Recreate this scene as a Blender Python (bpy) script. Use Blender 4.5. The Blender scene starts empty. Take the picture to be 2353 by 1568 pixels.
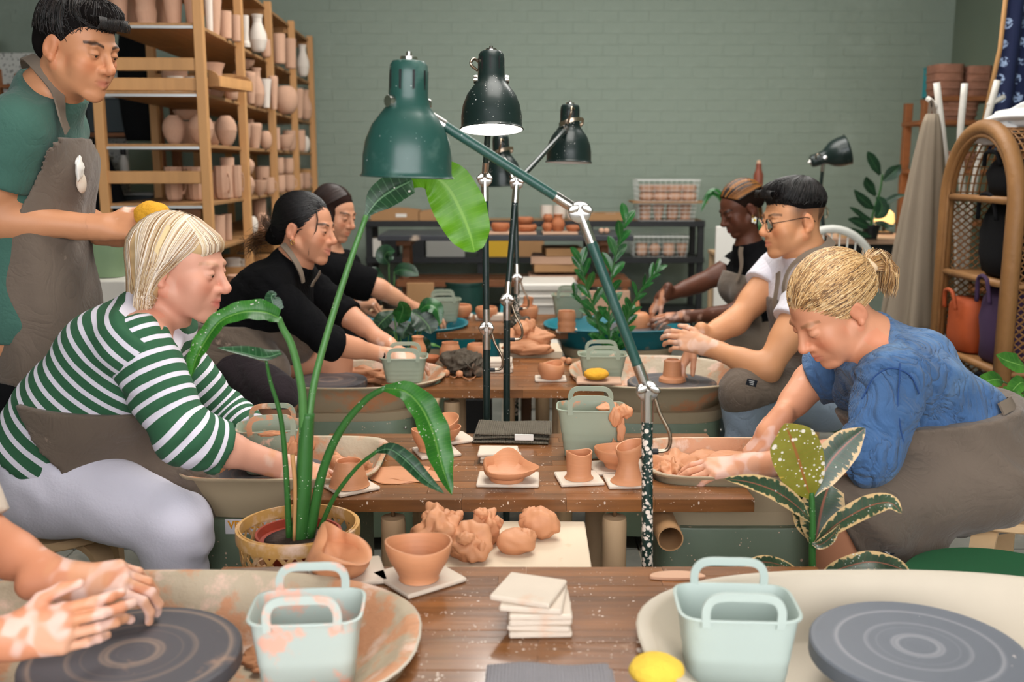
import bpy, bmesh, math, random
import numpy as np
from mathutils import Vector, Matrix, Euler
random.seed(7)
rng = np.random.default_rng(7)
SC = bpy.context.scene
COL = SC.collection
R = math.radians
PI = math.pi
# ---------------------------------------------------------------- camera
FPX, CX, CY, PITCH, EYE = 2288.0, 1176.5, 784.0, R(10.0), 1.34
cd = bpy.data.cameras.new('camera')
cd.sensor_fit = 'HORIZONTAL'; cd.sensor_width = 36.0
cd.lens = 36.0 * FPX / 2353.0
cd.clip_start = 0.05; cd.clip_end = 60
cd.dof.use_dof = True; cd.dof.focus_distance = 2.55; cd.dof.aperture_fstop = 3.2
cam = bpy.data.objects.new('camera', cd); COL.objects.link(cam)
cam.location = (0, 0, EYE); cam.rotation_euler = (R(90) - PITCH, 0, 0)
SC.camera = cam
# ---------------------------------------------------------------- world, daylight, exposure
w = bpy.data.worlds.new('world'); SC.world = w; w.use_nodes = True
bg = w.node_tree.nodes['Background']
bg.inputs['Color'].default_value = (0.86, 0.93, 1.0, 1); bg.inputs['Strength'].default_value = 0.3
def area(name, loc, rot, sx, sy, power, color):
 d = bpy.data.lights.new(name, 'AREA'); d.shape = 'RECTANGLE'; d.size = sx; d.size_y = sy
 d.energy = power; d.color = color
 o = bpy.data.objects.new(name, d); COL.objects.link(o); o.location = loc; o.rotation_euler = rot
 return o
# the studio's wide roller-door opening behind the camera, and two added fill lamps under the closed ceiling
area('door_daylight', (0.35, -1.75, 1.95), (R(80), 0, R(2)), 4.8, 2.4, 215, (0.98, 0.98, 1.0))
area('ceiling_fill', (0.3, 2.6, 3.55), (0, 0, 0), 1.6, 1.8, 70, (1.0, 0.96, 0.9))
area('ceiling_fill', (0.6, 5.3, 3.55), (0, 0, 0), 2.8, 1.6, 112, (1.0, 0.97, 0.92))  # added fill to lift the back of the room, no skylight there
SC.view_settings.view_transform = 'Standard'; SC.view_settings.look = 'None'
SC.view_settings.gamma = 1.0; SC.view_settings.use_curve_mapping = False
SC.view_settings.exposure = 0.12
SC.cycles.use_denoising = True
SC.cycles.max_bounces = 6; SC.cycles.diffuse_bounces = 3; SC.cycles.glossy_bounces = 3; SC.cycles.transmission_bounces = 4
SC.cycles.use_adaptive_sampling = True; SC.cycles.adaptive_threshold = 0.08; SC.cycles.adaptive_min_samples = 10; SC.cycles.use_light_tree = False; SC.cycles.time_limit = 900
SC.cycles.sample_clamp_indirect = 6.0
# ---------------------------------------------------------------- measuring: a point of the place from a point of the photograph
def ray(u, v):
 x = (u - CX) / FPX; y = -(v - CY) / FPX
 c, s = math.cos(PITCH), math.sin(PITCH)
 return Vector((x, c + y * s, -s + y * c))
def at(u, v, Y):
 d = ray(u, v); t = Y / d.y
 return Vector((d.x * t, Y, EYE + d.z * t))
def atz(u, v, z):
 d = ray(u, v); t = (z - EYE) / d.z
 return Vector((d.x * t, d.y * t, z))
def atx(u, v, X):
 d = ray(u, v); t = X / d.x
 return Vector((X, d.y * t, EYE + d.z * t))
def pxm(n, Y):                       # n pixels, as metres at depth Y
 return n / FPX * Y
# ---------------------------------------------------------------- objects
def tag(o, label=None, cat=None, group=None, kind=None):
 if label: o['label'] = label
 if cat: o['category'] = cat
 if group: o['group'] = group
 if kind: o['kind'] = kind
 return o
def thing(name, label, cat, loc=(0, 0, 0), rz=0.0, group=None, rot=None):
 o = bpy.data.objects.new(name, None); COL.objects.link(o)
 o.empty_display_size = 0.05
 o.location = loc; o.rotation_euler = rot if rot else (0, 0, rz)
 return tag(o, label, cat, group)
def copy_tree(o, parent=None):
 c = o.copy(); COL.objects.link(c); c.parent = parent
 for ch in list(o.children):
  copy_tree(ch, c)
 return c
class MB:
 def __init__(s): s.v = []; s.f = []; s.col = None
 def add(s, vs, fs):
  b = len(s.v); s.v.extend([tuple(p) for p in vs]); s.f.extend([tuple(i + b for i in f) for f in fs]); return s
 def box(s, c, size, rot=None, ch=0.0):
  hx, hy, hz = size[0] / 2, size[1] / 2, size[2] / 2
  M = rot if rot is not None else Matrix.Identity(3)
  c = Vector(c)
  ch = min(ch, hx * .9, hy * .9, hz * .9)
  if ch <= 0:
   vs = [Vector((x, y, z)) for x in (-hx, hx) for y in (-hy, hy) for z in (-hz, hz)]
   fs = [(0, 1, 3, 2), (4, 6, 7, 5), (0, 4, 5, 1), (2, 3, 7, 6), (0, 2, 6, 4), (1, 5, 7, 3)]
  else:
   vs = []; idx = {}
   for sx in (-1, 1):
    for sy in (-1, 1):
     for sz in (-1, 1):
      for a in range(3):
       p = [sx * (hx - ch), sy * (hy - ch), sz * (hz - ch)]
       p[a] = (sx * hx, sy * hy, sz * hz)[a]
       idx[(sx, sy, sz, a)] = len(vs); vs.append(Vector(p))
   fs = []
   g = lambda sx, sy, sz, a: idx[(sx, sy, sz, a)]
   for q in (-1, 1):
    fs.append([g(q, -1, -1, 0), g(q, 1, -1, 0), g(q, 1, 1, 0), g(q, -1, 1, 0)])
    fs.append([g(-1, q, -1, 1), g(-1, q, 1, 1), g(1, q, 1, 1), g(1, q, -1, 1)])
    fs.append([g(-1, -1, q, 2), g(1, -1, q, 2), g(1, 1, q, 2), g(-1, 1, q, 2)])
   for a1 in (-1, 1):
    for a2 in (-1, 1):
     fs.append([g(a1, a2, -1, 0), g(a1, a2, 1, 0), g(a1, a2, 1, 1), g(a1, a2, -1, 1)])
     fs.append([g(a1, -1, a2, 0), g(a1, 1, a2, 0), g(a1, 1, a2, 2), g(a1, -1, a2, 2)])
     fs.append([g(-1, a1, a2, 1), g(1, a1, a2, 1), g(1, a1, a2, 2), g(-1, a1, a2, 2)])
     for a3 in (-1, 1):
      fs.append([g(a1, a2, a3, 0), g(a1, a2, a3, 1), g(a1, a2, a3, 2)])
   out = []
   for f in fs:
    n = (vs[f[1]] - vs[f[0]]).cross(vs[f[2]] - vs[f[0]])
    m = sum((vs[i] for i in f), Vector()) / len(f)
    out.append(f if n.dot(m) > 0 else f[::-1])
   fs = out
  return s.add([M @ p + c for p in vs], fs)
 def beam(s, a, b, wx, wy, ch=0.0, up=(0, 0, 1)):     # rectangular bar from a to b
  a, b = Vector(a), Vector(b); d = b - a; L = d.length; z = d.normalized()
  u = Vector(up)
  if abs(z.dot(u)) > .95: u = Vector((0, 1, 0))
  x = u.cross(z).normalized(); y = z.cross(x)
  return s.box((a + b) / 2, (wx, wy, L), Matrix((x, y, z)).transposed(), ch)
 def loft(s, rings, cap0=True, cap1=True, closed=True):
  n = len(rings[0]); b = len(s.v)
  for r in rings: s.v.extend([tuple(p) for p in r])
  m = n if closed else n - 1
  for i in range(len(rings) - 1):
   for j in range(m):
    k = (j + 1) % n
    s.f.append((b + i * n + j, b + i * n + k, b + (i + 1) * n + k, b + (i + 1) * n + j))
  if cap0: s.f.append(tuple(b + j for j in range(n - 1, -1, -1)))
  if cap1: s.f.append(tuple(b + (len(rings) - 1) * n + j for j in range(n)))
  return s
 def lathe(s, prof, n=32, c=(0, 0, 0), wob=None, caps=True):      # profile of (r, z) from the outside bottom to wherever it ends
  rings = []
  for (r, z) in prof:
   ring = []
   for j in range(n):
    a = 2 * PI * j / n
    dr, dz = wob(a, r, z) if wob else (0, 0)
    ring.append((c[0] + (r + dr) * math.cos(a), c[1] + (r + dr) * math.sin(a), c[2] + z + dz))
   rings.append(ring)
  return s.loft(rings, caps, caps)
 def tube(s, pts, rad, n=8, caps=True, flat=None):
  pts = [Vector(p) for p in pts]; m = len(pts)
  if not hasattr(rad, '__len__'): rad = [rad] * m
  t0 = (pts[1] - pts[0]).normalized()
  u = t0.orthogonal().normalized(); rings = []
  for i, p in enumerate(pts):
   t = (pts[min(i + 1, m - 1)] - pts[max(i - 1, 0)]).normalized()
   u = (u - t * u.dot(t)).normalized(); v = t.cross(u)
   rings.append([p + (u * math.cos(2 * PI * j / n) + v * math.sin(2 * PI * j / n)) * rad[i] for j in range(n)])
  return s.loft(rings, caps, caps)
 def strip(s, pts, w, th, up=(0, 0, 1)):               # flat ribbon with thickness along a path
  pts = [Vector(p) for p in pts]; m = len(pts); rings = []
  if not hasattr(w, '__len__'): w = [w] * m
  for i, p in enumerate(pts):
   t = (pts[min(i + 1, m - 1)] - pts[max(i - 1, 0)]).normalized()
   u = Vector(up) if not callable(up) else up(p)
   x = t.cross(u).normalized(); y = x.cross(t).normalized()
   a, b = w[i] / 2, th / 2
   rings.append([p + x * a + y * b, p - x * a + y * b, p - x * a - y * b, p + x * a - y * b])
  return s.loft(rings)
 def sphere(s, c, r, n=16, m=10, sc=(1, 1, 1), rot=None):
  prof = [(math.sin(PI * i / m), -math.cos(PI * i / m)) for i in range(m + 1)]
  prof[0] = (0.02, -1); prof[-1] = (0.02, 1)
  M = rot if rot is not None else Matrix.Identity(3); rings = []
  for (q, z) in prof:
   rings.append([Vector(c) + M @ Vector((q * r * sc[0] * math.cos(2 * PI * j / n), q * r * sc[1] * math.sin(2 * PI * j / n), z * r * sc[2])) for j in range(n)])
  return s.loft(rings)
 def torus(s, c, Rr, r, n=28, k=8, sc=(1, 1), rot=None):
  M = rot if rot is not None else Matrix.Identity(3)
  b = len(s.v)
  for i in range(n):
   a = 2 * PI * i / n
   for j in range(k):
    q = 2 * PI * j / k
    p = Vector(((Rr + r * math.cos(q)) * math.cos(a) * sc[0], (Rr + r * math.cos(q)) * math.sin(a) * sc[1], r * math.sin(q)))
    s.v.append(tuple(Vector(c) + M @ p))
  for i in range(n):
   for j in range(k):
    i2, j2 = (i + 1) % n, (j + 1) % k
    s.f.append((b + i * k + j, b + i2 * k + j, b + i2 * k + j2, b + i * k + j2))
  return s
 def move(s, d):
  d = Vector(d); s.v = [tuple(Vector(p) + d) for p in s.v]; return s
 def xf(s, M):
  s.v = [tuple(M @ Vector(p)) for p in s.v]; return s
 def mesh(s, name, smooth=False, mat=None):
  me = bpy.data.meshes.new(name); me.from_pydata(s.v, [], s.f); me.validate(); me.update()
  if smooth is True: me.polygons.foreach_set('use_smooth', [True] * len(me.polygons))
  elif smooth:
   me.polygons.foreach_set('use_smooth', [True] * len(me.polygons))
   me.set_sharp_from_angle(angle=R(smooth))
  if mat: me.materials.append(mat)
  return me
 def build(s, name, mat, parent=None, smooth=35, loc=None, label=None):
  o = bpy.data.objects.new(name, s.mesh(name, smooth, mat)); COL.objects.link(o)
  if parent is not None: o.parent = parent
  if loc is not None: o.location = loc
  if label: o['label'] = label
  return o
def link_mesh(name, me, parent=None, loc=None, rot=None):
 o = bpy.data.objects.new(name, me); COL.objects.link(o)
 if parent is not None: o.parent = parent
 if loc is not None: o.location = loc
 if rot is not None: o.rotation_euler = rot
 return o
def catmull(pts, n=8):
 P = [Vector(p) for p in pts]; P = [2 * P[0] - P[1]] + P + [2 * P[-1] - P[-2]]
 out = []
 for i in range(1, len(P) - 2):
  for k in range(n):
   t = k / n
   out.append(.5 * ((2 * P[i]) + (-P[i - 1] + P[i + 1]) * t + (2 * P[i - 1] - 5 * P[i] + 4 * P[i + 1] - P[i + 2]) * t * t
                             + (-P[i - 1] + 3 * P[i] - 3 * P[i + 1] + P[i + 2]) * t ** 3))
 out.append(P[-2]); return out
def lerp(a, b, t): return a + (b - a) * t
def basis(f, up=(0, 0, 1)):          # columns x (right), y (forward), z (up)
 f = Vector(f).normalized(); x = f.cross(Vector(up)).normalized(); z = x.cross(f)
 return Matrix((x, f, z)).transposed()
# ---------------------------------------------------------------- materials
MATS = {}
def srgb(r, g, b):
 f = lambda c: (c / 255 / 12.92) if c / 255 <= .04045 else ((c / 255 + .055) / 1.055) ** 2.4
 return (f(r), f(g), f(b), 1)
def mat(name, col, rough=.6, metal=0.0, var=0.0, vscale=6.0, bump=0.0, bscale=60.0, spots=None, stain=None, rand=0.0,
  stretch=None, spec=.5, sss=0.0, trans=0.0, emit=None, alpha=None, rings=None, sheen=0.0, attr=None, coat=0.0, ior=1.45, weave=0.0, wrinkle=0.0):
 if name in MATS: return MATS[name]
 m = bpy.data.materials.new(name); m.use_nodes = True; MATS[name] = m
 nt = m.node_tree; N = nt.nodes; L = nt.links
 b = N['Principled BSDF']
 b.inputs['Roughness'].default_value = rough; b.inputs['Metallic'].default_value = metal
 b.inputs['Specular IOR Level'].default_value = spec; b.inputs['IOR'].default_value = ior
 if sss: b.inputs['Subsurface Weight'].default_value = sss; b.inputs['Subsurface Radius'].default_value = (.012, .005, .003); b.inputs['Subsurface Scale'].default_value = 1.0
 if trans: b.inputs['Transmission Weight'].default_value = trans
 if sheen: b.inputs['Sheen Weight'].default_value = sheen
 if coat: b.inputs['Coat Weight'].default_value = coat; b.inputs['Coat Roughness'].default_value = .15
 if alpha is not None: b.inputs['Alpha'].default_value = alpha
 tc = N.new('ShaderNodeTexCoord'); vec = tc.outputs['Object']
 if stretch:
  mp = N.new('ShaderNodeMapping'); mp.inputs['Scale'].default_value = stretch
  L.new(vec, mp.inputs['Vector']); svec = mp.outputs['Vector']
 else: svec = vec
 def noise(scale, v=svec, detail=4.0, rough_=.55, w4=None):
  n = N.new('ShaderNodeTexNoise'); n.inputs['Scale'].default_value = scale; n.inputs['Detail'].default_value = detail
  n.inputs['Roughness'].default_value = rough_; L.new(v, n.inputs['Vector']); return n.outputs['Fac']
 def mix(a, c, fac, mode='MIX'):
  x = N.new('ShaderNodeMix'); x.data_type = 'RGBA'; x.blend_type = mode
  for sck, val in ((x.inputs[6], a), (x.inputs[7], c)):
   if hasattr(val, 'links'): L.new(val, sck)
   else: sck.default_value = val
  if hasattr(fac, 'links'): L.new(fac, x.inputs[0])
  else: x.inputs[0].default_value = fac
  return x.outputs[2]
 def ramp(f, lo, hi):
  r = N.new('ShaderNodeMapRange'); r.inputs[1].default_value = lo; r.inputs[2].default_value = hi
  L.new(f, r.inputs[0]); return r.outputs[0]
 if attr:
  a = N.new('ShaderNodeAttribute'); a.attribute_name = attr; cur = a.outputs['Color']
 else:
  cur = N.new('ShaderNodeRGB').outputs[0]; cur.default_value = col
 if var:
  f = ramp(noise(vscale), .3, .7)
  cur = mix(cur, mix(cur, (0, 0, 0, 1), .75), N_math(nt, 'MULTIPLY', f, var))
 if rand:
  oi = N.new('ShaderNodeObjectInfo'); hs = N.new('ShaderNodeHueSaturation')
  mr = N.new('ShaderNodeMapRange'); mr.inputs[3].default_value = 1 - rand; mr.inputs[4].default_value = 1 + rand
  L.new(oi.outputs['Random'], mr.inputs[0]); L.new(mr.outputs[0], hs.inputs['Value']); L.new(cur, hs.inputs['Color'])
  cur = hs.outputs['Color']
 if rings:                                     # concentric turning marks about the local z axis
  gcol, gsc, gd = rings
  ln = N.new('ShaderNodeVectorMath'); ln.operation = 'LENGTH'
  ml = N.new('ShaderNodeVectorMath'); ml.operation = 'MULTIPLY'; ml.inputs[1].default_value = (1, 1, 0)
  L.new(vec, ml.inputs[0]); L.new(ml.outputs[0], ln.inputs[0])
  cb = N.new('ShaderNodeCombineXYZ'); L.new(ln.outputs['Value'], cb.inputs[0])
  cur = mix(cur, gcol, N_math(nt, 'MULTIPLY', ramp(noise(gsc, cb.outputs[0], 2.0), .52, .68), gd))
 if stain:
  for (scol, ssc, lo, hi) in (stain if isinstance(stain, list) else [stain]):
   cur = mix(cur, scol, ramp(noise(ssc, vec, 5.0, .6), lo, hi))
 if spots:
  for (scol, ssc, th, lo) in (spots if isinstance(spots, list) else [spots]):
   vo = N.new('ShaderNodeTexVoronoi'); vo.inputs['Scale'].default_value = ssc; L.new(vec, vo.inputs['Vector'])
   vo.inputs['Randomness'].default_value = 1.0
   f = N_math(nt, 'SUBTRACT', N_math(nt, 'MULTIPLY', ramp(noise(ssc * .17, vec, 2.0), lo, lo + .25), th), vo.outputs['Distance'])
   cur = mix(cur, scol, ramp(f, 0.0, .03))
 L.new(cur, b.inputs['Base Color'])
 if emit:
  b.inputs['Emission Color'].default_value = emit[0]; b.inputs['Emission Strength'].default_value = emit[1]
 if bump:
  bp = N.new('ShaderNodeBump'); bp.inputs['Strength'].default_value = bump; bp.inputs['Distance'].default_value = .01
  h = noise(bscale)
  if weave:
   wv = N.new('ShaderNodeTexWave'); wv.inputs['Scale'].default_value = weave; wv.inputs['Distortion'].default_value = 1.0; L.new(svec, wv.inputs['Vector'])
   h = N_math(nt, 'ADD', h, N_math(nt, 'MULTIPLY', wv.outputs['Fac'], .5))
  L.new(h, bp.inputs['Height'])
  if wrinkle:
   b2 = N.new('ShaderNodeBump'); b2.inputs['Strength'].default_value = wrinkle; b2.inputs['Distance'].default_value = .03
   n1 = N.new('ShaderNodeTexNoise'); n1.inputs['Scale'].default_value = 9; n1.inputs['Detail'].default_value = 3; n1.inputs['Distortion'].default_value = 1.6; L.new(vec, n1.inputs['Vector'])
   rd = N_math(nt, 'ABSOLUTE', N_math(nt, 'SUBTRACT', n1.outputs['Fac'], .5), 0)
   L.new(N_math(nt, 'POWER', rd, .6), b2.inputs['Height']); L.new(b2.outputs['Normal'], bp.inputs['Normal'])
  L.new(bp.outputs['Normal'], b.inputs['Normal'])
 return m
def N_math(nt, op, a, c):
 x = nt.nodes.new('ShaderNodeMath'); x.operation = op
 for i, val in enumerate((a, c)):
  if hasattr(val, 'links'): nt.links.new(val, x.inputs[i])
  else: x.inputs[i].default_value = val
 return x.outputs[0]
# ---------------------------------------------------------------- the materials of the place
CLAY = srgb(203, 140, 100); SLIP = srgb(226, 182, 152); WHITE = srgb(232, 226, 218)
m_wall = mat('green_wall_paint', srgb(144, 157, 144), .75, var=.10, vscale=1.2, bump=.25, bscale=35, stain=(srgb(154, 166, 154), 3.0, .52, .75), spec=.3)
m_wallR = mat('green_wall_paint_plain', srgb(120, 132, 116), .8, var=.12, vscale=1.5, spec=.3)
m_floor = mat('slate_floor_tile', srgb(126, 126, 118), .55, var=.35, vscale=5, rand=.12, bump=.15, bscale=30, stain=(srgb(176, 164, 150), 4, .58, .75))
m_grout = mat('floor_grout', srgb(158, 148, 132), .9)
m_ceil = mat('ceiling_paint', srgb(120, 122, 116), .9)
m_pine = mat('pine', srgb(210, 156, 100), .55, var=.30, vscale=4, stretch=(3.0, 3.0, .35), rand=.10, bump=.08, bscale=40, spots=(srgb(110, 62, 34), 3.2, .075, .2))
m_pineB = mat('pine_board', srgb(178, 132, 86), .6, var=.30, vscale=5, stretch=(6.0, .5, 3.0), rand=.12)
m_steelstrip = mat('steel_strip', srgb(205, 206, 205), .35, .8)
m_bisque = mat('bisque_clay', srgb(206, 164, 138), .85, var=.10, vscale=7, rand=.09, bump=.05, bscale=25, spec=.25)
m_bisqueW = mat('white_bisque', srgb(226, 214, 202), .85, var=.06, vscale=7, rand=.05, spec=.25)
m_clay = mat('wet_terracotta_clay', CLAY, .5, var=.10, vscale=12, bump=.10, bscale=14, stretch=(1, 1, 9), spec=.4)
m_lump = mat('raw_clay', srgb(206, 144, 104), .55, var=.14, vscale=9, bump=.35, bscale=18, spec=.35)
m_claydk = mat('leather_hard_clay', srgb(176, 108, 70), .7, var=.12, vscale=10, rand=.08)
m_dryclay = mat('dry_clay_crust', srgb(224, 180, 150), .85, var=.15, vscale=12, bump=.4, bscale=30)
m_table = mat('oiled_acacia', srgb(142, 90, 48), .30, var=.6, vscale=5, stretch=(.7, 9, 9), rand=.28, bump=.05, bscale=8, coat=.3,
              stain=(srgb(182, 146, 116), 9, .68, .80), spots=[(srgb(216, 200, 188), 46, .26, .48), (srgb(206, 184, 168), 110, .30, .42), (srgb(198, 194, 200), 24, .24, .56)])
m_legwood = mat('turned_pine_leg', srgb(202, 168, 130), .6, var=.18, vscale=6, stretch=(4, 4, .4))
m_bat = mat('plaster_tile', srgb(214, 198, 180), .75, var=.10, vscale=9, stain=(srgb(214, 166, 134), 9, .60, .78), bump=.05)
m_plaster = mat('plaster_board', srgb(222, 202, 176), .8, var=.06, vscale=5, stain=(srgb(222, 160, 118), 14, .68, .8))
m_tub = mat('sage_plastic', srgb(148, 157, 138), .42, spec=.45, stain=(srgb(208, 152, 116), 16, .64, .70))
m_tubdirty = mat('clay_smeared_sage_plastic', srgb(150, 160, 140), .45, stain=[(srgb(206, 146, 108), 14, .50, .56), (srgb(226, 190, 166), 22, .60, .68)], bump=.12, bscale=20)
m_tubpale = mat("pale_sage_plastic", srgb(178, 191, 184), .38, spec=.5)
m_tubpaled = mat('pale_sage_plastic_smeared', srgb(182, 194, 187), .4, stain=(srgb(224, 174, 154), 15, .50, .58))
m_pan = mat('cream_splash_pan', srgb(196, 184, 166), .45, var=.08, vscale=6, stain=(srgb(198, 168, 140), 10, .66, .8))
m_panclay = mat('clay_coated_pan', srgb(186, 170, 146), .5, stain=[(srgb(204, 148, 112), 9, .47, .56), (srgb(220, 188, 168), 13, .54, .64)], bump=.5, bscale=22)
m_pantan = mat('tan_splash_pan', srgb(176, 158, 130), .45, stain=[(srgb(206, 142, 100), 6, .53, .62), (srgb(222, 190, 164), 16, .68, .76)])
m_panturq = mat('turquoise_pan', srgb(26, 116, 130), .4, stain=(srgb(196, 160, 132), 10, .60, .70))
m_tan = mat('tan_enamel', srgb(170, 152, 124), .5, var=.06, spots=(srgb(214, 188, 164), 30, .25, .5))
m_wheelgreen = mat('green_enamel', srgb(106, 120, 100), .42, var=.08, vscale=5, spots=[(srgb(214, 184, 160), 34, .24, .40), (srgb(206, 176, 152), 80, .24, .42)])
m_head = mat('cast_wheel_head', srgb(104, 108, 116), .5, rings=(srgb(170, 168, 172), 46, .55), spots=(srgb(206, 194, 188), 60, .16, .5), var=.1)
m_headclay = mat('clay_wiped_wheel_head', srgb(86, 84, 88), .45, rings=(srgb(158, 136, 120), 38, .75), stain=(srgb(176, 142, 120), 10, .62, .8))
m_lamp = mat('dark_green_lamp_enamel', srgb(34, 74, 66), .38, spec=.5, coat=.2, spots=[(srgb(196, 200, 196), 42, .13, .44), (srgb(190, 196, 192), 110, .13, .45)], stain=(srgb(92, 118, 110), 12, .54, .78))
m_lampdk = mat('black_green_lamp_enamel', srgb(16, 34, 31), .4, coat=.2, spots=[(srgb(206, 202, 196), 60, .14, .5), (srgb(206, 202, 196), 130, .24, .44)])
m_lampsp = mat('splattered_lamp_pole', srgb(20, 46, 40), .42, spots=[(srgb(226, 210, 196), 85, .44, .22), (srgb(222, 204, 190), 150, .36, .3)])
m_lampwhite = mat('white_lamp_inside', srgb(236, 234, 228), .5)
m_chrome = mat('worn_chrome', srgb(206, 202, 196), .22, 1.0, var=.15, vscale=20)
m_bronze = mat('brushed_nickel', srgb(178, 160, 140), .3, 1.0)
m_black = mat('black_metal', srgb(30, 32, 34), .5)
m_blackp = mat('black_rubber', srgb(22, 22, 23), .6)
m_blackfab = mat('black_fabric', srgb(16, 16, 18), .9, bump=.1, spec=.2)
m_bulb = mat('lit_bulb', srgb(255, 250, 240), .5, emit=((1, .96, .9, 1), 14.0))
m_glow = mat('glowing_lamp_shade', srgb(250, 214, 140), .6, emit=((1, .62, .22, 1), 1.2))
m_card = mat('cardboard', srgb(176, 134, 92), .85, var=.12, vscale=4)
m_paper = mat('white_paper', srgb(232, 228, 220), .8)
m_whitepl = mat('white_plastic', srgb(216, 210, 200), .5, var=.06)
m_greypl = mat('grey_plastic', srgb(150, 150, 144), .5)
m_wire = mat('white_wire', srgb(222, 222, 218), .45)
m_teal = mat('teal_plastic', srgb(22, 128, 138), .42, stain=(srgb(170, 160, 140), 6, .64, .74))
m_dkgreenpl = mat('dark_green_plastic', srgb(34, 70, 62), .45)
m_redwood = mat('orange_timber', srgb(134, 82, 46), .55, var=.25, vscale=5, stretch=(.4, 5, 5))
m_mdf = mat('pale_board', srgb(196, 158, 132), .8, var=.06)
m_dkbench = mat('dark_bench_top', srgb(52, 54, 60), .5, var=.2, stain=(srgb(190, 170, 150), 5, .62, .72))
m_sponge = mat('yellow_sponge', srgb(226, 164, 44), .95, var=.15, vscale=14, bump=.6, bscale=90)
m_spongelt = mat('bright_yellow_sponge', srgb(236, 196, 70), .95, var=.08, vscale=14, bump=.5, bscale=90)
m_towelgrey = mat('grey_waffle_towel', srgb(146, 142, 146), .95, bump=.6, bscale=80, weave=60, stretch=(1, 1, 1))
m_towelkhaki = mat('khaki_waffle_towel', srgb(104, 96, 82), .95, bump=.7, bscale=80, weave=55)
m_rag = mat('dirty_dark_rag', srgb(84, 74, 62), .95, var=.3, vscale=8, bump=.8, bscale=40, stain=(srgb(150, 110, 84), 9, .6, .75))
m_bamboo = mat('bamboo_strip', srgb(198, 150, 84), .5, var=.25, vscale=12, stain=(srgb(222, 190, 168), 14, .52, .68))
m_potred = mat('red_plastic_pot', srgb(140, 52, 34), .5)
m_soil = mat('potting_soil', srgb(58, 42, 32), .95, bump=.6, bscale=60)
m_wicker = mat('brown_wicker', srgb(146, 102, 58), .6, var=.3, vscale=14, bump=.4, bscale=50)
m_wickerlt = mat('pale_rattan', srgb(150, 106, 62), .55, var=.25, vscale=8, bump=.3, bscale=40)
m_rattanw = mat('white_rattan', srgb(206, 206, 198), .6)
m_birch = mat('birch_ply', srgb(214, 178, 134), .5, var=.14, vscale=4, stretch=(1, 6, 6))
m_birchedge = mat('birch_ply_edge', srgb(186, 144, 98), .55, var=.3, vscale=6, stretch=(1, 1, 60))
m_greenseat = mat('green_lino', srgb(24, 84, 50), .5)
m_apron = mat('taupe_apron_canvas', srgb(104, 90, 78), .9, wrinkle=.22, var=.10, vscale=6, bump=.12, bscale=140, sheen=.15, stain=(srgb(196, 168, 148), 9, .68, .78))
m_apronclean = mat('taupe_canvas', srgb(108, 95, 82), .9, wrinkle=.2, var=.10, vscale=5, bump=.12, bscale=140, sheen=.15)
m_strap = mat('apron_strap', srgb(120, 106, 92), .9)
m_label = mat('black_woven_label', srgb(18, 22, 34), .8)
m_labeltxt = mat('label_thread', srgb(206, 206, 206), .8)
m_ochre = mat('sticker_orange_ink', srgb(226, 150, 30), .6)
m_navyink = mat('sticker_dark_ink', srgb(22, 44, 58), .6)
m_flower = mat('blue_ink', srgb(70, 96, 170), .7)
# ---------------------------------------------------------------- the room
CP, SP = math.cos(PITCH), math.sin(PITCH)
def depth_of(Y, z): return Y * CP - (z - EYE) * SP
def ayz(u, Y, z): return Vector(((u - CX) / FPX * depth_of(Y, z), Y, z))
XL, XR, YB, YF, ZC = -5.0, 3.5, 8.2, -2.4, 3.6
def structure(name, mb, m, smooth=False):
 o = mb.build(name, m, None, smooth); o['kind'] = 'structure'; return o
fl = structure('floor', MB().box(((XL + XR) / 2, (YB + YF) / 2, -.06), (XR - XL, YB - YF, .10)), m_grout)
tm = MB().box((0, 0, 0), (.492, .492, .012), ch=.002).mesh('floor_tile', False, m_floor)
for i in range(-5, 7):
 for j in range(2, 17):
  link_mesh('floor_tile', tm, fl, (i * .5 + .2, j * .5 + .1, -.0065))
wb = structure('wall_back', MB().box(((XL + XR) / 2, YB + .10, ZC / 2), (XR - XL, .2, ZC)), m_wall)
wl = structure('wall_left', MB().box((XL - .1, (YB + YF) / 2, ZC / 2), (.2, YB - YF, ZC)), m_wallR)
wr = structure('wall_right', MB().box((XR + .1, (YB + YF) / 2, ZC / 2), (.2, YB - YF, ZC)), m_wallR)
structure('ceiling', MB().box(((XL + XR) / 2, (YB + YF) / 2, ZC + .05), (XR - XL, YB - YF, .1)), m_ceil)
mbf = MB()                                           # the wall behind the camera with its wide door opening
mbf.box((XL + .9, YF - .1, ZC / 2), (1.8, .2, ZC)); mbf.box((XR - .15, YF - .1, ZC / 2), (.3, .2, ZC)); mbf.box((0, YF - .1, 3.35), (7, .2, .5))
structure('wall_front', mbf, m_wallR)
# painted bricks, each proud of the joints
bl, bh, pj = .236, .082, .004
rest = MB(); brick_meshes = []
for k in range(6):
 mb = MB(); mb.box((0, 0, 0), (bl, .006, bh), ch=.0022)
 mb.v = [(x + random.uniform(-.0012, .0012), y, z + random.uniform(-.0012, .0012)) for (x, y, z) in mb.v]
 brick_meshes.append(mb.mesh('brick', False, m_wall))
nb = 0
for c in range(0, 34):
 z = .05 + c * (bh + pj) + bh / 2
 for i in range(-18, 16):
  x = i * (bl + pj) + (.12 if c % 2 else 0)
  if x < XL + .13 or x > XR - .12: continue
  pr = random.uniform(-.0022, .0018)
  if -1.55 < x < 2.5 and 1.28 < z < 2.66 and nb < 300:
   nb += 1
   link_mesh('brick', random.choice(brick_meshes), wb, (x, YB + .0004 + pr * .3, z), (random.uniform(-.004, .004), 0, random.uniform(-.003, .003)))
  elif z < 2.75:
   rest.box((x, YB + .0004 + pr * .3, z), (bl, .006, bh))
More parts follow.
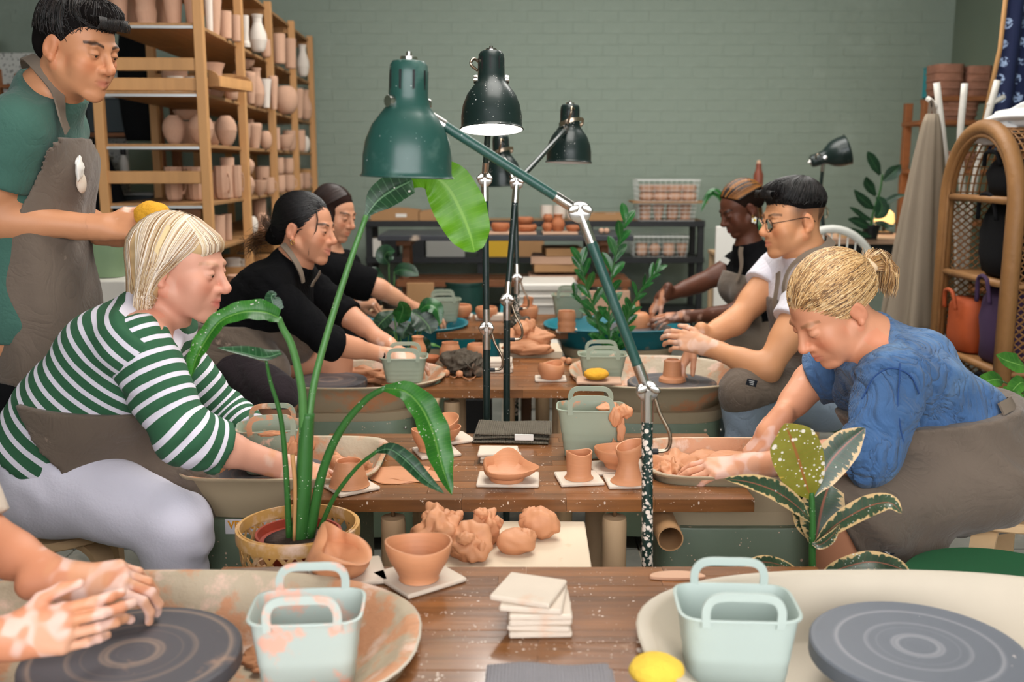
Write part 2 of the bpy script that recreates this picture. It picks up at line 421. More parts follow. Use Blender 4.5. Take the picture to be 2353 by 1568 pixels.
o = rest.build('brick_courses', m_wall, wb, False); o['kind'] = 'stuff'
# ---------------------------------------------------------------- the pine pot shelf
SX, SY, BAY = -1.437, 4.75, .83
shelf = thing('pot_shelf', 'tall open pine shelving unit packed with unglazed pots along the green wall', 'shelf', (SX, SY, 0), R(2.46))
PW = .044
LEV = [2.31, 1.985, 1.68, 1.44, 1.165, .94, .66, .30]
pm = MB().box((0, 0, 1.168), (PW, PW, 2.336), ch=.003).mesh('post', False, m_pine)
rm = MB().box((0, 0, 0), (.44, .018, .058), ch=.003).mesh('rail', False, m_pine)
bm_ = MB().box((0, 0, 0), (.455, BAY - .012, .018), ch=.002).mesh('shelf_board', False, m_pineB)
for k in range(5):
 y = k * BAY
 link_mesh('post', pm, shelf, (0, y, 0)); link_mesh('post', pm, shelf, (-.475, y, 0))
 for z in (.18, .75, 1.285, 1.80, 2.28):
  link_mesh('rail', rm, shelf, (-.2375, y, z))
 if k < 4:
  for z in LEV:
   b = link_mesh('shelf_board', bm_, shelf, (-.2375, y + BAY / 2, z - .009))
   if k == 0:
    MB().box((0, -BAY / 2 + .002, -.010), (.43, .012, .012)).build('edge_strip', m_steelstrip, b, False)
b = link_mesh('rail', rm, shelf, (-.2375, .03, 1.712))
# two long struts at the back
MB().beam((-.49, .1, .2), (-.49, 3.2, 2.2), .004, .022).build('cross_brace', m_steelstrip, shelf, False)
PROF = {
 'egg': [(.42, 0), (.62, .1), (.86, .3), (.99, .52), (.96, .68), (.80, .84), (.52, .95), (.46, .97), (.46, 1), (.38, 1), (.36, .94), (.3, .9)],
 'sphere': [(.45, 0), (.72, .12), (.94, .33), (1, .55), (.93, .75), (.75, .9), (.55, .97), (.5, 1), (.42, 1), (.4, .93), (.3, .8)],
 'vase': [(.55, 0), (.64, .15), (.80, .45), (.95, .75), (1, .88), (.95, .97), (.85, 1), (.76, 1), (.72, .95), (.6, .6), (.2, .1)],
 'cyl': [(.80, 0), (.86, .04), (.90, .3), (.95, .7), (1, 1), (.9, 1), (.85, .7), (.76, .1), (.2, .06)],
 'cup': [(.62, 0), (.82, .06), (.96, .22), (1, .5), (.97, .85), (.98, 1), (.86, 1), (.85, .8), (.84, .3), (.5, .1), (.1, .08)],
 'bowl': [(.42, 0), (.44, .08), (.66, .22), (.88, .55), (1, .96), (.98, 1), (.90, .99), (.78, .58), (.5, .24), (.1, .16)],
 'neck': [(.55, 0), (.78, .1), (.98, .32), (.92, .5), (.66, .66), (.50, .78), (.52, .9), (.64, .99), (.62, 1), (.52, .98), (.42, .85), (.4, .7)],
 'flare': [(.62, 0), (.84, .12), (.96, .32), (.86, .5), (.72, .62), (.78, .78), (1, 1), (.93, 1), (.70, .8), (.62, .62), (.4, .5)],
 'cone': [(.55, 0), (.62, .2), (.75, .6), (1, 1), (.92, 1), (.68, .6), (.5, .1), (.1, .05)],
 'bump': [(.86, 0), (.93, .06), (.88, .13), (.99, .25), (.90, .36), (1, .5), (.9, .62), (.98, .75), (.86, .9), (.84, 1), (.74, 1), (.74, .8), (.4, .5)],
 'ped': [(.95, 0), (.98, .12), (.75, .2), (.68, .4), (.82, .65), (.90, 1), (.8, 1), (.7, .7), (.3, .4)],
 'wide': [(.60, 0), (.72, .18), (.80, .4), (.86, .46), (1, 1), (.95, 1), (.82, .5), (.6, .3), (.2, .2)],
}
pot_cache = {}
def pot_mesh(kind, m, n=20):
 key = (kind, m.name, n)
 if key not in pot_cache:
  if kind == 'facet':
   pot_cache[key] = MB().lathe(PROF['cup'], 9).mesh('pot', 24, m)
  elif kind == 'stack':
   mb = MB()
   for q in range(4): mb.lathe([(r, q * .2 + z * .4) for (r, z) in PROF['bowl']], n)
   pot_cache[key] = mb.mesh('pot', 40, m)
  else:
   pot_cache[key] = MB().lathe(PROF[kind], n).mesh('pot', 40, m)
 return pot_cache[key]
ring_me = MB().torus((0, 0, 0), .24, .05, 14, 6).mesh('handle', True, m_bisque)
def shelf_pot(kind, lev, u, Y, wpx, hpx, label, m=m_bisque, name='clay_pot', mug=False, z=None, cat='pot', rz=0):
 zz = LEV[lev] + .001 if z is None else z
 p = ayz(u, Y, zz); d = depth_of(Y, zz)
 r = wpx / 2 / FPX * d; h = hpx / FPX * d
 o = link_mesh(name, pot_mesh(kind, m), None, p); o.scale = (r, r, h); o.rotation_euler = (0, 0, rz)
 tag(o, label, cat, 'unglazed pots on the pine shelf')
 if mug:
  hd = link_mesh('handle', ring_me, o, (1.0, 0, .5), (R(90), 0, 0)); hd.scale = (1.6, 1.1, 1.2)
 return o
LVN = ['top', 'highest visible', 'second', 'third', 'fourth', 'fifth', 'low']
lvname = {1: 'top shelf', 2: 'second shelf', 3: 'third shelf', 4: 'fourth shelf', 5: 'fifth shelf', 6: 'lowest shelf'}
shape = {'egg': 'round jar', 'sphere': 'globe vase', 'vase': 'tapering vase', 'cyl': 'cylinder vase', 'cup': 'cup', 'bowl': 'bowl',
         'neck': 'necked vase', 'flare': 'flared-rim vase', 'cone': 'conical beaker', 'bump': 'ripple-sided vase', 'ped': 'footed pot', 'wide': 'wide-mouthed planter',
         'facet': 'faceted tumbler', 'stack': 'dish stack'}
ordn = ['first', 'second', 'third', 'fourth', 'fifth', 'sixth', 'seventh', 'eighth', 'ninth', 'tenth', 'eleventh', 'twelfth', 'thirteenth', 'fourteenth', 'fifteenth', 'sixteenth', 'seventeenth', 'eighteenth', 'nineteenth', 'twentieth']
B, Wm = m_bisque, m_bisqueW
shelf_data = {
 1: [('vase', 275, 4.98, 56, 150, B), ('vase', 303, 5.25, 40, 130, B), ('bump', 338, 5.0, 48, 150, B), ('vase', 374, 5.35, 36, 120, B), ('vase', 400, 4.96, 54, 150, B), ('vase', 447, 4.96, 52, 150, B),
     ('cone', 482, 5.08, 26, 140, Wm), ('vase', 492, 5.22, 44, 120, B), ('cyl', 519, 5.34, 31, 60, B), ('cyl', 543, 5.46, 24, 58, B),
     ('ped', 565, 5.72, 22, 70, Wm), ('neck', 594, 5.95, 42, 82, Wm), ('cup', 612, 6.25, 22, 40, B), ('cyl', 643, 6.62, 30, 66, B), ('cyl', 668, 6.95, 29, 66, B), ('neck', 697, 7.55, 30, 70, Wm)],
 2: [('ped', 366, 5.05, 38, 36, Wm), ('ped', 404, 4.98, 40, 40, Wm), ('ped', 446, 5.0, 40, 40, Wm), ('wide', 404, 5.3, 62, 78, B), ('flare', 489, 5.2, 62, 76, B), ('bowl', 440, 5.4, 30, 36, B),
     ('cup', 533, 5.40, 30, 36, B), ('vase', 577, 5.72, 28, 70, B), ('neck', 592, 6.0, 36, 86, B), ('cone', 612, 6.12, 28, 64, Wm), ('bowl', 562, 6.1, 44, 80, B), ('vase', 630, 6.28, 22, 74, B),
     ('sphere', 658, 6.85, 58, 62, B), ('vase', 688, 7.45, 24, 66, B), ('neck', 704, 7.65, 28, 66, B)],
 3: [('egg', 402, 5.02, 53, 66, B), ('egg', 464, 5.0, 58, 68, B), ('egg', 521, 5.30, 50, 68, B), ('sphere', 432, 5.4, 46, 56, B), ('sphere', 487, 5.45, 46, 56, B),
     ('wide', 563, 5.75, 30, 54, B), ('vase', 586, 5.98, 36, 56, B), ('cyl', 574, 6.2, 24, 66, B), ('sphere', 612, 6.2, 28, 40, B), ('cyl', 637, 6.6, 16, 50, B), ('bowl', 656, 6.78, 42, 34, B), ('cup', 666, 7.05, 30, 46, B),
     ('cup', 690, 7.4, 26, 48, B), ('sphere', 701, 7.7, 24, 36, Wm)],
 4: [('facet', 402, 5.0, 42, 78, B), ('facet', 438, 5.15, 34, 76, B), ('facet', 455, 5.0, 40, 78, B), ('facet', 514, 5.22, 40, 76, B), ('cyl', 526, 5.45, 32, 92, B), ('cup', 492, 5.35, 26, 60, B), ('facet', 545, 5.46, 26, 74, B),
     ('egg', 570, 5.72, 34, 48, B), ('bowl', 598, 5.95, 36, 34, B), ('cup', 619, 6.22, 26, 38, B), ('wide', 605, 6.3, 34, 62, B), ('cup', 643, 6.58, 28, 40, B), ('cup', 664, 6.9, 28, 38, B), ('cup', 685, 7.35, 26, 38, B), ('cup', 704, 7.7, 22, 36, B)],
 5: [('cyl', 501, 5.2, 38, 64, B), ('cyl', 524, 5.42, 22, 60, B), ('bowl', 484, 5.1, 26, 24, Wm), ('vase', 440, 5.3, 50, 76, B), ('cup', 415, 5.0, 50, 60, B), ('sphere', 580, 5.85, 28, 42, Wm), ('sphere', 604, 6.08, 30, 44, B), ('cyl', 598, 6.3, 32, 72, B), ('cyl', 571, 6.2, 20, 58, B)],
 6: [('stack', 545, 5.38, 44, 40, B), ('stack', 538, 5.62, 36, 66, Wm), ('stack', 560, 5.9, 34, 50, Wm)],
}
for lev, rows in shelf_data.items():
 rows = sorted(rows, key=lambda r: r[1])
 for i, (kind, u, Y, wp, hp, m) in enumerate(rows):
  col = 'chalk-white' if m is Wm else 'pinkish'
  lab = f"{col} {shape[kind]}, {ordn[i]} from left on the {lvname[lev]} of the pine unit"
  o = shelf_pot(kind, lev, u, Y, wp, hp, lab, m, name='clay_' + {'stack': 'dish_stack', 'facet': 'tumbler'}.get(kind, {'cup': 'cup', 'bowl': 'bowl'}.get(kind, 'vase')),
                      mug=(kind in ('facet', 'cup') and i % 2 == 0 and lev == 4), cat='dishes' if kind == 'stack' else ('cup' if kind in ('cup', 'facet') else ('bowl' if kind == 'bowl' else 'vase')), rz=random.uniform(-1, 1))
# pots standing on other pots
for (kind, u, Y, wp, hp, zb, lab) in (('cup', 641, 6.6, 26, 38, 1.165 + .118, 'unglazed cup stacked on another cup in the third bay of the pine unit'),
                                      ('cup', 663, 6.9, 26, 36, 1.165 + .118, 'rounded cup stacked on a second cup beside the shelf end post'),
                                      ('egg', 570, 5.74, 32, 36, 1.165 + .125, 'small handled jar balanced on a jar on the fourth shelf'),
                                      ('bowl', 432, 5.38, 66, 22, 1.44 + .137, 'shallow clay bowl resting on a globe vase on the third shelf'),
                                      ('bowl', 563, 6.1, 46, 20, 1.68 + .225, 'white rimmed bowl stacked on a tall bowl on the second shelf')):
 o = shelf_pot(kind, 0, u, Y, wp, hp, lab, B, name='clay_' + ('bowl' if kind == 'bowl' else 'cup'), z=zb, cat='bowl' if kind == 'bowl' else 'cup')
# a wooden tray box with arched ends, sticking out of the second shelf
p = ayz(516, 5.05, LEV[2] + .03)
tr = thing('wooden_tray', 'wooden carrying tray with arched slotted ends jutting from the second shelf', 'tray', p, R(-12))
def arch_panel(mb, y, w, h, t):
 n = 12; top = [(math.cos(PI * i / n) * w / 2, h * .45 + math.sin(PI * i / n) * h * .55) for i in range(n + 1)]
 pts = [(w / 2, 0)] + top + [(-w / 2, 0)]
 mb.loft([[(x, y - t / 2, z) for (x, z) in pts], [(x, y + t / 2, z) for (x, z) in pts]])
mb = MB(); arch_panel(mb, -.17, .13, .078, .012); mb.build('end_panel', m_pineB, tr, False)
mb = MB(); arch_panel(mb, .17, .13, .078, .012); mb.build('end_panel', m_pineB, tr, False)
MB().box((0, 0, .006), (.13, .33, .010)).build('tray_floor', m_pine, tr, False)
for sx in (-1, 1): MB().box((sx * .062, 0, .03), (.008, .33, .04)).build('side_panel', m_pine, tr, False)
MB().box((0, -.1775, .052), (.022, .004, .024)).build('hand_slot', m_blackp, tr, False)
# ---------------------------------------------------------------- behind the shelf: pegboard, tool rack, coats
m_peg = mat('pegboard', srgb(178, 178, 172), .7, spots=(srgb(60, 60, 60), 60, .32, -.3))
pb = thing('pegboard', 'pale perforated pegboard with hanging tools behind the standing person', 'pegboard', (-3.0, 6.6, 1.2))
MB().box((0, 0, .3), (1.0, .02, 1.1), ch=.003).build('panel', m_peg, pb, False)
_lp = at(208, 292, 6.54) - pb.location
MB().box((_lp.x, _lp.y, _lp.z - .007), (.3, .10, .012)).build('ledge', m_pine, pb, False)
for k, (u, v) in enumerate([(205, 252), (196, 262), (187, 300), (214, 310)]):
 p = at(u, v, 6.578)
 if k == 0:
  o = MB().torus((0, 0, 0), .05, .018, 20, 8, rot=Matrix.Rotation(R(90), 3, 'X')).build('tape_roll', mat('blue_tape', srgb(30, 70, 150), .5), None, True, p)
  tag(o, 'blue tape roll hung on the pegboard', 'tape')
 else:
  t = thing('hand_tool', ['', 'dark handled tool hanging just under the blue tape roll', 'slim black tool hanging low at the left of the pegboard', 'short dark tool hanging right of the slim black one'][k], 'tool', p)
  MB().tube([(0, 0, 0), (0, 0, -.07)], .009, 8).build('handle', m_blackp, t); MB().tube([(0, 0, -.07), (0, 0, -.14)], .004, 6).build('shaft', m_chrome, t)
o = MB().lathe(PROF['cyl'], 16).build('brush_pot', m_whitepl, None, 40, at(208, 292, 6.54)); o.scale = (.04, .04, .1); tag(o, 'white brush pot on the pegboard shelf', 'pot')
rk = thing('tool_rack', 'narrow wooden rack of plastic boxes seen through the end of the pine shelf', 'rack', (-2.62, 6.2, 0))
for x in (-.42, .52):
 for y in (-.15, .15): MB().box((x, y, .95), (.05, .05, 1.9), ch=.003).build('post', m_redwood, rk, False)
for z in (.5, .95, 1.25, 1.52, 1.80): MB().box((.05, 0, z), (.92, .34, .022), ch=.002).build('shelf_board', m_redwood, rk, False)
m_clearbox = mat('smoky_plastic_box', srgb(60, 66, 70), .3)
m_yel = mat('yellow_plastic', srgb(214, 170, 40), .5)
for k, (x, z, ww, h, m, lab, cat) in enumerate([(-.14, 1.532, .30, .18, m_clearbox, 'smoky plastic storage box with a yellow lid behind the shelf', 'box'), (.22, 1.532, .26, .20, m_clearbox, 'smoky plastic storage box without yellow behind the shelf', 'box'),
                                              (-.05, 1.262, .34, .12, m_greypl, 'grey parts tray behind the globe jars', 'tray'), (.3, .962, .3, .2, m_clearbox, 'dark crate low in the rack behind the tumblers', 'crate')]):
 t = thing('storage_box', lab, cat, (-2.62 + x, 6.2, z))
 mb = MB(); mb.box((0, 0, h / 2), (ww, .28, h), ch=.008); mb.build('box_body', m, t, False)
 MB().box((0, 0, h + .008), (ww + .015, .29, .016), ch=.004).build('lid', m_yel if k == 0 else m_greypl, t, False)
for k, (x, m) in enumerate([(-.28, m_whitepl), (-.12, m_blackp), (.02, m_whitepl), (.14, m_greypl), (.28, m_whitepl)]):
 t = thing('bottle', f"{['white bottle with a red cap', 'black squat bottle', 'white bottle without a red cap', 'grey squeeze bottle', 'white tall bottle at the right end'][k]} on the wooden rack behind the shelf", 'bottle', (-2.62 + x, 6.1, 1.262), group='bottles on the rack')
 MB().lathe([(.028, 0), (.03, .01), (.03, .1), (.014, .13), (.014, .15)], 14).build('bottle_body', m, t)
 MB().lathe([(.016, .14), (.016, .175), (.01, .18)], 12).build('cap', mat('red_cap', srgb(170, 30, 30), .5) if k == 0 else m_blackp, t)
ct = thing('black_coat', 'black coat hanging in the dark behind the near end of the shelf', 'coat', (-2.52, 5.75, .55))
rings = []
for i in range(14):
 t = i / 13; wv = lerp(.20, .36, min(1, t * 1.6))
 rings.append([(math.cos(a) * wv * (1 + .10 * math.sin(6 * a + t * 3)), math.sin(a) * .10 * (1 + .2 * math.sin(5 * a)), .88 - .88 * t) for a in [2 * PI * j / 36 for j in range(36)]])
MB().loft(rings).build('coat_body', m_blackfab, ct, True)
MB().tube(catmull([(0, 0, .88), (.02, 0, .93), (0, .0, .95)], 5), .006, 6).build('hanging_loop', m_blackfab, ct)
ct2 = thing('black_bag', 'black bag hanging behind the top of the shelf beside the standing person', 'bag', at(318, 190, 5.95) - Vector((0, 0, .33)))
MB().loft([[(math.cos(a) * (.09 + .03 * math.sin(PI * t)), math.sin(a) * .06, .62 * t) for a in [2 * PI * j / 24 for j in range(24)]] for t in [i / 10 for i in range(11)]]).build('bag_body', m_blackfab, ct2, True)
MB().tube(catmull([(-.06, 0, .6), (0, 0, .74), (.06, 0, .6)], 6), .008, 6).build('strap', m_blackfab, ct2)
t = thing('timber_post', 'pale timber plank leaning on the wall at the far left edge', 'plank', (-3.95, 7.6, 0))
MB().beam((0, 0, 0), (-.03, .25, 2.3), .14, .045, .004).build('plank', m_pineB, t, False)
t = thing('timber_post', 'second reddish plank behind the pale one at the far left', 'plank', (-4.10, 7.75, 0))
MB().beam((0, 0, 0), (-.02, .2, 1.9), .10, .04, .004).build('plank', m_redwood, t, False)
m_binG = mat('pale_green_plastic', srgb(132, 156, 120), .5)
def sring0(z, k, a=.138, b=.12, e=5, n=32): return [(a * k * math.copysign(abs(math.cos(q)) ** (2 / e), math.cos(q)), b * k * math.copysign(abs(math.sin(q)) ** (2 / e), math.sin(q)), z) for q in [2 * PI * j / n for j in range(n)]]
# green tub on a white cabinet between the man and the shelf
cab = thing('white_cabinet', 'white low cabinet under the green tub behind the standing person', 'cabinet', ayz(262, 4.2, 0))
MB().box((0, 0, .44), (.36, .36, .88), ch=.006).build('cabinet_body', m_whitepl, cab, False)
MB().box((0, -.185, .42), (.32, .012, .72), ch=.004).build('door', m_whitepl, cab, False)
MB().box((.11, -.2, .5), (.012, .02, .09), ch=.003).build('handle', m_chrome, cab, False)
gt = thing('green_bin', 'pale green square bin on the white cabinet behind the standing person', 'bin', (cab.location.x + .0, 4.2, .882))
MB().loft([sring0(z, k) for z, k in ((0, .84), (.004, .86), (.155, .98), (.155, 1.03), (.165, 1.03), (.165, .95), (.01, .82))], True, True).build('bin_wall', m_binG, gt, 40)
for sx in (-1, 1): MB().box((sx * .142, 0, .14), (.012, .06, .02), ch=.003).build('handle', m_binG, gt, False)
# ---------------------------------------------------------------- work tables
TZ = .58
def table(label, cx, y0, y1, width, legs, cuts=()):
 yc = (y0 + y1) / 2; dp = y1 - y0; th = .030
 t = thing('work_table', label, 'table', (cx, yc, 0))
 rows = 13; rw = dp / rows
 def cut(y, pan):                                   # half chord of a pan at depth y
  pcx, pcy, ax, ay, e = pan; q = abs(y - pcy) / ay
  return ax * (1 - q ** e) ** (1 / e) if q < 1 else 0.0
 for r in range(rows):
  y0r = -dp / 2 + rw * r + .0003; ys = [y0r + (rw - .0006) * k / 5 for k in range(6)]
  lo = []; hi = []
  for y in ys:
   a, b_ = -width / 2, width / 2
   for pan in cuts:
    h = cut(yc + y, pan)
    if h > 0:
     if pan[0] < cx: a = max(a, pan[0] + h - cx)
     else: b_ = min(b_, pan[0] - h - cx)
   lo.append(a); hi.append(b_)
  x = max(lo); xe = min(hi); first = True
  while x < xe - .001:
   L = random.uniform(.20, .42); last = xe - (x + L) < .12
   if last: L = xe - x
   xl = [(l if first else x + .0003) for l in lo]; xr = [(h if last else x + L - .0003) for h in hi]
   poly = [(a, y) for a, y in zip(xl, ys)] + [(b_, y) for b_, y in zip(xr[::-1], ys[::-1])]
   cxm = sum(p[0] for p in poly) / len(poly); dz = random.uniform(-.0005, .0005); mb = MB()
   mb.loft([[(px - cxm, py, -th) for px, py in poly][::-1], [(px - cxm, py, dz) for px, py in poly][::-1]])
   mb.build('stave', m_table, t, False, (cxm, 0, TZ)); x += L; first = False
 lm = MB().lathe([(.026, 0), (.029, .02), (.030, .3), (.0295, .5), (.028, .515), (.006, .517)], 18).mesh('leg', 40, m_legwood)
 bm = MB().lathe([(.005, 0), (.005, .034)], 8).mesh('leg_bolt', True, m_bronze)
 fm = MB().lathe([(.036, 0), (.036, .004), (.01, .005)], 12).mesh('foot', 40, m_blackp)
 for (lx, ly) in legs:
  l = link_mesh('leg', lm, t, (lx, ly, .004)); link_mesh('leg_bolt', bm, l, (0, 0, .514)); link_mesh('foot', fm, l, (0, 0, -.004))
 return t
table('nearest oiled wood work table between the two front wheels', .015, 1.235, 1.81, 1.14, [(-.12, -.22), (.12, -.22), (-.3, .255), (.3, .255)], [(.655, 1.475, .44, .256, 2.5), (-.60, 1.475, .44, .256, 2.5)])
table('oiled wood work table holding the folded khaki towel', .018, 2.2, 2.775, 1.085, [(-.30, -.235), (.225, -.235), (-.27, .21), (.22, .21)], [(-.575, 2.47, .240, .188, 5), (.595, 2.47, .254, .174, 5)])
table('oiled wood work table with the orange sponge on a board', -.012, 3.345, 3.915, 1.14, [(-.2, -.2), (.2, -.2), (-.2, .2), (.2, .2)], [(-.585, 3.535, .334, .247, 2.4), (.525, 3.58, .305, .29, 2.4)])
table('farthest wooden work table between the two turquoise wheels', .02, 4.53, 5.105, 1.14, [(-.18, -.2), (.13, -.2), (-.18, .2), (.13, .2)], [(-.54, 4.74, .32, .242, 2.4), (.50, 4.72, .34, .242, 2.4)])
# ---------------------------------------------------------------- potter's wheels
def sring(cx, cy, z, ax, ay, e, n=56):
 out = []
 for j in range(n):
  a = 2 * PI * j / n; c, s = math.cos(a), math.sin(a)
  out.append((cx + ax * math.copysign(abs(c) ** (2 / e), c), cy + ay * math.copysign(abs(s) ** (2 / e), s), z))
 return out
def wheel(label, c, ax, ay, e, rim, head, m_in, m_out, m_hd, body=True, head_r=.165, skirt=None, hz=None, taper=.72, bx=None, cyl=False, feet=True, bdx=0):
 t = thing('potters_wheel', label, 'wheel', (c[0], c[1], 0))
 d = .10; k = taper
 mb = MB(); mb.loft([sring(0, 0, rim - d - .012, ax * k * .9, ay * k * .9, e), sring(0, 0, rim - d - .010, ax * k, ay * k, e), sring(0, 0, rim - d * .5, ax * (k + .95) / 2 * 1.02, ay * (k + .95) / 2 * 1.02, e),
      sring(0, 0, rim - .012, ax * .95, ay * .95, e), sring(0, 0, rim - .008, ax * .99, ay * .99, e), sring(0, 0, rim - .002, ax, ay, e), sring(0, 0, rim, ax * .992, ay * .992, e)], True, False)
 mb.build('splash_pan', m_out, t, 50)
 mb = MB(); mb.loft([sring(0, 0, rim, ax * .992, ay * .992, e), sring(0, 0, rim - .001, ax * .955, ay * .955, e), sring(0, 0, rim - .006, ax * .94, ay * .94, e),
      sring(0, 0, rim - d * .5, ax * ((k + .95) / 2 - .02), ay * ((k + .95) / 2 - .02), e), sring(0, 0, rim - d + .004, ax * (k - .03), ay * (k - .03), e), sring(0, 0, rim - d, ax * (k - .06), ay * (k - .06), e)], False, True)
 mb.build('pan_lining', m_in, t, 50)
 hx, hy = head[0] - c[0], head[1] - c[1]; z = hz if hz else rim - .018
 o = MB().lathe([(head_r - .004, -.028), (head_r, -.026), (head_r, -.003), (head_r - .003, 0), (.05, .0004), (.002, .0004)], 48).build('wheel_head', m_hd, t, 40, (hx, hy, z))
 MB().lathe([(.03, 0), (.03, rim - .5)], 16).build('spindle', m_chrome, t, 40, (hx, hy, .47))
 if skirt:
  mb = MB(); mb.loft([sring(bdx, 0, skirt, ax * .74, ay * .80, e + 1), sring(bdx, 0, rim - d, ax * .76, ay * .82, e + 1)], True, True); mb.build('tan_skirt', m_tan, t, 40)
 if body:
  top = skirt if skirt else rim - d - .012
  bw, bd = bx if bx else (ax * .70, ay * .80)
  mb = MB(); mb.loft([sring(bdx, 0, .05, bw, bd, e + 2), sring(bdx, 0, top - .004, bw, bd, e + 2), sring(bdx, 0, top, bw * .99, bd * .99, e + 2)]); o = mb.build('motor_housing', m_wheelgreen, t, 40)
  for sx in (-1, 1):
   MB().sphere((bdx + sx * bw * .9, -bd - .001, top - .022), .005, 8, 6, (1, .5, 1)).build('screw', m_chrome, o, True)
  for sx in (-1, 1):
   for sy in (-1, 1):
    MB().lathe([(.022, 0), (.022, .05)], 10).build('foot', m_blackp, t, 40, (bdx + sx * bw * .7, sy * bd * .6, 0))
 return t
RZ = .60
w1r = wheel('clean cream potters wheel at the front right holding an empty pale tub', (.655, 1.475), .455, .265, 2.5, .605, (.64, 1.463), m_pan, m_pan, m_head, hz=.594)
w1l = wheel('clay smeared potters wheel at the front left under the bare hands', (-.60, 1.475), .455, .265, 2.5, .605, (-.59, 1.44), m_panclay, m_pan, m_headclay, hz=.594)
w2l = wheel('rectangular tan potters wheel in front of the person in green stripes', (-.575, 2.47), .248, .195, 5, .605, (-.62, 2.46), m_panclay, m_tan, m_headclay, skirt=None, taper=.80, head_r=.15, bx=(.20, .17), hz=.565)
w2r = wheel('rectangular tan potters wheel in front of the person in the denim shirt', (.595, 2.47), .262, .18, 5, .605, (.62, 2.47), m_panclay, m_tan, m_headclay, skirt=.47, taper=.80, head_r=.14, bx=(.19, .165), hz=.545, bdx=-.04)
w3l = wheel('oval potters wheel with a dark disc beside the person in the long-sleeved black top', (-.585, 3.535), .345, .255, 2.4, .60, (-.655, 3.49), m_panclay, m_pantan, m_headclay, skirt=.47, head_r=.135, hz=.585)
w3r = wheel('oval potters wheel under the wet hands of the person in glasses', (.525, 3.58), .315, .30, 2.4, .60, (.575, 3.50), m_panclay, m_pantan, m_headclay, skirt=.46, head_r=.16, hz=.575)
w4l = wheel('turquoise rimmed potters wheel behind the calathea plant', (-.54, 4.74), .33, .25, 2.4, .595, (-.58, 4.74), m_panturq, m_panturq, m_headclay, skirt=.46)
w4r = wheel('turquoise rimmed potters wheel under the hands of the person in the black singlet', (.50, 4.72), .35, .25, 2.4, .595, (.60, 4.72), m_panturq, m_panturq, m_headclay, skirt=.46)
# the maker's sticker on the left wheel housing
st = MB(); sw, sh = .175, .038
st.box((0, 0, 0), (sw, .0015, sh), ch=.0004); hous = [c for c in w2l.children if c.name.startswith('motor_housing')][0]
sp = at(600, 1211, 2.297) - Vector((w2l.location.x, w2l.location.y, 0)); sp.y = -.1715
so = st.build('maker_sticker', mat('sticker_white', srgb(214, 210, 214), .5), hous, False, sp)
def text_mesh(body, size, m, parent, loc, rot, bold=0.0, name='lettering', ext=.0006, align='LEFT', sx=1.0):
 cu = bpy.data.curves.new(name, 'FONT'); cu.body = body; cu.size = size; cu.extrude = ext; cu.offset = bold; cu.align_x = align; cu.align_y = 'CENTER'
 to = bpy.data.objects.new(name, cu); COL.objects.link(to)
 dg = bpy.context.evaluated_depsgraph_get(); me = bpy.data.meshes.new_from_object(to.evaluated_get(dg)); bpy.data.objects.remove(to)
 me.materials.clear(); me.materials.append(m)
 o = bpy.data.objects.new(name, me); COL.objects.link(o); o.parent = parent; o.location = loc; o.rotation_euler = rot; o.scale = (sx, 1, 1)
 return o
_t1 = text_mesh('VENCO', .026, m_ochre, w2l, sp + Vector((-.080, -.0012, .004)), (R(90), 0, 0), .0008, sx=.98)
_t2 = text_mesh('N', .026, m_navyink, w2l, sp + Vector((.030, -.0012, .004)), (R(90), 0, 0), .0004)
_t3 = MB().box((0, 0, 0), (.10, .0012, .0016)).build('printed_line', m_navyink, w2l, False, sp + Vector((-.01, -.001, -.0135)))
# ---------------------------------------------------------------- plastic tubs with two handles
def tub(label, loc, rz, wd, dp, h, m, m_in, hand=.036, group='handled plastic tubs'):
 t = thing('handled_tub', label, 'tub', loc, rz, group)
 N = 40
 def ring(k, z, e=5): return sring(0, 0, z, wd / 2 * k, dp / 2 * k, e, N)
 rings = [ring(.70, .004), ring(.74, 0)][::-1]
 rings = [ring(.70, 0), ring(.745, .003)]
 for i in range(1, 22):                                   # ribs in the wall
  q = i / 22; rib = .006 * math.sin(q * PI * 12) if q < .62 else 0
  rings.append(ring(.755 + .225 * q + rib, h * q))
 rings += [ring(.982, h - .004), ring(1.02, h - .004), ring(1.03, h - .001), ring(1.02, h), ring(.975, h)]
 b = MB().loft(rings, True, False).build('tub_wall', m, t, 50)
 inner = [ring(.975, h), ring(.955, h - .006)] + [ring(.73 + .225 * (1 - i / 8), h * (1 - i / 8) * .985 + .006) for i in range(1, 9)]
 MB().loft(inner, False, True).build('inside', m_in, t, 50)
 for s in (-1, 1):
  y = s * dp / 2 * .985; a = wd * .30
  path = catmull([(-a, y, h - .012), (-a, y, h + hand * .55), (-a * .72, y, h + hand), (0, y, h + hand * 1.05), (a * .72, y, h + hand), (a, y, h + hand * .55), (a, y, h - .012)], 5)
  MB().strip(path, .0045, .013, up=lambda p, y=y: Vector((p.x, 0, (p.z - (h + hand * .2)) * 1.2 + .0001)).normalized() if True else 0).build('handle', m, t, 50)
 return t
tub('pale tub streaked with pink slip in the front left wheel pan', (-.318, 1.455, .507), R(4), .172, .13, .158, m_tubpaled, m_tubpaled, .036)
tub('clean pale tub standing in the front right wheel pan', (.352, 1.47, .507), R(-3), .185, .14, .158, m_tubpale, m_tubpale, .036)
tub('sage tub with thick clay dripping over its right corner', tuple(atz(1356, 1046, TZ)), R(-4), .178, .115, .135, m_tub, m_tubdirty, .032)
tub("sage tub crusted with clay standing in the striped person's wheel", (-.615, 2.475, .567), R(12), .175, .125, .118, m_tubdirty, m_tubdirty, .034)
tub('sage tub the person in the long-sleeved black top dips hands into', tuple(atz(930, 876, .588)), R(3), .165, .125, .092, m_tub, m_tub, .03)
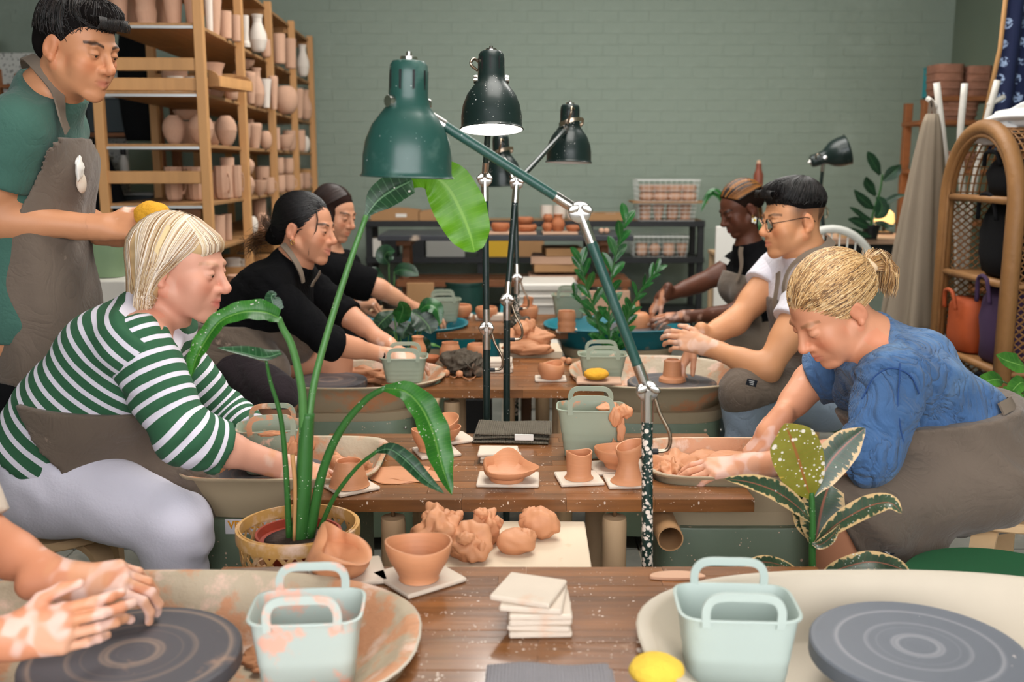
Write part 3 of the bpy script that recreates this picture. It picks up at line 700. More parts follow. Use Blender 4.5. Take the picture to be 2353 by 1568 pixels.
tub('sage tub with clay smeared rim beside the orange sponge', tuple(atz(1383, 872, .585)), R(-2), .172, .12, .095, m_tub, m_tubdirty, .03)
tub('small sage tub behind the calathea at the left turquoise wheel', (-.335, 4.80, .592), R(5), .17, .13, .11, m_tub, m_tub, .03)
tub('small sage tub behind the ribbed clay cylinder', (.29, 4.98, TZ + .002), R(-5), .18, .13, .12, m_tub, m_tubdirty, .03)
# thick clay dripping over the corner of the tub on the second table
def blob(name, c, r, sc, m, parent=None, label=None, seed=0, n=40, amp=.25, freq=3.0, rot=None):
 mb = MB(); rs = np.random.default_rng(seed); ph = rs.uniform(0, 6.28, 12); dr = rs.normal(size=(12, 3))
 mm = n // 2
 mb.sphere((0, 0, 0), 1, n, mm)
 out = []
 for v in mb.v:
  p = np.array(v); d = sum(math.sin(freq * (1 + .45 * k) * float(p @ (dr[k] / np.linalg.norm(dr[k]))) + ph[k]) / (1 + .5 * k) for k in range(8))
  p = p * (1 + amp * d * .45); q = Vector(p) * r; q = Vector((q.x * sc[0], q.y * sc[1], q.z * sc[2]))
  if rot is not None: q = rot @ q
  out.append(tuple(q + Vector(c)))
 mb.v = out
 return mb.build(name, m, parent, True, label=label)
tb3 = [o for o in COL.objects if o.get('label') == 'sage tub with thick clay dripping over its right corner'][0]
for k, (x, y, z, r, sc) in enumerate([(.082, -.05, .132, .022, (1.1, .8, .8)), (.062, -.058, .118, .016, (1, .6, 1.5)), (.078, -.054, .085, .012, (.8, .5, 2.6)), (.05, .02, .125, .03, (1, 1.2, .5)), (.06, -.052, .040, .009, (.7, .5, 2.2))]):
 blob('clay_drip', (x, y, z), r, sc, m_lump, tb3, seed=k, amp=.35)
tb4 = [o for o in COL.objects if 'crusted with clay' in o.get('label', '')][0]
for k, (x, y, z, r, sc) in enumerate([(.075, -.052, .08, .025, (1, .4, 1.4)), (.05, -.058, .06, .02, (1, .4, 1.5)), (.07, -.05, .03, .02, (1, .4, 1.2)), (.0, -.062, .112, .012, (2.6, .5, .5)), (.082, -.02, .1, .02, (.4, 1, 1))]):
 blob('clay_crust', (x, y, z), r, sc, m_lump, tb4, seed=k + 20, amp=.45, freq=5)
# clay slurry banked up inside some pans
def slurry(w, pts, m=m_lump):
 for k, (x, y, z, r, sc) in enumerate(pts): blob('clay_slurry', (x, y, z), r, sc, m, w, seed=int(abs(x * 999)) + k, amp=.45, freq=6, n=36)
slurry(w2r, [(-.16, .06, .535, .075, (1.2, .9, .55)), (-.06, .09, .54, .08, (1.4, .6, .5)), (-.12, -.05, .53, .07, (1.3, .9, .35)), (-.02, .02, .525, .07, (1.3, 1, .3)), (.06, .1, .54, .07, (1.4, .5, .5)), (-.185, .0, .55, .05, (.5, 1.6, .7))])
slurry(w3l, [(-.02, .17, .55, .07, (1.6, .4, .45)), (.12, .15, .545, .07, (1.4, .5, .4)), (-.18, .12, .545, .06, (1.2, .7, .4))])
slurry(w3r, [(.17, .0, .52, .05, (.8, 1.6, .5)), (.12, -.12, .515, .05, (1.6, .7, .4))])
slurry(w2l, [(.12, .12, .52, .05, (1.5, .5, .8)), (-.17, .0, .53, .04, (.6, 1.8, .9))])
slurry(w1l, [(.22, .1, .508, .05, (1.4, .9, .3)), (.2, -.1, .505, .05, (1.2, 1, .2))])
# ---------------------------------------------------------------- tiles, boards and the pots made today
def plate(name, label, cat, loc, rz, w_, d_, th, m, group=None, parent=None):
 o = MB().box((0, 0, th / 2), (w_, d_, th), ch=min(.0025, th * .3)).build(name, m, parent, False, loc); o.rotation_euler = (0, 0, rz)
 if label: tag(o, label, cat, group)
 return o
BT = .009
def tile(label, u, v, z, rz, w_=.115, d_=.115):
 return plate('plaster_tile', label, 'tile', tuple(atz(u, v, z)), R(rz), w_, d_, BT, m_bat, 'plaster tiles under the pots')
def wheel_pot(name, label, cat, prof, u, v, z, wpx, hpx, wob=None, m=m_clay, n=44, tilt=None, rz=0):
 p = atz(u, v, z); dpt = depth_of(p.y, z); r = wpx / 2 / FPX * dpt; h = hpx / FPX * dpt
 o = MB().lathe([(a * r, b * h) for (a, b) in prof], n, wob=(lambda a, rr, zz: wob(a, rr / r, zz / h, r, h)) if wob else None).build(name, m, None, 50, p)
 if tilt: o.rotation_euler = tilt
 else: o.rotation_euler = (0, 0, rz)
 return tag(o, label, cat, 'freshly thrown terracotta pieces')
P_bowl = [(.55, 0), (.62, .02), (.60, .08), (.66, .2), (.80, .42), (.86, .5), (.95, .72), (1, .95), (.985, 1), (.93, 1), (.88, .8), (.7, .4), (.5, .15), (.02, .1)]
P_cyl = [(1.12, 0), (1.1, .03), (.95, .08), (.92, .2), (.94, .5), (.95, .9), (.97, .98), (.93, 1), (.86, .99), (.84, .9), (.82, .3), (.02, .15)]
P_vase2 = [(1.2, 0), (1.12, .04), (.95, .09), (.86, .2), (.72, .42), (.68, .52), (.74, .66), (.90, .85), (.96, .95), (.93, 1), (.86, .99), (.82, .88), (.62, .6), (.02, .4)]
P_dish = [(.55, 0), (.58, .1), (.60, .22), (.85, .42), (.97, .7), (1, .95), (.97, 1), (.9, .95), (.8, .6), (.4, .4), (.02, .36)]
P_jar = [(.60, 0), (.66, .05), (.86, .25), (1, .5), (.93, .72), (.76, .9), (.72, .97), (.76, 1), (.68, 1), (.64, .9), (.7, .6), (.02, .3)]
P_vase3 = [(.62, 0), (.7, .05), (.95, .3), (1, .45), (.86, .62), (.62, .78), (.6, .9), (.7, .98), (.66, 1), (.55, .97), (.5, .85), (.02, .5)]
P_low = [(.72, 0), (.76, .05), (.90, .3), (1, .6), (.96, .85), (.9, .97), (.86, 1), (.80, .95), (.84, .6), (.6, .3), (.02, .2)]
P_beehive = [(1.0, 0), (1.06, .03), (.99, .09), (1.0, .16), (.93, .24), (.95, .30), (.87, .40), (.88, .48), (.80, .58), (.80, .66), (.72, .78), (.70, .9), (.66, 1), (.6, .98), (.6, .8), (.02, .5)]
ov = lambda a, r, z, R_, H_: (.05 * R_ * math.cos(2 * a + .5) * z, .05 * H_ * z * math.sin(a * 2 + 1))
# nearest table
tile('plaster tile under the wide bowl at the near edge of the front table', 963, 1332, TZ + .001, 38, .128, .128)
wheel_pot('clay_bowl', 'wide pink-brown bowl on a tile on the front table', 'bowl', P_bowl, 963, 1330, TZ + .0105, 150, 88, ov)
tile('plaster tile under the collapsed pot beside the plant basket', 797, 1322, TZ + .001, 15, .14, .12)
P_coll = [(.72, 0), (.8, .03), (.95, .22), (1, .45), (.97, .62), (.93, .76), (.82, .86), (.70, .90), (.62, .82), (.6, .6), (.02, .4)]
def coll(a, r, z, R_, H_):
 k = max(0, z - .45) / .5
 return (R_ * k * (-.30 * math.cos(a - 2.2) - .22 * math.cos(2 * a - 1.0) + .10 * math.cos(3 * a)), H_ * k * (.34 * math.cos(a - 2.3) + .14 * math.sin(3 * a)))
wheel_pot('collapsed_pot', 'closed pot with a collapsed folded mouth in front of the plant basket', 'pot', P_coll, 780, 1314, TZ + .0105, 146, 84, coll, n=60)
for k in range(6):
 rz = [2, -4, 3, 1, -8, -20][k];
 p = atz(1238 if k < 4 else 1232, 1435, TZ + .0006)
 o = plate('plaster_tile', f"{['bottom', 'second', 'third', 'fourth', 'fifth', 'topmost'][k]} white plaster tile of the tall stack on the front table", 'tile', (p.x + [.0, .002, -.001, .001, -.004, -.012][k], p.y + [.0, .001, .002, 0, .004, .012][k], TZ + .0006 + k * .0102), R(rz), .103, .103, .010, m_bat, 'stacked tiles on the front table')
# second table
tile('plaster tile under the small bowl half hidden by a plant leaf', 1003, 1042, TZ + .001, 20, .11, .10)
wheel_pot('clay_bowl', 'small footed bowl half hidden behind the drooping plant leaf', 'bowl', P_bowl, 985, 1036, TZ + .0105, 76, 50, ov)
tile('plaster tile under the tilted saucer bowl behind the leaf', 1037, 1012, TZ + .001, 25, .11, .10)
wheel_pot('clay_bowl', 'small bowl nested under a tilted saucer behind the plant leaf', 'bowl', P_bowl, 1026, 1010, TZ + .0105, 66, 30, ov)
wheel_pot('clay_saucer', 'tilted clay saucer resting on a small bowl behind the leaf', 'saucer', P_dish, 1024, 985, TZ + .055, 76, 22, None, tilt=(R(14), R(-16), 0))
for k in range(3):
 p = atz(1146, 1056, TZ + .0006)
 plate('plaster_tile', f"{['bottom', 'middle', 'top'][k]} tile of the low stack behind the folded-rim dish", 'tile', (p.x + [.006, .003, -.002][k], p.y + [.0, .004, .002][k], TZ + .0006 + k * .0085), R([-3, 2, -2][k]), .103, .085, .0083, m_bat, 'low tile stack')
tile('large plaster tile under the folded-rim dish', 1168, 1106, TZ + .001, -2, .150, .105)
def fold(a, r, z, R_, H_):
 k = max(0, z - .3) / .7
 return (R_ * k * (.42 * math.exp(-(((a + .12 + PI) % (2 * PI)) - PI) ** 2 * 5) - .18 * math.cos(2 * a) * .6 + .05 * math.sin(5 * a)), H_ * k * (.75 * math.exp(-(((a - 1.5 + PI) % (2 * PI)) - PI) ** 2 * 2.2) + .40 * math.exp(-(((a - 2.75 + PI) % (2 * PI)) - PI) ** 2 * 5) - .06))
P_fold = [(.66, 0), (.68, .08), (.70, .28), (.92, .5), (1, .8), (.99, .95), (.95, 1), (.9, .93), (.82, .6), (.5, .42), (.02, .38)]
wheel_pot('folded_dish', 'shallow dish with a folded wavy rim on a large tile', 'dish', P_fold, 1165, 1102, TZ + .0105, 118, 34, fold, n=72)
tile('yellowish plaster tile under the plain clay cylinder', 1330, 1104, TZ + .001, 8, .107, .10)
wheel_pot('clay_cylinder', 'plain clay cylinder cup on the second table', 'cup', P_cyl, 1330, 1098, TZ + .0105, 60, 62, ov)
tile('plaster tile under the wide dish behind the waisted vase', 1425, 1078, TZ + .001, 8, .15, .105)
wheel_pot('clay_dish', 'wide shallow clay dish behind the waisted vase', 'dish', P_dish, 1420, 1072, TZ + .0105, 108, 44, ov)
tile('plaster tile under the waisted clay vase by the lamp pole', 1442, 1110, TZ + .001, 4, .107, .095)
def lip(a, r, z, R_, H_):
 k = max(0, z - .6) / .4
 return (R_ * k * .12 * math.cos(a - .6), H_ * k * .12 * math.cos(a - .3))
wheel_pot('waisted_vase', 'waisted clay vase with an uneven pinched mouth by the lamp pole', 'vase', P_vase2, 1443, 1106, TZ + .0105, 68, 86, lip)
tile('plaster tile under the beehive-shaped ridged pot', 806, 1122, TZ + .001, 35, .105, .105)
wheel_pot('ridged_pot', 'ridged beehive-shaped clay pot at the left end of the second table', 'pot', P_beehive, 803, 1116, TZ + .0105, 88, 60, None)
o = blob('slip_puddle', (0, 0, .0015), .085, (1.1, .7, .018), m_clay, None, seed=5, amp=.35, freq=4); o.location = atz(925, 1092, TZ); tag(o, 'puddle of wet slip on the left of the second table', 'puddle')
# third table and what stands behind its left part
tile('plaster tile under the pinched clay bowl on the third table', 1265, 873, TZ + .001, 0, .113, .08)
wheel_pot('clay_bowl', 'small pinched bowl with a wavy mouth on the third table', 'bowl', P_low, 1267, 869, TZ + .0105, 62, 36, lambda a, r, z, R_, H_: (0, H_ * z * .10 * math.sin(2 * a)))
plate('square_board', 'pale square board carrying the orange sponge', 'board', tuple(atz(1376, 878, .602)), R(-4), .155, .10, .010, m_mdf)
o = blob('round_sponge', (0, 0, .020), .044, (1, .95, .46), m_sponge, None, seed=11, amp=.06); o.location = atz(1370, 873, .6125); tag(o, 'round orange-yellow sponge on the pale board', 'sponge')
for k in range(4):
 p = atz(1151, 852, TZ + .0006)
 plate('plaster_tile', f"{['bottom', 'second', 'third', 'top'][k]} tile of the stack between the two lamp poles", 'tile', (p.x + [.0, .003, -.003, .0][k], p.y, TZ + .0006 + k * .0115), R([0, 2, -1, 0][k]), .085, .085, .011, m_bat, 'tiles between the lamp poles')
for (u, v, lab) in ((1025, 866, 'left of the two strung clay balls on the third table'), (1056, 868, 'right of the two strung clay balls on the third table'), (1294, 836, 'left clay ball of the pair by the sage tub'), (1307, 838, 'right clay ball of the pair by the sage tub')):
 o = blob('clay_ball', (0, 0, .0135), .0135, (1, 1, 1), m_lump, None, seed=int(u), amp=.05, n=20); o.location = atz(u, v, TZ + .0005); tag(o, lab, 'ball', 'small clay balls')
pa = [atz(u, v, TZ + .006) for (u, v) in ((1034, 864), (1044, 868), (1056, 862), (1066, 868), (1078, 872), (1090, 868), (1098, 855))]
o = MB().tube([p - pa[0] for p in catmull(pa, 4)], .0014, 5).build('knotted_string', m_lump, None, True, pa[0]); tag(o, 'clay-coated string running between the clay balls', 'string')
o = blob('clay_paddle', (0, 0, .004), .05, (1.25, .32, .07), m_claydk, None, seed=3, amp=.12); o.location = atz(918, 886, TZ + .002); o.rotation_euler = (0, 0, R(10)); tag(o, 'flat clay-covered paddle on the edge of the third table', 'paddle')
wheel_pot('clay_vase', 'small clay vase with a rim behind the dipping hands', 'vase', P_vase3, 961, 830, TZ + .001, 40, 58)
wheel_pot('clay_jar', 'round clay jar behind the crumpled rag', 'jar', P_jar, 1035, 838, TZ + .001, 50, 52)
wheel_pot('clay_bowl', 'clay bowl behind the lamp poles and the crumpled rag', 'bowl', P_low, 1098, 832, TZ + .001, 52, 42)
wheel_pot('clay_saucer', 'dark little saucer under the calathea leaves', 'saucer', P_dish, 988, 836, TZ + .001, 44, 18, m=m_claydk)
# plaster board and the heap of clay at the back of the third table, and the one behind the front table
st1 = thing('low_stand', 'small wooden stand under the plaster board of clay lumps', 'stand', (-.005, 2.015, 0))
MB().box((0, 0, .49), (.30, .26, .02), ch=.003).build('stand_top', m_legwood, st1, False)
for (x, y) in ((-.12, -.10), (.12, -.10), (-.12, .10), (.12, .10)): MB().lathe([(.016, 0), (.018, .48)], 10).build('leg', m_legwood, st1, 40, (x, y, 0))
o = plate('plaster_board', 'white plaster board carrying five lumps of clay behind the front table', 'board', (.0, 2.03, .5005), R(-1), .33, .33, .03, m_plaster)
LZ = .532
# lumps: rough clay in loose folded heaps
def lump(label, u, v, wpx, hpx, z, seed, amp, freq, extra=(), fl=1.0):
 p = atz(u, v, z); dd = depth_of(p.y, z); r = wpx / 2 / FPX * dd; h = hpx / FPX * dd
 t = thing('clay_lump', label, 'clay', p, 0, 'lumps of raw clay')
 blob('lump_body', (0, 0, h * .47), 1, (r, r * fl, h * .52), m_lump, t, seed=seed, amp=amp, freq=freq, n=56)
 for k, (x, y, zz, rr, sc) in enumerate(extra): blob('clay_fold', (x * r, y * r, zz * h), rr * r, sc, m_lump, t, seed=seed * 7 + k, amp=.3, freq=4, n=32)
 return t
lump('ragged long clay lump at the left of the plaster board', 1010, 1262, 106, 92, LZ, 1, .42, 4.0, [(-.9, -.1, .25, .32, (1.3, .8, .7)), (.45, -.5, .5, .42, (1.2, .7, .8)), (0, 0, 1.0, .22, (1, 1, .9)), (-.5, .1, .85, .25, (1, 1, .9)), (.7, .2, .8, .35, (1, 1, .8))])
lump('knotted clay lump with a curled hole at the front of the board', 1080, 1282, 86, 76, LZ, 2, .38, 3.6, [(-.2, -.65, .75, .42, (1.1, .7, .7)), (.6, -.4, .4, .40, (.7, .9, 1.3)), (-.6, -.3, .3, .4, (1, .8, .8))])
lump('tall folded clay lump at the back of the board', 1117, 1248, 66, 84, LZ, 3, .34, 3.6, [(.8, -.2, .62, .45, (.8, .8, .9)), (-.3, -.4, .9, .5, (1, .8, .8)), (.2, -.7, .6, .35, (1, .6, 1.2))])
lump('smooth oblong clay lump in the middle of the board', 1186, 1268, 90, 58, LZ, 4, .22, 2.2, [(.55, .1, .55, .5, (.9, .9, .8))], .8)
lump('round flat-faced clay lump standing at the back right of the board', 1240, 1234, 92, 70, LZ, 5, .14, 4.5, [(-.5, .2, .6, .55, (1, .8, 1))], .6)
plate('plaster_board', 'plaster board under the big folded clay heap behind the third table', 'board', tuple(atz(1218, 814, TZ - .03)), R(2), .26, .20, .03, m_plaster)
lump('big stacked heap of folded clay slabs behind the third table', 1212, 812, 104, 62, TZ + .002, 9, .30, 3.0, [(-.2, -.3, .95, .4, (1, .8, .8)), (.5, -.2, .6, .5, (1.2, .7, .6)), (-.4, -.5, .3, .55, (1.3, .7, .5)), (.3, -.6, .25, .55, (1.5, .6, .45)), (.75, -.2, .55, .25, (1, .6, .8)), (.1, -.2, 1.05, .28, (.9, .5, 1.2))], .75)
st2 = thing('low_stand', 'small stand under the plaster board behind the third table', 'stand', (.095, 4.15, 0))
MB().box((0, -.02, .52), (.24, .2, .02), ch=.003).build('stand_top', m_legwood, st2, False)
for (x, y) in ((-.1, -.08), (.1, -.08), (-.1, .06), (.1, .06)): MB().lathe([(.016, 0), (.018, .51)], 10).build('leg', m_legwood, st2, 40, (x, y, 0))
# farthest table
tile('plaster tile under the left round bowl on the farthest table', 1060, 728, TZ + .001, 0)
wheel_pot('clay_bowl', 'left of the two round bowls on the farthest table', 'bowl', P_low, 1057, 728, TZ + .0105, 56, 28)
tile('plaster tile under the right round bowl on the farthest table', 1118, 732, TZ + .001, 5)
wheel_pot('clay_bowl', 'right round bowl beside the lamp pole on the farthest table', 'bowl', P_low, 1118, 731, TZ + .0105, 52, 26)
wheel_pot('clay_jar', 'squat clay jar with a leaning cup on top on the farthest table', 'jar', P_low, 1215, 735, TZ + .001, 44, 32)
wheel_pot('clay_cup', 'leaning clay cup on top of the squat jar', 'cup', P_cyl, 1212, 702, TZ + .068, 24, 20, tilt=(0, R(8), 0))
tile('plaster tile under the ribbed clay cylinder', 1302, 762, TZ + .001, 0, .10, .09)
wheel_pot('clay_cylinder', 'ribbed two-bellied clay cylinder on the farthest table', 'vase', [(1.0, 0), (1.02, .05), (.93, .12), (1, .28), (.98, .42), (.90, .5), (1, .62), (.98, .8), (.92, .95), (.9, 1), (.8, .98), (.76, .5), (.02, .2)], 1302, 760, TZ + .0105, 42, 46)
o = blob('clay_ball', (0, 0, .018), .018, (1, 1, .9), m_rag, None, seed=31, amp=.05, n=20); o.location = atz(1020, 752, TZ + .001); tag(o, 'dull clay ball by the left turquoise pan', 'ball', 'small clay balls')
plate('plaster_tile', 'small pale tile behind the rag on the farthest table', 'tile', tuple(atz(1150, 735, TZ + .001)), 0, .10, .09, .03, m_bat)
# the clay cone being thrown on the right turquoise wheel and the one under the glasses man's hands
p = Vector((.60, 4.72, .578))
o = MB().lathe([(.062, 0), (.064, .02), (.058, .055), (.045, .068), (.014, .072), (.012, .10), (.006, .135)], 32).build('thrown_clay', m_clay, None, 40, p); tag(o, 'spun clay mound with a tall point on the right turquoise wheel', 'clay')
p = Vector((.575, 3.50, .577))
o = MB().lathe([(.048, 0), (.046, .012), (.034, .02), (.031, .05), (.030, .075), (.022, .08), (.02, .03)], 32).build('thrown_clay', m_clay, None, 40, p); tag(o, 'small wet clay cylinder under the hands of the person in glasses', 'clay')
# ---------------------------------------------------------------- cloths and sponges
def cloth(name, label, loc, rz, wd, dp, th, m, layers=1, seed=0, ripple=.004):
 t = thing(name, label, 'towel', loc, rz)
 rs = np.random.default_rng(seed); nx, ny = 34, 18
 for L_ in range(layers):
  ph = rs.uniform(0, 6, 6); ox, oy = rs.uniform(-.006, .006, 2); rings = []
  top = [];
  def z(x, y): return ripple * (math.sin(7 * x / wd + ph[0]) + .7 * math.sin(9 * y / dp + ph[1]) + .5 * math.sin(5 * (x + y) / wd + ph[2])) * .5
  z0 = L_ * th
  mb = MB(); idx = {}
  for i in range(nx + 1):
   ring = []
   x = (i / nx - .5) * wd
   for j in range(ny):
    a = 2 * PI * j / ny
    cy = math.copysign(abs(math.cos(a)) ** .35, math.cos(a)); sz = math.copysign(abs(math.sin(a)) ** .8, math.sin(a))
    y = cy * dp / 2 * (1 + .012 * math.sin(12 * x / wd + ph[3]))
    zz = z0 + th / 2 + sz * th * .49 * (1 if 0 < i < nx else .3)
    ring.append((x + ox, y + oy, max(.0, zz) + (z(x, y) if sz > 0 else z(x, y) * (1 if L_ else .0)) * (.3 + .7 * (L_ + 1) / layers)))
   rings.append(ring)
  MB().loft(rings).build('towel_fold', m, t, 60)
 return t
cloth('folded_towel', 'grey waffle towel lying at the near edge of the front table', (.02 + .035, 1.325, TZ + .001), R(-1), .185, .17, .008, m_towelgrey, 2, 1, .006)
cl = cloth('folded_towel', 'folded khaki waffle towel on the second table', tuple(atz(1178, 1006, TZ + .001)), R(-3), .212, .135, .011, m_towelkhaki, 3, 2, .004)
plate('care_tag', None, None, (.035, -.0715, .012), 0, .052, .0025, .018, m_paper, parent=cl)
# crumpled rags
def rag(label, u, v, z, wpx, hpx, seed, fl=.9, dark=m_rag):
 p = atz(u, v, z); dd = depth_of(p.y, z); r = wpx / 2 / FPX * dd; h = hpx / FPX * dd
 t = thing('crumpled_rag', label, 'rag', p)
 rs = np.random.default_rng(seed); ph = rs.uniform(0, 6, 14); dr = rs.normal(size=(10, 3)); dr /= np.linalg.norm(dr, axis=1)[:, None]; n, m_ = 110, 50; rings = []
 for i in range(m_ + 1):
  th = PI * i / m_; ring = []
  for j in range(n):
   a = 2 * PI * j / n; p_ = np.array((math.sin(th) * math.cos(a), math.sin(th) * math.sin(a), -math.cos(th)))
   f = 1 + sum((.30 / (1 + .5 * k)) * (.5 - abs(math.sin((2.2 + 1.1 * k) * float(p_ @ dr[k]) + ph[k] + .8 * math.sin(3 * float(p_ @ dr[(k + 3) % 10]) + ph[k + 4]))) ** .7) for k in range(9))
   q = p_ * f; ring.append((r * q[0], r * fl * q[1], max(.0005, h * (.42 + .58 * q[2]))))
  rings.append(ring)
 MB().loft(rings).build('crumpled_cloth', dark, t, True)
 for k in range(3):
  a = ph[6 + k]; pts = [(r * .6 * math.cos(a), r * .6 * fl * math.sin(a) - r * .2, h * .5), (r * .95 * math.cos(a), -r * .6, h * .25), (r * 1.15 * math.cos(a), -r * .75, .004)]
  MB().strip(catmull(pts, 5), [r * .5, r * .55, r * .5, r * .45, r * .4, r * .4, r * .4, r * .4, r * .35, r * .3, r * .2], .004, up=(0, -.5, 1)).build('loose_corner', dark, t, True)
 return t
rag('crumpled dark rag in front of the lamp poles on the third table', 1072, 858, TZ + .001, 112, 60, 4)
rag('crumpled dark rag on the farthest table behind the lamp poles', 1192, 752, TZ + .001, 76, 30, 6)
o = blob('yellow_sponge', (0, 0, .022), .042, (1, .9, .52), m_spongelt, None, seed=12, amp=.05); o.location = atz(1508, 1572, TZ + .001); tag(o, 'bright yellow sponge at the near edge of the front table', 'sponge')
rb = MB(); pts = [(math.cos(a) * .052, math.sin(a) * .026 * (1 if math.sin(a) > 0 else .35)) for a in [2 * PI * j / 28 for j in range(28)]]
rb.loft([[(x, y, 0) for (x, y) in pts], [(x, y, .005) for (x, y) in pts]])
o = rb.build('wooden_rib', mat('pink_wood_rib', srgb(206, 160, 130), .6), None, 40, atz(1557, 1330, TZ + .0012)); tag(o, 'half-moon wooden throwing rib behind the clean tub', 'tool')
o = blob('dried_clay_crust', (0, 0, .001), .075, (1.3, .28, .05), mat('grey_clay_crust', srgb(150, 128, 112), .95, var=.4, vscale=14, bump=.8, bscale=60), None, seed=41, amp=.3, freq=4); o.location = (-.43, 1.782, TZ); tag(o, 'grey crust of dried clay on the back left corner of the front table', 'clay')
# ---------------------------------------------------------------- jointed work lamps
def rot_to(z):                                            # matrix turning +z to a direction
 z = Vector(z).normalized(); x = z.orthogonal().normalized()
 if abs(z.z) < .99: x = Vector((0, 0, 1)).cross(z).normalized()
 return Matrix((x, z.cross(x), z)).transposed()
SHADE = [(.088, 0), (.090, .002), (.0865, .005), (.085, .012), (.0845, .04), (.080, .068), (.068, .098), (.053, .118), (.042, .132), (.0375, .15), (.0365, .19), (.0355, .208), (.030, .2155), (.016, .218)]
SHIN = [(.0865, .0005), (.083, .012), (.082, .04), (.077, .068), (.065, .096), (.05, .115), (.038, .13), (.0, .135)]
def lamp(label, base, joints, shade_at, shade_dir, m, mpole, k=1.0, lit=False, pole_r=.0115, yoke='side', cat='lamp', base_r=.11, light=0, bulbcol=None):
 """base: foot on the floor; joints: points of the arm; shade_at: pivot on the neck; shade_dir: direction from the mouth to the cap"""
 base = Vector(base); t = thing('jointed_lamp', label, cat, base)
 L = lambda p: Vector(p) - base
 MB().lathe([(base_r, 0), (base_r, .012), (base_r * .9, .02), (.02, .03), (.013, .05)], 28).build('base', m, t, 40)
 pts = [base + Vector((0, 0, .03))] + [Vector(j) for j in joints] + [Vector(shade_at)]
 for i in range(len(pts) - 1):
  a, b = L(pts[i]), L(pts[i + 1]); r = pole_r * (1 if i == 0 else .9 if i == 1 else .8)
  e = (b - a).normalized()
  a2 = a + e * (.03 if i else 0); b2 = b - e * (.045 if i == len(pts) - 2 else .03)
  MB().tube([a2, b2], r, 14).build('pole' if i == 0 else 'arm', mpole if i == 0 else m, t, 40)
  if i: MB().tube([a, a2 + e * .03], r * 1.12, 12).build('ferrule', m_chrome, t, 40)
  MB().tube([b2 - e * .035, b], r * 1.12, 12).build('ferrule', m_chrome, t, 40)
  if i < len(pts) - 2:                              # joint: two discs, a bolt and a wing nut facing the room
   j = thing_part('joint', t, b)
   for q in (-.006, .006):
    MB().lathe([(.021 * k, -.0045), (.0225 * k, -.003), (.0225 * k, .003), (.020 * k, .0045), (.002, .0045)], 20).xf(Matrix.Rotation(R(90), 3, 'X')).move((0, q, 0)).build('joint_disc', m_chrome, j, 40)
   MB().tube([(0, -.026, 0), (0, .02, 0)], .006, 8).build('bolt', m_chrome, j, 40)
   for sx in (-1, 1): MB().sphere((sx * .013, -.024, .007), .010 * k, 12, 8, (1.25, .22, .75), Matrix.Rotation(sx * .5, 3, 'Y')).build('wing_nut', m_chrome, j, True)
 # cable loops past the joints
 for jn in joints[:-1] if len(joints) > 1 else joints:
  q = L(jn)
  MB().tube(catmull([q + Vector((.012, 0, -.13)), q + Vector((.045, 0, -.125)), q + Vector((.048, -.005, -.09)), q + Vector((.026, -.005, -.045)), q + Vector((.012, -.005, .0))], 7), .0042, 8).build('cable', m_bronze, t, True)
  MB().tube([q + Vector((.006, 0, -.13)), q + Vector((.026, 0, -.13))], .0065, 8).build('grommet', m_blackp, t, 40)
 # the shade
 Rm = rot_to(shade_dir); piv = L(shade_at); org = piv - Rm @ Vector((0, 0, .140 * k))
 S = lambda mb: mb.xf(Matrix.Diagonal((k, k, k))).xf(Rm).move(org)
 sh = S(MB().lathe(SHADE, 48, caps=False)).build('shade', m, t, 40)
 S(MB().lathe(SHIN, 40, caps=False)).build('shade_lining', m_lampwhite, sh, True)
 S(MB().lathe([(.0155, .217), (.0165, .219), (.0155, .224), (.006, .226), (.005, .233), (.001, .234)], 20)).build('cap', m_chrome, sh, 40)
 for j in range(9):
  a = 2 * PI * j / 9 + .1
  S(MB().box((math.cos(a) * .0363, math.sin(a) * .0363, .180), (.0016, .0045, .036), Matrix.Rotation(a, 3, 'Z'))).build('vent_slot', m_blackp, sh, False)
 for sx in (-1, 1):
  S(MB().lathe([(.012, 0), (.0125, .004), (.011, .011), (.002, .012)], 16).xf(Matrix.Rotation(sx * R(90), 3, 'Y')).move((sx * .038, 0, .140))).build('side_knob', m_chrome, sh, 40)
 if yoke == 'wrap':                                     # a fork round the neck, seen from outside
  arc = [(math.cos(a) * .052, math.sin(a) * .052, .140 - .02 * math.sin(a)) for a in [PI + PI * i / 14 for i in range(15)]]
  S(MB().strip([Vector(p) for p in arc], .0035, .014)).build('yoke', m_bronze, sh, 40)
  S(MB().tube(catmull([(-.045, -.03, .14), (-.05, -.05, .18), (-.042, -.045, .20), (-.02, -.037, .196)], 6), .0042, 8)).build('cable', m_bronze, sh, True)
 else:
  S(MB().tube(catmull([(.038, .02, .16), (.055, .03, .172), (.056, .03, .182), (.048, .02, .192), (.036, .01, .188)], 6), .0042, 8)).build('cable', m_bronze, sh, True)
 bm = m_bulb if lit else m_lampwhite
 S(MB().lathe([(.002, .006), (.03, .010), (.058, .018), (.062, .028), (.055, .05), (.03, .09), (.016, .12)], 28)).build('bulb', bm, sh, True)
 if light:
  d = bpy.data.lights.new('lamp_light', 'SPOT'); d.energy = light; d.spot_size = R(120); d.shadow_soft_size = .04; d.color = (1, .95, .88)
  lo = bpy.data.objects.new('lamp_light', d); COL.objects.link(lo); lo.parent = t; lo.location = org - Rm @ Vector((0, 0, .01)); lo.rotation_euler = (Rm.to_euler() if False else Vector(-(Rm @ Vector((0, 0, 1)))).to_track_quat('-Z', 'Y').to_euler())
 return t
def thing_part(name, parent, loc):
 o = MB().lathe([(.006, -.01), (.006, .01)], 8).xf(Matrix.Rotation(R(90), 3, 'X')).build(name, m_chrome, parent, 40, loc); return o
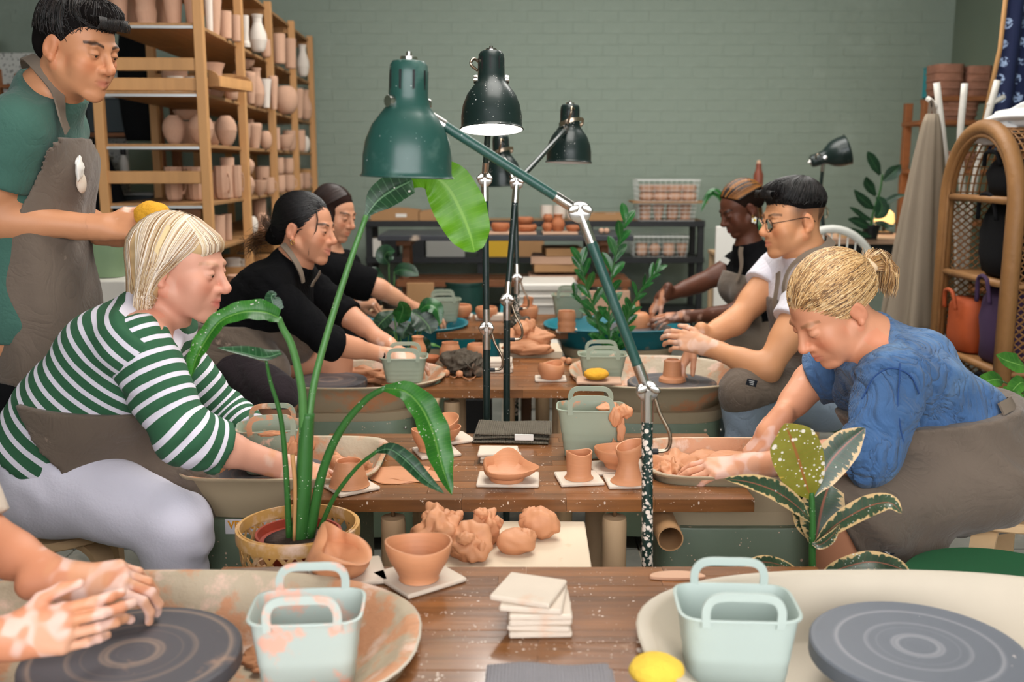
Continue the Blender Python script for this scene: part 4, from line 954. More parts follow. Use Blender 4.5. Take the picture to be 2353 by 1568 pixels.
b1 = at(1496, 1300, 2.0)
lamp('big green lamp in front whose long arm slants down to the right', (b1.x + .004, 2.0, 0), [at(1487, 898, 2.0), at(1332, 487, 1.99)], at(938, 236, 1.93), (.035, .0, 1), m_lamp, m_lampsp, 1.0, pole_r=.0118)
lamp('lit green lamp in the middle with a glowing white mouth', (ayz(1119, 3.02, 0).x, 3.02, 0), [at(1118, 755, 3.02), at(1114, 412, 3.02)], at(1129, 183, 2.86), (-.005, .15, 1), m_lampdk, m_lampdk, 1.0, lit=True, light=4)
lamp('dark green lamp with bent neck fork, right of the lit lamp', (ayz(1163, 3.2, 0).x, 3.2, 0), [at(1165, 690, 3.2), at(1187, 420, 3.25)], at(1309, 288, 3.86), (.02, .05, 1), m_lampdk, m_lampdk, 1.0, yoke='wrap')
lamp('farther dark lamp hidden just behind the lit lamp', (ayz(1184, 4.2, 0).x, 4.2, 0), [at(1188, 640, 4.2), at(1184, 424, 4.25)], at(1152, 352, 4.45), (-.05, -.05, 1), m_lampdk, m_lampsp, 1.0, yoke='wrap')
# ---------------------------------------------------------------- leaves
def leafmat(name, c1, c2, vein, edge=None, edge_lo=.5, spots=None, nveins=26, trans=.25, rough=.38, slant=5.0, veinw=.5):
 m = bpy.data.materials.new(name); m.use_nodes = True; nt = m.node_tree; N = nt.nodes; L = nt.links; b = N['Principled BSDF']
 b.inputs['Roughness'].default_value = rough; b.inputs['Coat Weight'].default_value = .25; b.inputs['Coat Roughness'].default_value = .25
 uv = N.new('ShaderNodeUVMap'); sp = N.new('ShaderNodeSeparateXYZ'); L.new(uv.outputs[0], sp.inputs[0])
 tc = N.new('ShaderNodeTexCoord')
 a = N_math(nt, 'MULTIPLY', N_math(nt, 'ABSOLUTE', N_math(nt, 'SUBTRACT', sp.outputs[1], .5), 0), 2.0)
 ns = N.new('ShaderNodeTexNoise'); ns.inputs['Scale'].default_value = 22; ns.inputs['Detail'].default_value = 4; L.new(tc.outputs['Object'], ns.inputs['Vector'])
 def mix(x, y, f):
  q = N.new('ShaderNodeMix'); q.data_type = 'RGBA'
  for s_, val in ((q.inputs[6], x), (q.inputs[7], y)):
   if hasattr(val, 'links'): L.new(val, s_)
   else: s_.default_value = val
  L.new(f, q.inputs[0]); return q.outputs[2]
 def mr(f, lo, hi):
  r = N.new('ShaderNodeMapRange'); r.inputs[1].default_value = lo; r.inputs[2].default_value = hi; L.new(f, r.inputs[0]); return r.outputs[0]
 cur = mix(c1, c2, mr(ns.outputs['Fac'], .35, .65))
 wv = N_math(nt, 'SINE', N_math(nt, 'SUBTRACT', N_math(nt, 'MULTIPLY', sp.outputs[0], nveins * 6.28), N_math(nt, 'MULTIPLY', a, slant)), 0)
 cur = mix(cur, vein, N_math(nt, 'MULTIPLY', mr(wv, .75, 1.0), veinw))
 if edge:
  comb = N.new('ShaderNodeMapping'); comb.inputs['Scale'].default_value = (7, .8, 1); L.new(uv.outputs[0], comb.inputs['Vector'])
  n2 = N.new('ShaderNodeTexNoise'); n2.inputs['Scale'].default_value = 3.0; n2.inputs['Detail'].default_value = 5; L.new(comb.outputs[0], n2.inputs['Vector'])
  f = N_math(nt, 'ADD', a, N_math(nt, 'MULTIPLY', N_math(nt, 'SUBTRACT', n2.outputs['Fac'], .5), 1.5))
  cur = mix(cur, edge, mr(f, edge_lo, edge_lo + .08))
 cur = mix(cur, vein, mr(a, .075, .035))
 if spots:
  for (scol, ssc, th, lo) in spots:
   vo = N.new('ShaderNodeTexVoronoi'); vo.inputs['Scale'].default_value = ssc; L.new(tc.outputs['Object'], vo.inputs['Vector'])
   n3 = N.new('ShaderNodeTexNoise'); n3.inputs['Scale'].default_value = ssc * .15; L.new(tc.outputs['Object'], n3.inputs['Vector'])
   f = N_math(nt, 'SUBTRACT', N_math(nt, 'MULTIPLY', mr(n3.outputs['Fac'], lo, lo + .25), th), vo.outputs['Distance'])
   cur = mix(cur, scol, mr(f, 0, .03))
 L.new(cur, b.inputs['Base Color'])
 if trans:
  tr = N.new('ShaderNodeBsdfTranslucent'); mx = N.new('ShaderNodeMixShader'); mx.inputs[0].default_value = trans
  L.new(cur, tr.inputs['Color']); out = N['Material Output']
  L.new(b.outputs[0], mx.inputs[1]); L.new(tr.outputs[0], mx.inputs[2]); L.new(mx.outputs[0], out.inputs[0])
 return m
DROPS = (srgb(222, 218, 208), 150, .26, .44); DROPS2 = (srgb(222, 218, 210), 70, .20, .50)
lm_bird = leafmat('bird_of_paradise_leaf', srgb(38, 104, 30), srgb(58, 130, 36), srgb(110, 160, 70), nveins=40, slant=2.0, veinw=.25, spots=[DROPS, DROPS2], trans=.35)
lm_birdlt = leafmat('backlit_tone_bird_of_paradise_leaf', srgb(104, 168, 24), srgb(126, 188, 34), srgb(150, 200, 70), nveins=34, slant=3.0, veinw=.35, trans=.5)  # backlit glow of the leaf underside put into its colour
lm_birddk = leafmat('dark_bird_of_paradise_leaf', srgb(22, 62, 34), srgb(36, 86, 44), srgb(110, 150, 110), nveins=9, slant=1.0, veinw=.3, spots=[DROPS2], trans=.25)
lm_ficus = leafmat('variegated_ficus_leaf', srgb(38, 62, 42), srgb(62, 86, 60), srgb(150, 90, 70), srgb(216, 182, 130), .72, [DROPS, DROPS2], 20, .2, veinw=.12)
lm_ficusback = leafmat('olive_ficus_leaf_back', srgb(134, 132, 44), srgb(156, 152, 58), srgb(170, 112, 56), srgb(206, 176, 80), 1.05, [(srgb(240, 234, 222), 60, .34, .36), (srgb(240, 234, 222), 120, .30, .36)], 26, .35, veinw=.25)
lm_zz = leafmat('zz_leaf', srgb(24, 80, 36), srgb(44, 112, 48), srgb(90, 140, 80), nveins=8, veinw=.15, trans=.2, rough=.25, spots=[(srgb(220, 216, 206), 120, .2, .5)])
lm_cal = leafmat('calathea_leaf', srgb(22, 46, 32), srgb(34, 66, 42), srgb(90, 126, 80), srgb(160, 140, 110), 1.25, [DROPS], 10, .15, veinw=.35)
lm_dark = leafmat('dark_house_plant_leaf', srgb(20, 50, 32), srgb(32, 72, 44), srgb(70, 110, 70), nveins=10, veinw=.2, trans=.15)
lm_bright = leafmat('bright_pothos_leaf', srgb(58, 118, 40), srgb(86, 150, 52), srgb(130, 180, 90), nveins=8, veinw=.15, trans=.3)
m_stem = mat('green_stem', srgb(78, 128, 66), .4, spots=[(srgb(212, 212, 198), 160, .20, .46)], var=.2, vscale=9)
m_stemdk = mat('dark_green_stem', srgb(50, 102, 44), .4, spots=[(srgb(212, 212, 198), 160, .24, .42)], var=.2)
m_stembr = mat('brown_stem', srgb(96, 66, 44), .6)
m_straw = mat('dry_stalk', srgb(186, 138, 86), .7, var=.2)
def leaf(parent, path, widths, m, nrm, base, fold=.18, wave=.0, n=5, name='leaf', th=.0007, seed=0):
 P = catmull(path, n); k = len(P); W = np.interp(np.linspace(0, 1, k), np.linspace(0, 1, len(widths)), widths)
 W = np.convolve(np.pad(W, 2, mode='edge'), [.1, .2, .4, .2, .1], 'valid'); W[-1] = .0008; rings = []; uvs = []
 S = [-1, -.78, -.5, -.22, 0, .22, .5, .78, 1]
 for i, p in enumerate(P):
  t = (P[min(i + 1, k - 1)] - P[max(i - 1, 0)]).normalized()
  nn = Vector(nrm(i / (k - 1)) if callable(nrm) else nrm); x = t.cross(nn).normalized(); nn = x.cross(t).normalized()
  top = [];
  for s in S:
   off = fold * W[i] * (abs(s) - .35 * s * s) + wave * W[i] * math.sin(i * 1.3 + seed + (0 if s > 0 else 1.7)) * s * s
   top.append(p + x * (s * W[i] / 2) + nn * off)
  bot = [q - nn * th for q in top[::-1]]
  rings.append([q - Vector(base) for q in top + bot])
  uvs += [(i / (k - 1), .5 + .5 * s) for s in S] + [(i / (k - 1), .5 + .5 * s) for s in S[::-1]]
 mb = MB().loft(rings); o = mb.build(name, m, parent, 60)
 ul = o.data.uv_layers.new(name='UVMap'); li = np.zeros(len(o.data.loops), dtype=np.int32); o.data.loops.foreach_get('vertex_index', li)
 ul.data.foreach_set('uv', np.array(uvs, dtype=np.float32)[li].ravel())
 return o
def stem(parent, path, r0, r1, m, base, name='stem', n=6):
 P = catmull(path, n); k = len(P)
 return MB().tube([p - Vector(base) for p in P], [lerp(r0, r1, i / (k - 1)) for i in range(k)], 10).build(name, m, parent, True)
def PX(lst, Y, dY=0):                                     # outline points measured in the photo, laid at depth Y (drifting by dY along the list)
 k = max(1, len(lst) - 1); return [at(u, v, Y + dY * i / k) for i, (u, v) in enumerate(lst)]
def WP(lst, Y): return [pxm(q, Y) for q in lst]
# ---------------------------------------------------------------- bird of paradise in the bamboo basket
YB1 = 2.005; bc = ayz(708, YB1, 0); base = Vector((bc.x, YB1, .475))
stn = thing('plant_stand', 'low stand under the bamboo plant basket', 'stand', (base.x, base.y, 0))
MB().lathe([(.14, .45), (.14, .475), (.002, .475)], 24).build('stand_top', m_legwood, stn, 40)
for j in range(3): MB().tube([(.09 * math.cos(j * 2.1), .09 * math.sin(j * 2.1), .45), (.12 * math.cos(j * 2.1), .12 * math.sin(j * 2.1), 0)], .014, 8).build('leg', m_legwood, stn, 40)
bk = thing('bamboo_basket', 'clay-splashed open-weave bamboo basket holding the bird of paradise', 'basket', base)
BR0, BR1, BH = .112, .126, .118
for (z0, z1, rr) in ((BH - .026, BH, BR1), (0, .016, BR0)):
 MB().lathe([(rr - .003, z0), (rr + .003, z0), (rr + .0035, (z0 + z1) / 2), (rr + .003, z1), (rr - .003, z1), (rr - .003, z0)], 60, caps=False).build('rim_band', m_bamboo, bk, 40)
MB().lathe([(BR1 - .006, BH - .022), (BR1 - .0035, BH - .022), (BR1 - .0035, BH + .002), (BR1 - .006, BH + .002), (BR1 - .006, BH - .022)], 60, caps=False).build('inner_band', m_bamboo, bk, 40)
for j in range(22):
 for s in (-1, 1):
  pts = []
  for i in range(9):
   q = i / 8; a = 2 * PI * j / 22 + s * q * .62; rr = lerp(BR0, BR1, q) + s * .0012
   pts.append(Vector((rr * math.cos(a), rr * math.sin(a), .008 + q * (BH - .02))))
  MB().strip(pts, .0085, .0014, up=lambda p: Vector((p.x, p.y, 0)).normalized()).build('woven_strip', m_bamboo, bk, False)
MB().lathe([(.105, 0), (.108, .004), (.002, .005)], 30).build('basket_floor', m_bamboo, bk, 40)
pt = thing('bird_of_paradise', 'tall bird of paradise with arching spattered leaves in the basket', 'plant', base + Vector((0, 0, .006)))
pb0 = pt.location.copy()
MB().lathe([(.062, 0), (.086, .086), (.090, .088), (.090, .096), (.085, .096), (.081, .08), (.002, .078)], 36).build('pot', m_potred, pt, 40)
MB().lathe([(.080, .079), (.04, .083), (.002, .084)], 24).build('soil', m_soil, pt, True)
stem(pt, PX([(688, 1250), (697, 1120), (703, 1010), (708, 950)], YB1), .0195, .0135, m_stemdk, pb0, 'main_stalk')
stem(pt, PX([(706, 1000), (722, 880), (760, 740), (805, 600), (842, 495)], YB1, .06), .0085, .0055, m_stem, pb0, 'petiole')
stem(pt, PX([(697, 1010), (694, 900), (672, 800), (650, 755), (640, 730)], YB1, -.03), .0095, .006, m_stem, pb0, 'petiole')
stem(pt, PX([(712, 1235), (740, 1090), (782, 990), (840, 920), (885, 892)], YB1, -.06), .011, .0055, m_stemdk, pb0, 'petiole')
stem(pt, PX([(735, 1215), (770, 1140), (820, 1075), (868, 1036)], YB1, -.10), .0055, .0035, m_stemdk, pb0, 'petiole')
stem(pt, PX([(665, 1245), (657, 1080), (645, 960), (622, 880), (612, 830)], YB1, -.05), .007, .003, m_stemdk, pb0, 'petiole')
stem(pt, PX([(676, 1245), (678, 1120), (672, 1045)], YB1 - .02), .0035, .005, m_straw, pb0, 'dry_stalk')
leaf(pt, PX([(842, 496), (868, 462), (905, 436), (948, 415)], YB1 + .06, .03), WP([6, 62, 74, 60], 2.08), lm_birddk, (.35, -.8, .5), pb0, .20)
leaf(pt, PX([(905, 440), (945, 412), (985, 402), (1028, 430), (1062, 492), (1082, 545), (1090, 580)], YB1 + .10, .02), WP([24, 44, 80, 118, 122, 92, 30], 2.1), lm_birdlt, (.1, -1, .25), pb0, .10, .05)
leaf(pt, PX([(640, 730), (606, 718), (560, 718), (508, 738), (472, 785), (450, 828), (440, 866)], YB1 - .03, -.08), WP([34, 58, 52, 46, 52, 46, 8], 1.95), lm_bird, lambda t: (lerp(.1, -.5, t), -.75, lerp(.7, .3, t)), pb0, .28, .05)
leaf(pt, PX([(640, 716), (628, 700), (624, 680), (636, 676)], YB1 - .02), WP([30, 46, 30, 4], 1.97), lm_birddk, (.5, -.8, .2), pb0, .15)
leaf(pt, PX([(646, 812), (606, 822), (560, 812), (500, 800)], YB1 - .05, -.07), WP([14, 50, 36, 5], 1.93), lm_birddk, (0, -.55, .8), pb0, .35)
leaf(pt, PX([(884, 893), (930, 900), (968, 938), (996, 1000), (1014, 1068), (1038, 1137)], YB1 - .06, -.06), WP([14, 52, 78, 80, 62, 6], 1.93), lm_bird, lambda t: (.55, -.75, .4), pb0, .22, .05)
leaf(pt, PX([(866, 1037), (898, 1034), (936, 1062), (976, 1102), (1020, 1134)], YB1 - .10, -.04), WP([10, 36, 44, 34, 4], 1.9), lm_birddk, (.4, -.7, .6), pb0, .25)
# ---------------------------------------------------------------- variegated rubber plant in front of the denim shirt
YF1 = 1.96; fb = ayz(1868, YF1, 0); fbase = Vector((fb.x, YF1, .30))
stn2 = thing('plant_stool', 'low wooden block under the variegated rubber plant', 'stand', (fb.x, YF1, 0))
MB().box((0, 0, .29), (.2, .2, .02), ch=.004).build('block_top', m_legwood, stn2, False)
for sx in (-1, 1): MB().box((sx * .08, 0, .14), (.02, .18, .28), ch=.003).build('leg', m_legwood, stn2, False)
fp = thing('rubber_plant', 'variegated rubber plant with paint-flecked leaves before the denim shirt', 'plant', fbase)
MB().lathe([(.055, 0), (.075, .12), (.08, .122), (.08, .132), (.074, .132), (.07, .11), (.002, .108)], 30).build('pot', m_potred, fp, 40)
stem(fp, [fbase + Vector((0, 0, .1)), *PX([(1868, 1320), (1867, 1220), (1866, 1160), (1864, 1132)], YF1)], .0085, .0055, m_stemdk, fbase)
leaf(fp, PX([(1864, 1146), (1852, 1112), (1836, 1060), (1818, 1008), (1803, 974)], YF1, -.03), WP([8, 92, 124, 116, 10], 1.95), lm_ficusback, (-.05, -1, .1), fbase, .05)
leaf(fp, PX([(1868, 1140), (1886, 1100), (1912, 1056), (1950, 1016), (1988, 984)], YF1 + .01, .03), WP([8, 66, 88, 76, 8], 1.97), lm_ficus, (-.25, -1, .05), fbase, .12)
leaf(fp, PX([(1872, 1262), (1880, 1210), (1890, 1160), (1906, 1112)], YF1 + .03, .03), WP([14, 104, 120, 70], 2.0), lm_ficus, (.1, -1, .05), fbase, .12)
leaf(fp, PX([(1862, 1240), (1848, 1200), (1846, 1160), (1850, 1120)], YF1 + .045, .02), WP([10, 60, 70, 20], 2.0), lm_ficus, (.3, -1, .05), fbase, .12)
leaf(fp, PX([(1862, 1198), (1836, 1168), (1786, 1132), (1728, 1110), (1664, 1100)], YF1, -.08), WP([6, 48, 62, 44, 5], 1.93), lm_ficus, (.2, -.75, .65), fbase, .12)
leaf(fp, PX([(1872, 1252), (1922, 1206), (1992, 1166), (2044, 1156), (2072, 1180)], YF1 - .01, -.08), WP([6, 46, 56, 44, 5], 1.92), lm_ficus, (-.15, -.75, .65), fbase, .12)
leaf(fp, PX([(1868, 1345), (1920, 1312), (1996, 1292), (2060, 1304), (2096, 1326)], YF1 - .01, -.05), WP([6, 46, 60, 50, 5], 1.92), lm_ficus, (-.1, -.6, .8), fbase, .1)
leaf(fp, PX([(1866, 1340), (1810, 1306), (1756, 1292), (1690, 1302)], YF1 - .01, -.05), WP([6, 40, 40, 5], 1.92), lm_ficus, (.1, -.5, .85), fbase, .1)
leaf(fp, PX([(1866, 1250), (1884, 1252), (1908, 1236), (1930, 1206)], YF1 - .02, -.02), WP([4, 26, 30, 4], 1.92), lm_ficus, (.1, -.9, .3), fbase, .1)
# ---------------------------------------------------------------- plants between the farther tables
def pot_plant(label, loc, m_pot=m_potred, h=.12, r=.07, name='potted_plant'):
 t = thing(name, label, 'plant', loc)
 MB().lathe([(r * .75, 0), (r, h), (r * 1.07, h), (r * 1.07, h + .012), (r * .97, h + .012), (r * .93, h - .01), (.002, h - .012)], 24).build('pot', m_pot, t, 40)
 MB().lathe([(r * .92, h - .01), (.002, h - .006)], 20).build('soil', m_soil, t, True)
 return t
def stand_box(label, x, y, z, w_=.26, d_=.2):
 t = thing('plant_stand', label, 'stand', (x, y, 0)); MB().box((0, 0, z - .012), (w_, d_, .024), ch=.003).build('stand_top', m_legwood, t, False)
 for sx in (-1, 1):
  for sy in (-1, 1): MB().box((sx * (w_ / 2 - .02), sy * (d_ / 2 - .02), (z - .024) / 2), (.026, .026, z - .024), ch=.002).build('leg', m_legwood, t, False)
 return t
YZ = 4.2; zx = ayz(1402, YZ, .4).x
stand_box('small stand under the feathery zz plant', zx, YZ, .36)
zz = pot_plant('zz plant with glossy paired leaflets behind the long lamp arm', (zx, YZ, .361)); zb = zz.location.copy()
def zz_stalk(pts, nl, ln, wd, seed, start=.15):
 rs = np.random.default_rng(seed); path = catmull([zb + Vector((0, 0, .11))] + PX(pts, YZ, rs.uniform(-.06, .06)), 8)
 k = len(path); MB().tube([p - zb for p in path], [lerp(.006, .0025, i / (k - 1)) for i in range(k)], 8).build('stem', m_stemdk, zz, True)
 for j in range(nl):
  q = start + (1 - start) * j / (nl - 1); i = min(int(q * (k - 1)), k - 2); p = path[i]; tg = (path[i + 1] - path[i]).normalized()
  side = Vector((1, 0, 0)) if j % 2 else Vector((-1, 0, 0)); side = (side + Vector((0, rs.uniform(-.8, .8), 0))).normalized()
  d = (side * (1 - .45 * q) + tg * (.55 + .6 * q)).normalized(); l_ = ln * (1.0 - .25 * abs(q - .5)) * rs.uniform(.85, 1.1)
  leaf(zz, [p, p + d * l_ * .35 + Vector((0, 0, .008)), p + d * l_ * .75 + Vector((0, 0, .006)), p + d * l_], [wd * .3, wd, wd * .8, .002], lm_zz, (rs.uniform(-.4, .4), -.8, .6), zb, .15, n=3)
zz_stalk([(1385, 790), (1368, 720), (1345, 650), (1332, 596)], 15, .085, .036, 1)
zz_stalk([(1400, 790), (1400, 700), (1412, 600), (1440, 498)], 19, .095, .040, 2)
zz_stalk([(1425, 790), (1450, 710), (1478, 660), (1512, 622)], 15, .075, .024, 3)
zz_stalk([(1392, 800), (1380, 760), (1352, 720), (1318, 672)], 10, .07, .03, 4)
zz_stalk([(1410, 800), (1430, 770), (1440, 740), (1446, 712)], 9, .08, .032, 5)
YC = 4.12; cx0 = ayz(938, YC, .4).x
stand_box('small stand under the dark calathea plant', cx0, YC, .36)
cal = pot_plant('dark calathea with striped leaves behind the dipping hands', (cx0, YC, .361), m_blackp); cb = cal.location.copy()
for k, (bse, mid, tip, wpx, nr, mm) in enumerate([
  ((925, 850), (902, 730), [(905, 716), (888, 730), (868, 752), (856, 790)], 44, (-.2, -.8, .5), lm_cal), ((930, 850), (912, 730), [(915, 742), (922, 726), (926, 708), (918, 692)], 44, (0, -1, .2), lm_zz),
  ((945, 850), (948, 760), [(945, 716), (965, 728), (985, 750), (990, 768)], 62, (.1, -.9, .4), lm_cal), ((950, 850), (960, 740), [(962, 716), (982, 702), (1004, 712), (1012, 746)], 40, (.2, -.8, .5), lm_zz),
  ((935, 850), (940, 770), [(940, 742), (936, 752), (928, 764), (926, 780)], 44, (0, -1, .3), lm_dark), ((950, 850), (962, 790), [(958, 770), (966, 788), (970, 806), (968, 822)], 48, (0, -1, .3), lm_dark),
  ((930, 850), (905, 780), [(905, 762), (890, 766), (880, 784), (876, 800)], 44, (0, -1, .3), lm_dark), ((945, 850), (975, 760), [(970, 745), (985, 744), (1000, 748), (1016, 740)], 20, (0, -.5, .8), lm_bright),
  ((925, 855), (890, 800), [(890, 790), (876, 802), (866, 818), (862, 830)], 36, (0, -1, .3), lm_dark), ((945, 850), (960, 800), [(975, 792), (985, 792), (1000, 794), (1012, 798)], 16, (0, -.4, .9), lm_bright)]):
 tip0 = tip[0]
 stem(cal, [cb + Vector(((k - 4.5) * .006, 0, .11)), *PX([((bse[0] + mid[0]) / 2, (bse[1] + mid[1]) / 2), tip0], YC)], .0045, .003, m_stem, cb)
 leaf(cal, PX(tip, YC, -.05 + .01 * k), WP([6, wpx, wpx * .9, 4], YC), mm, nr, cb, .12, .04)
YS = 5.0; sx0 = ayz(896, YS, .5).x
stand_box('tall stand behind the person in the loose black shirt', sx0, YS + .05, .62, .2, .2)
sp_ = pot_plant('small dark round-leaved plant beside the wooden trestle', (sx0, YS + .05, .621), m_blackp, .08, .05); sb = sp_.location.copy()
for (p0, tip, wpx) in (((894, 640), [(893, 606), (884, 592), (890, 580), (908, 578)], 44), ((905, 655), [(906, 626), (922, 620), (944, 624), (962, 634)], 36), ((888, 660), [(880, 640), (866, 632), (858, 626), (850, 628)], 30)):
 stem(sp_, [sb + Vector((0, 0, .07)), *PX([p0, tip[0]], YS)], .004, .003, m_stem, sb)
 leaf(sp_, PX(tip, YS, -.03), WP([10, wpx, wpx, 4], YS), lm_dark, (.1, -.8, .5), sb, .1)
# ---------------------------------------------------------------- against the back wall: black metal shelving
mx0, mx1 = ayz(840, 7.55, .9).x, ayz(1618, 7.55, .9).x
ms = thing('metal_shelving', 'low black metal shelving along the green back wall', 'shelving', ((mx0 + mx1) / 2, 7.72, 0)); mw = mx1 - mx0
for sx in (-1, -.33, .33, 1):
 for sy in (-.17, .17): MB().box((sx * (mw / 2 - .025), sy, .465), (.045, .045, .93), ch=.002).build('upright', m_black, ms, False)
for z in (.93, .655, .25):
 b = MB().box((0, 0, z - .012), (mw, .40, .024), ch=.002).build('shelf_board', m_card if z == .93 else m_black, ms, False)
 MB().box((0, -.2, z - .02), (mw, .02, .045), ch=.002).build('edge_rail', m_black, b, False)
TOPZ = .932
def crate_box(label, u0, u1, Y, z, hpx, m, cat='box', name='cardboard_box', curved=False, tagm=None, dp=.26, lid=False):
 a, b = ayz(u0, Y, z), ayz(u1, Y, z); wd = b.x - a.x; h = pxm(hpx, depth_of(Y, z))
 t = thing(name, label, cat, ((a.x + b.x) / 2, Y + dp / 2, z))
 n = 10
 top = [(-wd / 2 + wd * i / n, h * (1 + (.22 * math.sin(PI * i / n) if curved else 0))) for i in range(n + 1)]
 for sy in (-1, 1):
  pts = [(-wd / 2, 0)] + top + [(wd / 2, 0)]
  MB().loft([[(x, sy * dp / 2 - .004, zz) for x, zz in pts], [(x, sy * dp / 2 + .004, zz) for x, zz in pts]]).build('long_side', m, t, False)
 for sx in (-1, 1): MB().box((sx * (wd / 2 - .003), 0, h / 2), (.006, dp, h)).build('short_side', m, t, False)
 MB().box((0, 0, .004), (wd, dp, .006)).build('box_floor', m, t, False)
 if lid: MB().box((0, 0, h), (wd, dp, .01), ch=.002).build('lid', tagm or m, t, False)
 elif tagm: MB().box((.05, -dp / 2 - .006, h * .55), (wd * .22, .003, h * .35)).build('paper_label', tagm, t, False)
 return t
crate_box('left cardboard tray with a white label on the metal shelving', 852, 962, 7.52, TOPZ, 22, m_card, curved=True, tagm=m_paper)
crate_box('right cardboard tray with a white label behind the big leaf', 964, 1082, 7.52, TOPZ, 20, m_card, curved=True, tagm=m_paper)
crate_box('flat cardboard tray behind the big lamp joint', 1330, 1448, 7.52, TOPZ, 16, m_card)
for k, u in enumerate((1256, 1286, 1316)):
 o = MB().lathe(PROF['cup'], 18).build('white_cup', m_bisqueW, None, 40, ayz(u, 7.66, TOPZ)); o.scale = (.048, .048, .11); tag(o, ['left', 'middle', 'right'][k] + ' white cup in the row of three on the metal shelving', 'cup', 'white cups on the metal shelving')
for k in range(5):
 o = MB().box((0, 0, .011), (.17, .12, .022), ch=.004).build('white_slab', m_bisqueW, None, False, ayz(1360 + k * 20, 7.64, TOPZ + .001 if k < 3 else TOPZ + .024)); tag(o, f"{ordn[k]} white slab from the left in the row by the lamp joint", 'slab', 'white slabs on the shelving')
 if k >= 3: o.location = ayz(1368 + (k - 3) * 24, 7.64, TOPZ + .024)
# wire baskets of bisque pots on the right end
def wire_basket(label, u0, u1, Y, z, h, dp=.3):
 a, b = ayz(u0, Y, z), ayz(u1, Y, z); wd = b.x - a.x
 t = thing('wire_basket', label, 'basket', ((a.x + b.x) / 2, Y + dp / 2, z), group='white wire baskets of pots')
 mb = MB()
 def ringz(zz, k=1):
  c = [(-wd / 2 * k, -dp / 2 * k, zz), (wd / 2 * k, -dp / 2 * k, zz), (wd / 2 * k, dp / 2 * k, zz), (-wd / 2 * k, dp / 2 * k, zz), (-wd / 2 * k, -dp / 2 * k, zz)]
  for i in range(4): mb.tube([c[i], c[i + 1]], .0018, 4)
 for i in range(5): ringz(h * i / 4, .94 + .06 * i / 4)
 nx = 11
 for i in range(nx + 1):
  x = -1 + 2 * i / nx
  for sy in (-1, 1): mb.tube([(x * wd / 2 * .94, sy * dp / 2 * .94, 0), (x * wd / 2, sy * dp / 2, h)], .0011, 4)
  mb.tube([(x * wd / 2 * .94, -dp / 2 * .94, .001), (x * wd / 2 * .94, dp / 2 * .94, .001)], .0011, 4)
 for i in range(9):
  y = -1 + 2 * i / 8
  for sx in (-1, 1): mb.tube([(sx * wd / 2 * .94, y * dp / 2 * .94, 0), (sx * wd / 2, y * dp / 2, h)], .0011, 4)
 o = mb.build('wire_mesh', m_wire, t, False); o['kind'] = 'stuff'
 MB().beam((-wd / 2, -dp / 2, h), (wd / 2, -dp / 2, h), .008, .008).build('top_rail', m_wire, t, False)
 return t
wire_basket('lower front wire basket of pots on the shelving top', 1466, 1600, 7.5, TOPZ + .001, .125)
wire_basket('upper wire basket of stacked dishes above the other one', 1464, 1608, 7.5, TOPZ + .146, .155)
wire_basket('wire basket of small pots under the shelving top', 1455, 1582, 7.54, .656, .155)
o = MB().box((0, 0, 0), (.56, .34, .012), ch=.002).build('wooden_board', m_pineB, None, False, ayz(1533, 7.65, TOPZ + .137)); tag(o, 'thin board between the two stacked wire baskets', 'board')
for k, u in enumerate((1482, 1512, 1544, 1574)):
 o = link_mesh('clay_cup', pot_mesh(['cyl', 'vase', 'cup', 'cyl'][k], m_bisque), None, ayz(u, 7.6, TOPZ + .005)); o.scale = (.045, .045, .112); tag(o, f'{ordn[k]} bisque cup from the left in the middle wire basket', 'cup', 'pots in the wire baskets')
 o = link_mesh('clay_cup', pot_mesh(['cup', 'egg', 'cup', 'bowl'][k], m_bisque), None, ayz(u - 8, 7.62, .660)); o.scale = (.045, .045, .095); tag(o, f'{ordn[k]} bisque pot from the left in the lowest wire basket', 'cup', 'pots in the wire baskets')
for k, u in enumerate((1486, 1518, 1550, 1582)):
 for q in range(2):
  o = link_mesh('clay_bowl', pot_mesh('cup', m_bisque), None, ayz(u, 7.6, TOPZ + .148 + q * .06)); o.scale = (.058, .058, .058); tag(o, f"{['lower', 'upper'][q]} dish of the {ordn[k]} pile from the left in the top wire basket", 'bowl', 'pots in the wire baskets')
# things on the middle shelf
for k, (u0, u1, h, m, lab) in enumerate([(852, 876, 40, m_whitepl, 'small white carton at the left end of the middle metal shelf'), (880, 912, 44, m_blackp, 'dark carton beside the trestle on the middle metal shelf'), (930, 975, 46, m_black, 'black carton left of the grey patterned box'),
                                      (980, 1068, 44, m_greypl, 'long grey patterned box on the middle metal shelf'), (1122, 1172, 42, m_yel, 'yellow and black carton behind the lamp poles'), (1180, 1250, 34, m_card, 'brown carton right of the yellow one')]):
 t = crate_box(lab, u0, u1, 7.58, .656, h, m, lid=True, tagm=m_paper if k in (0, 3) else None, dp=.2, name='carton')
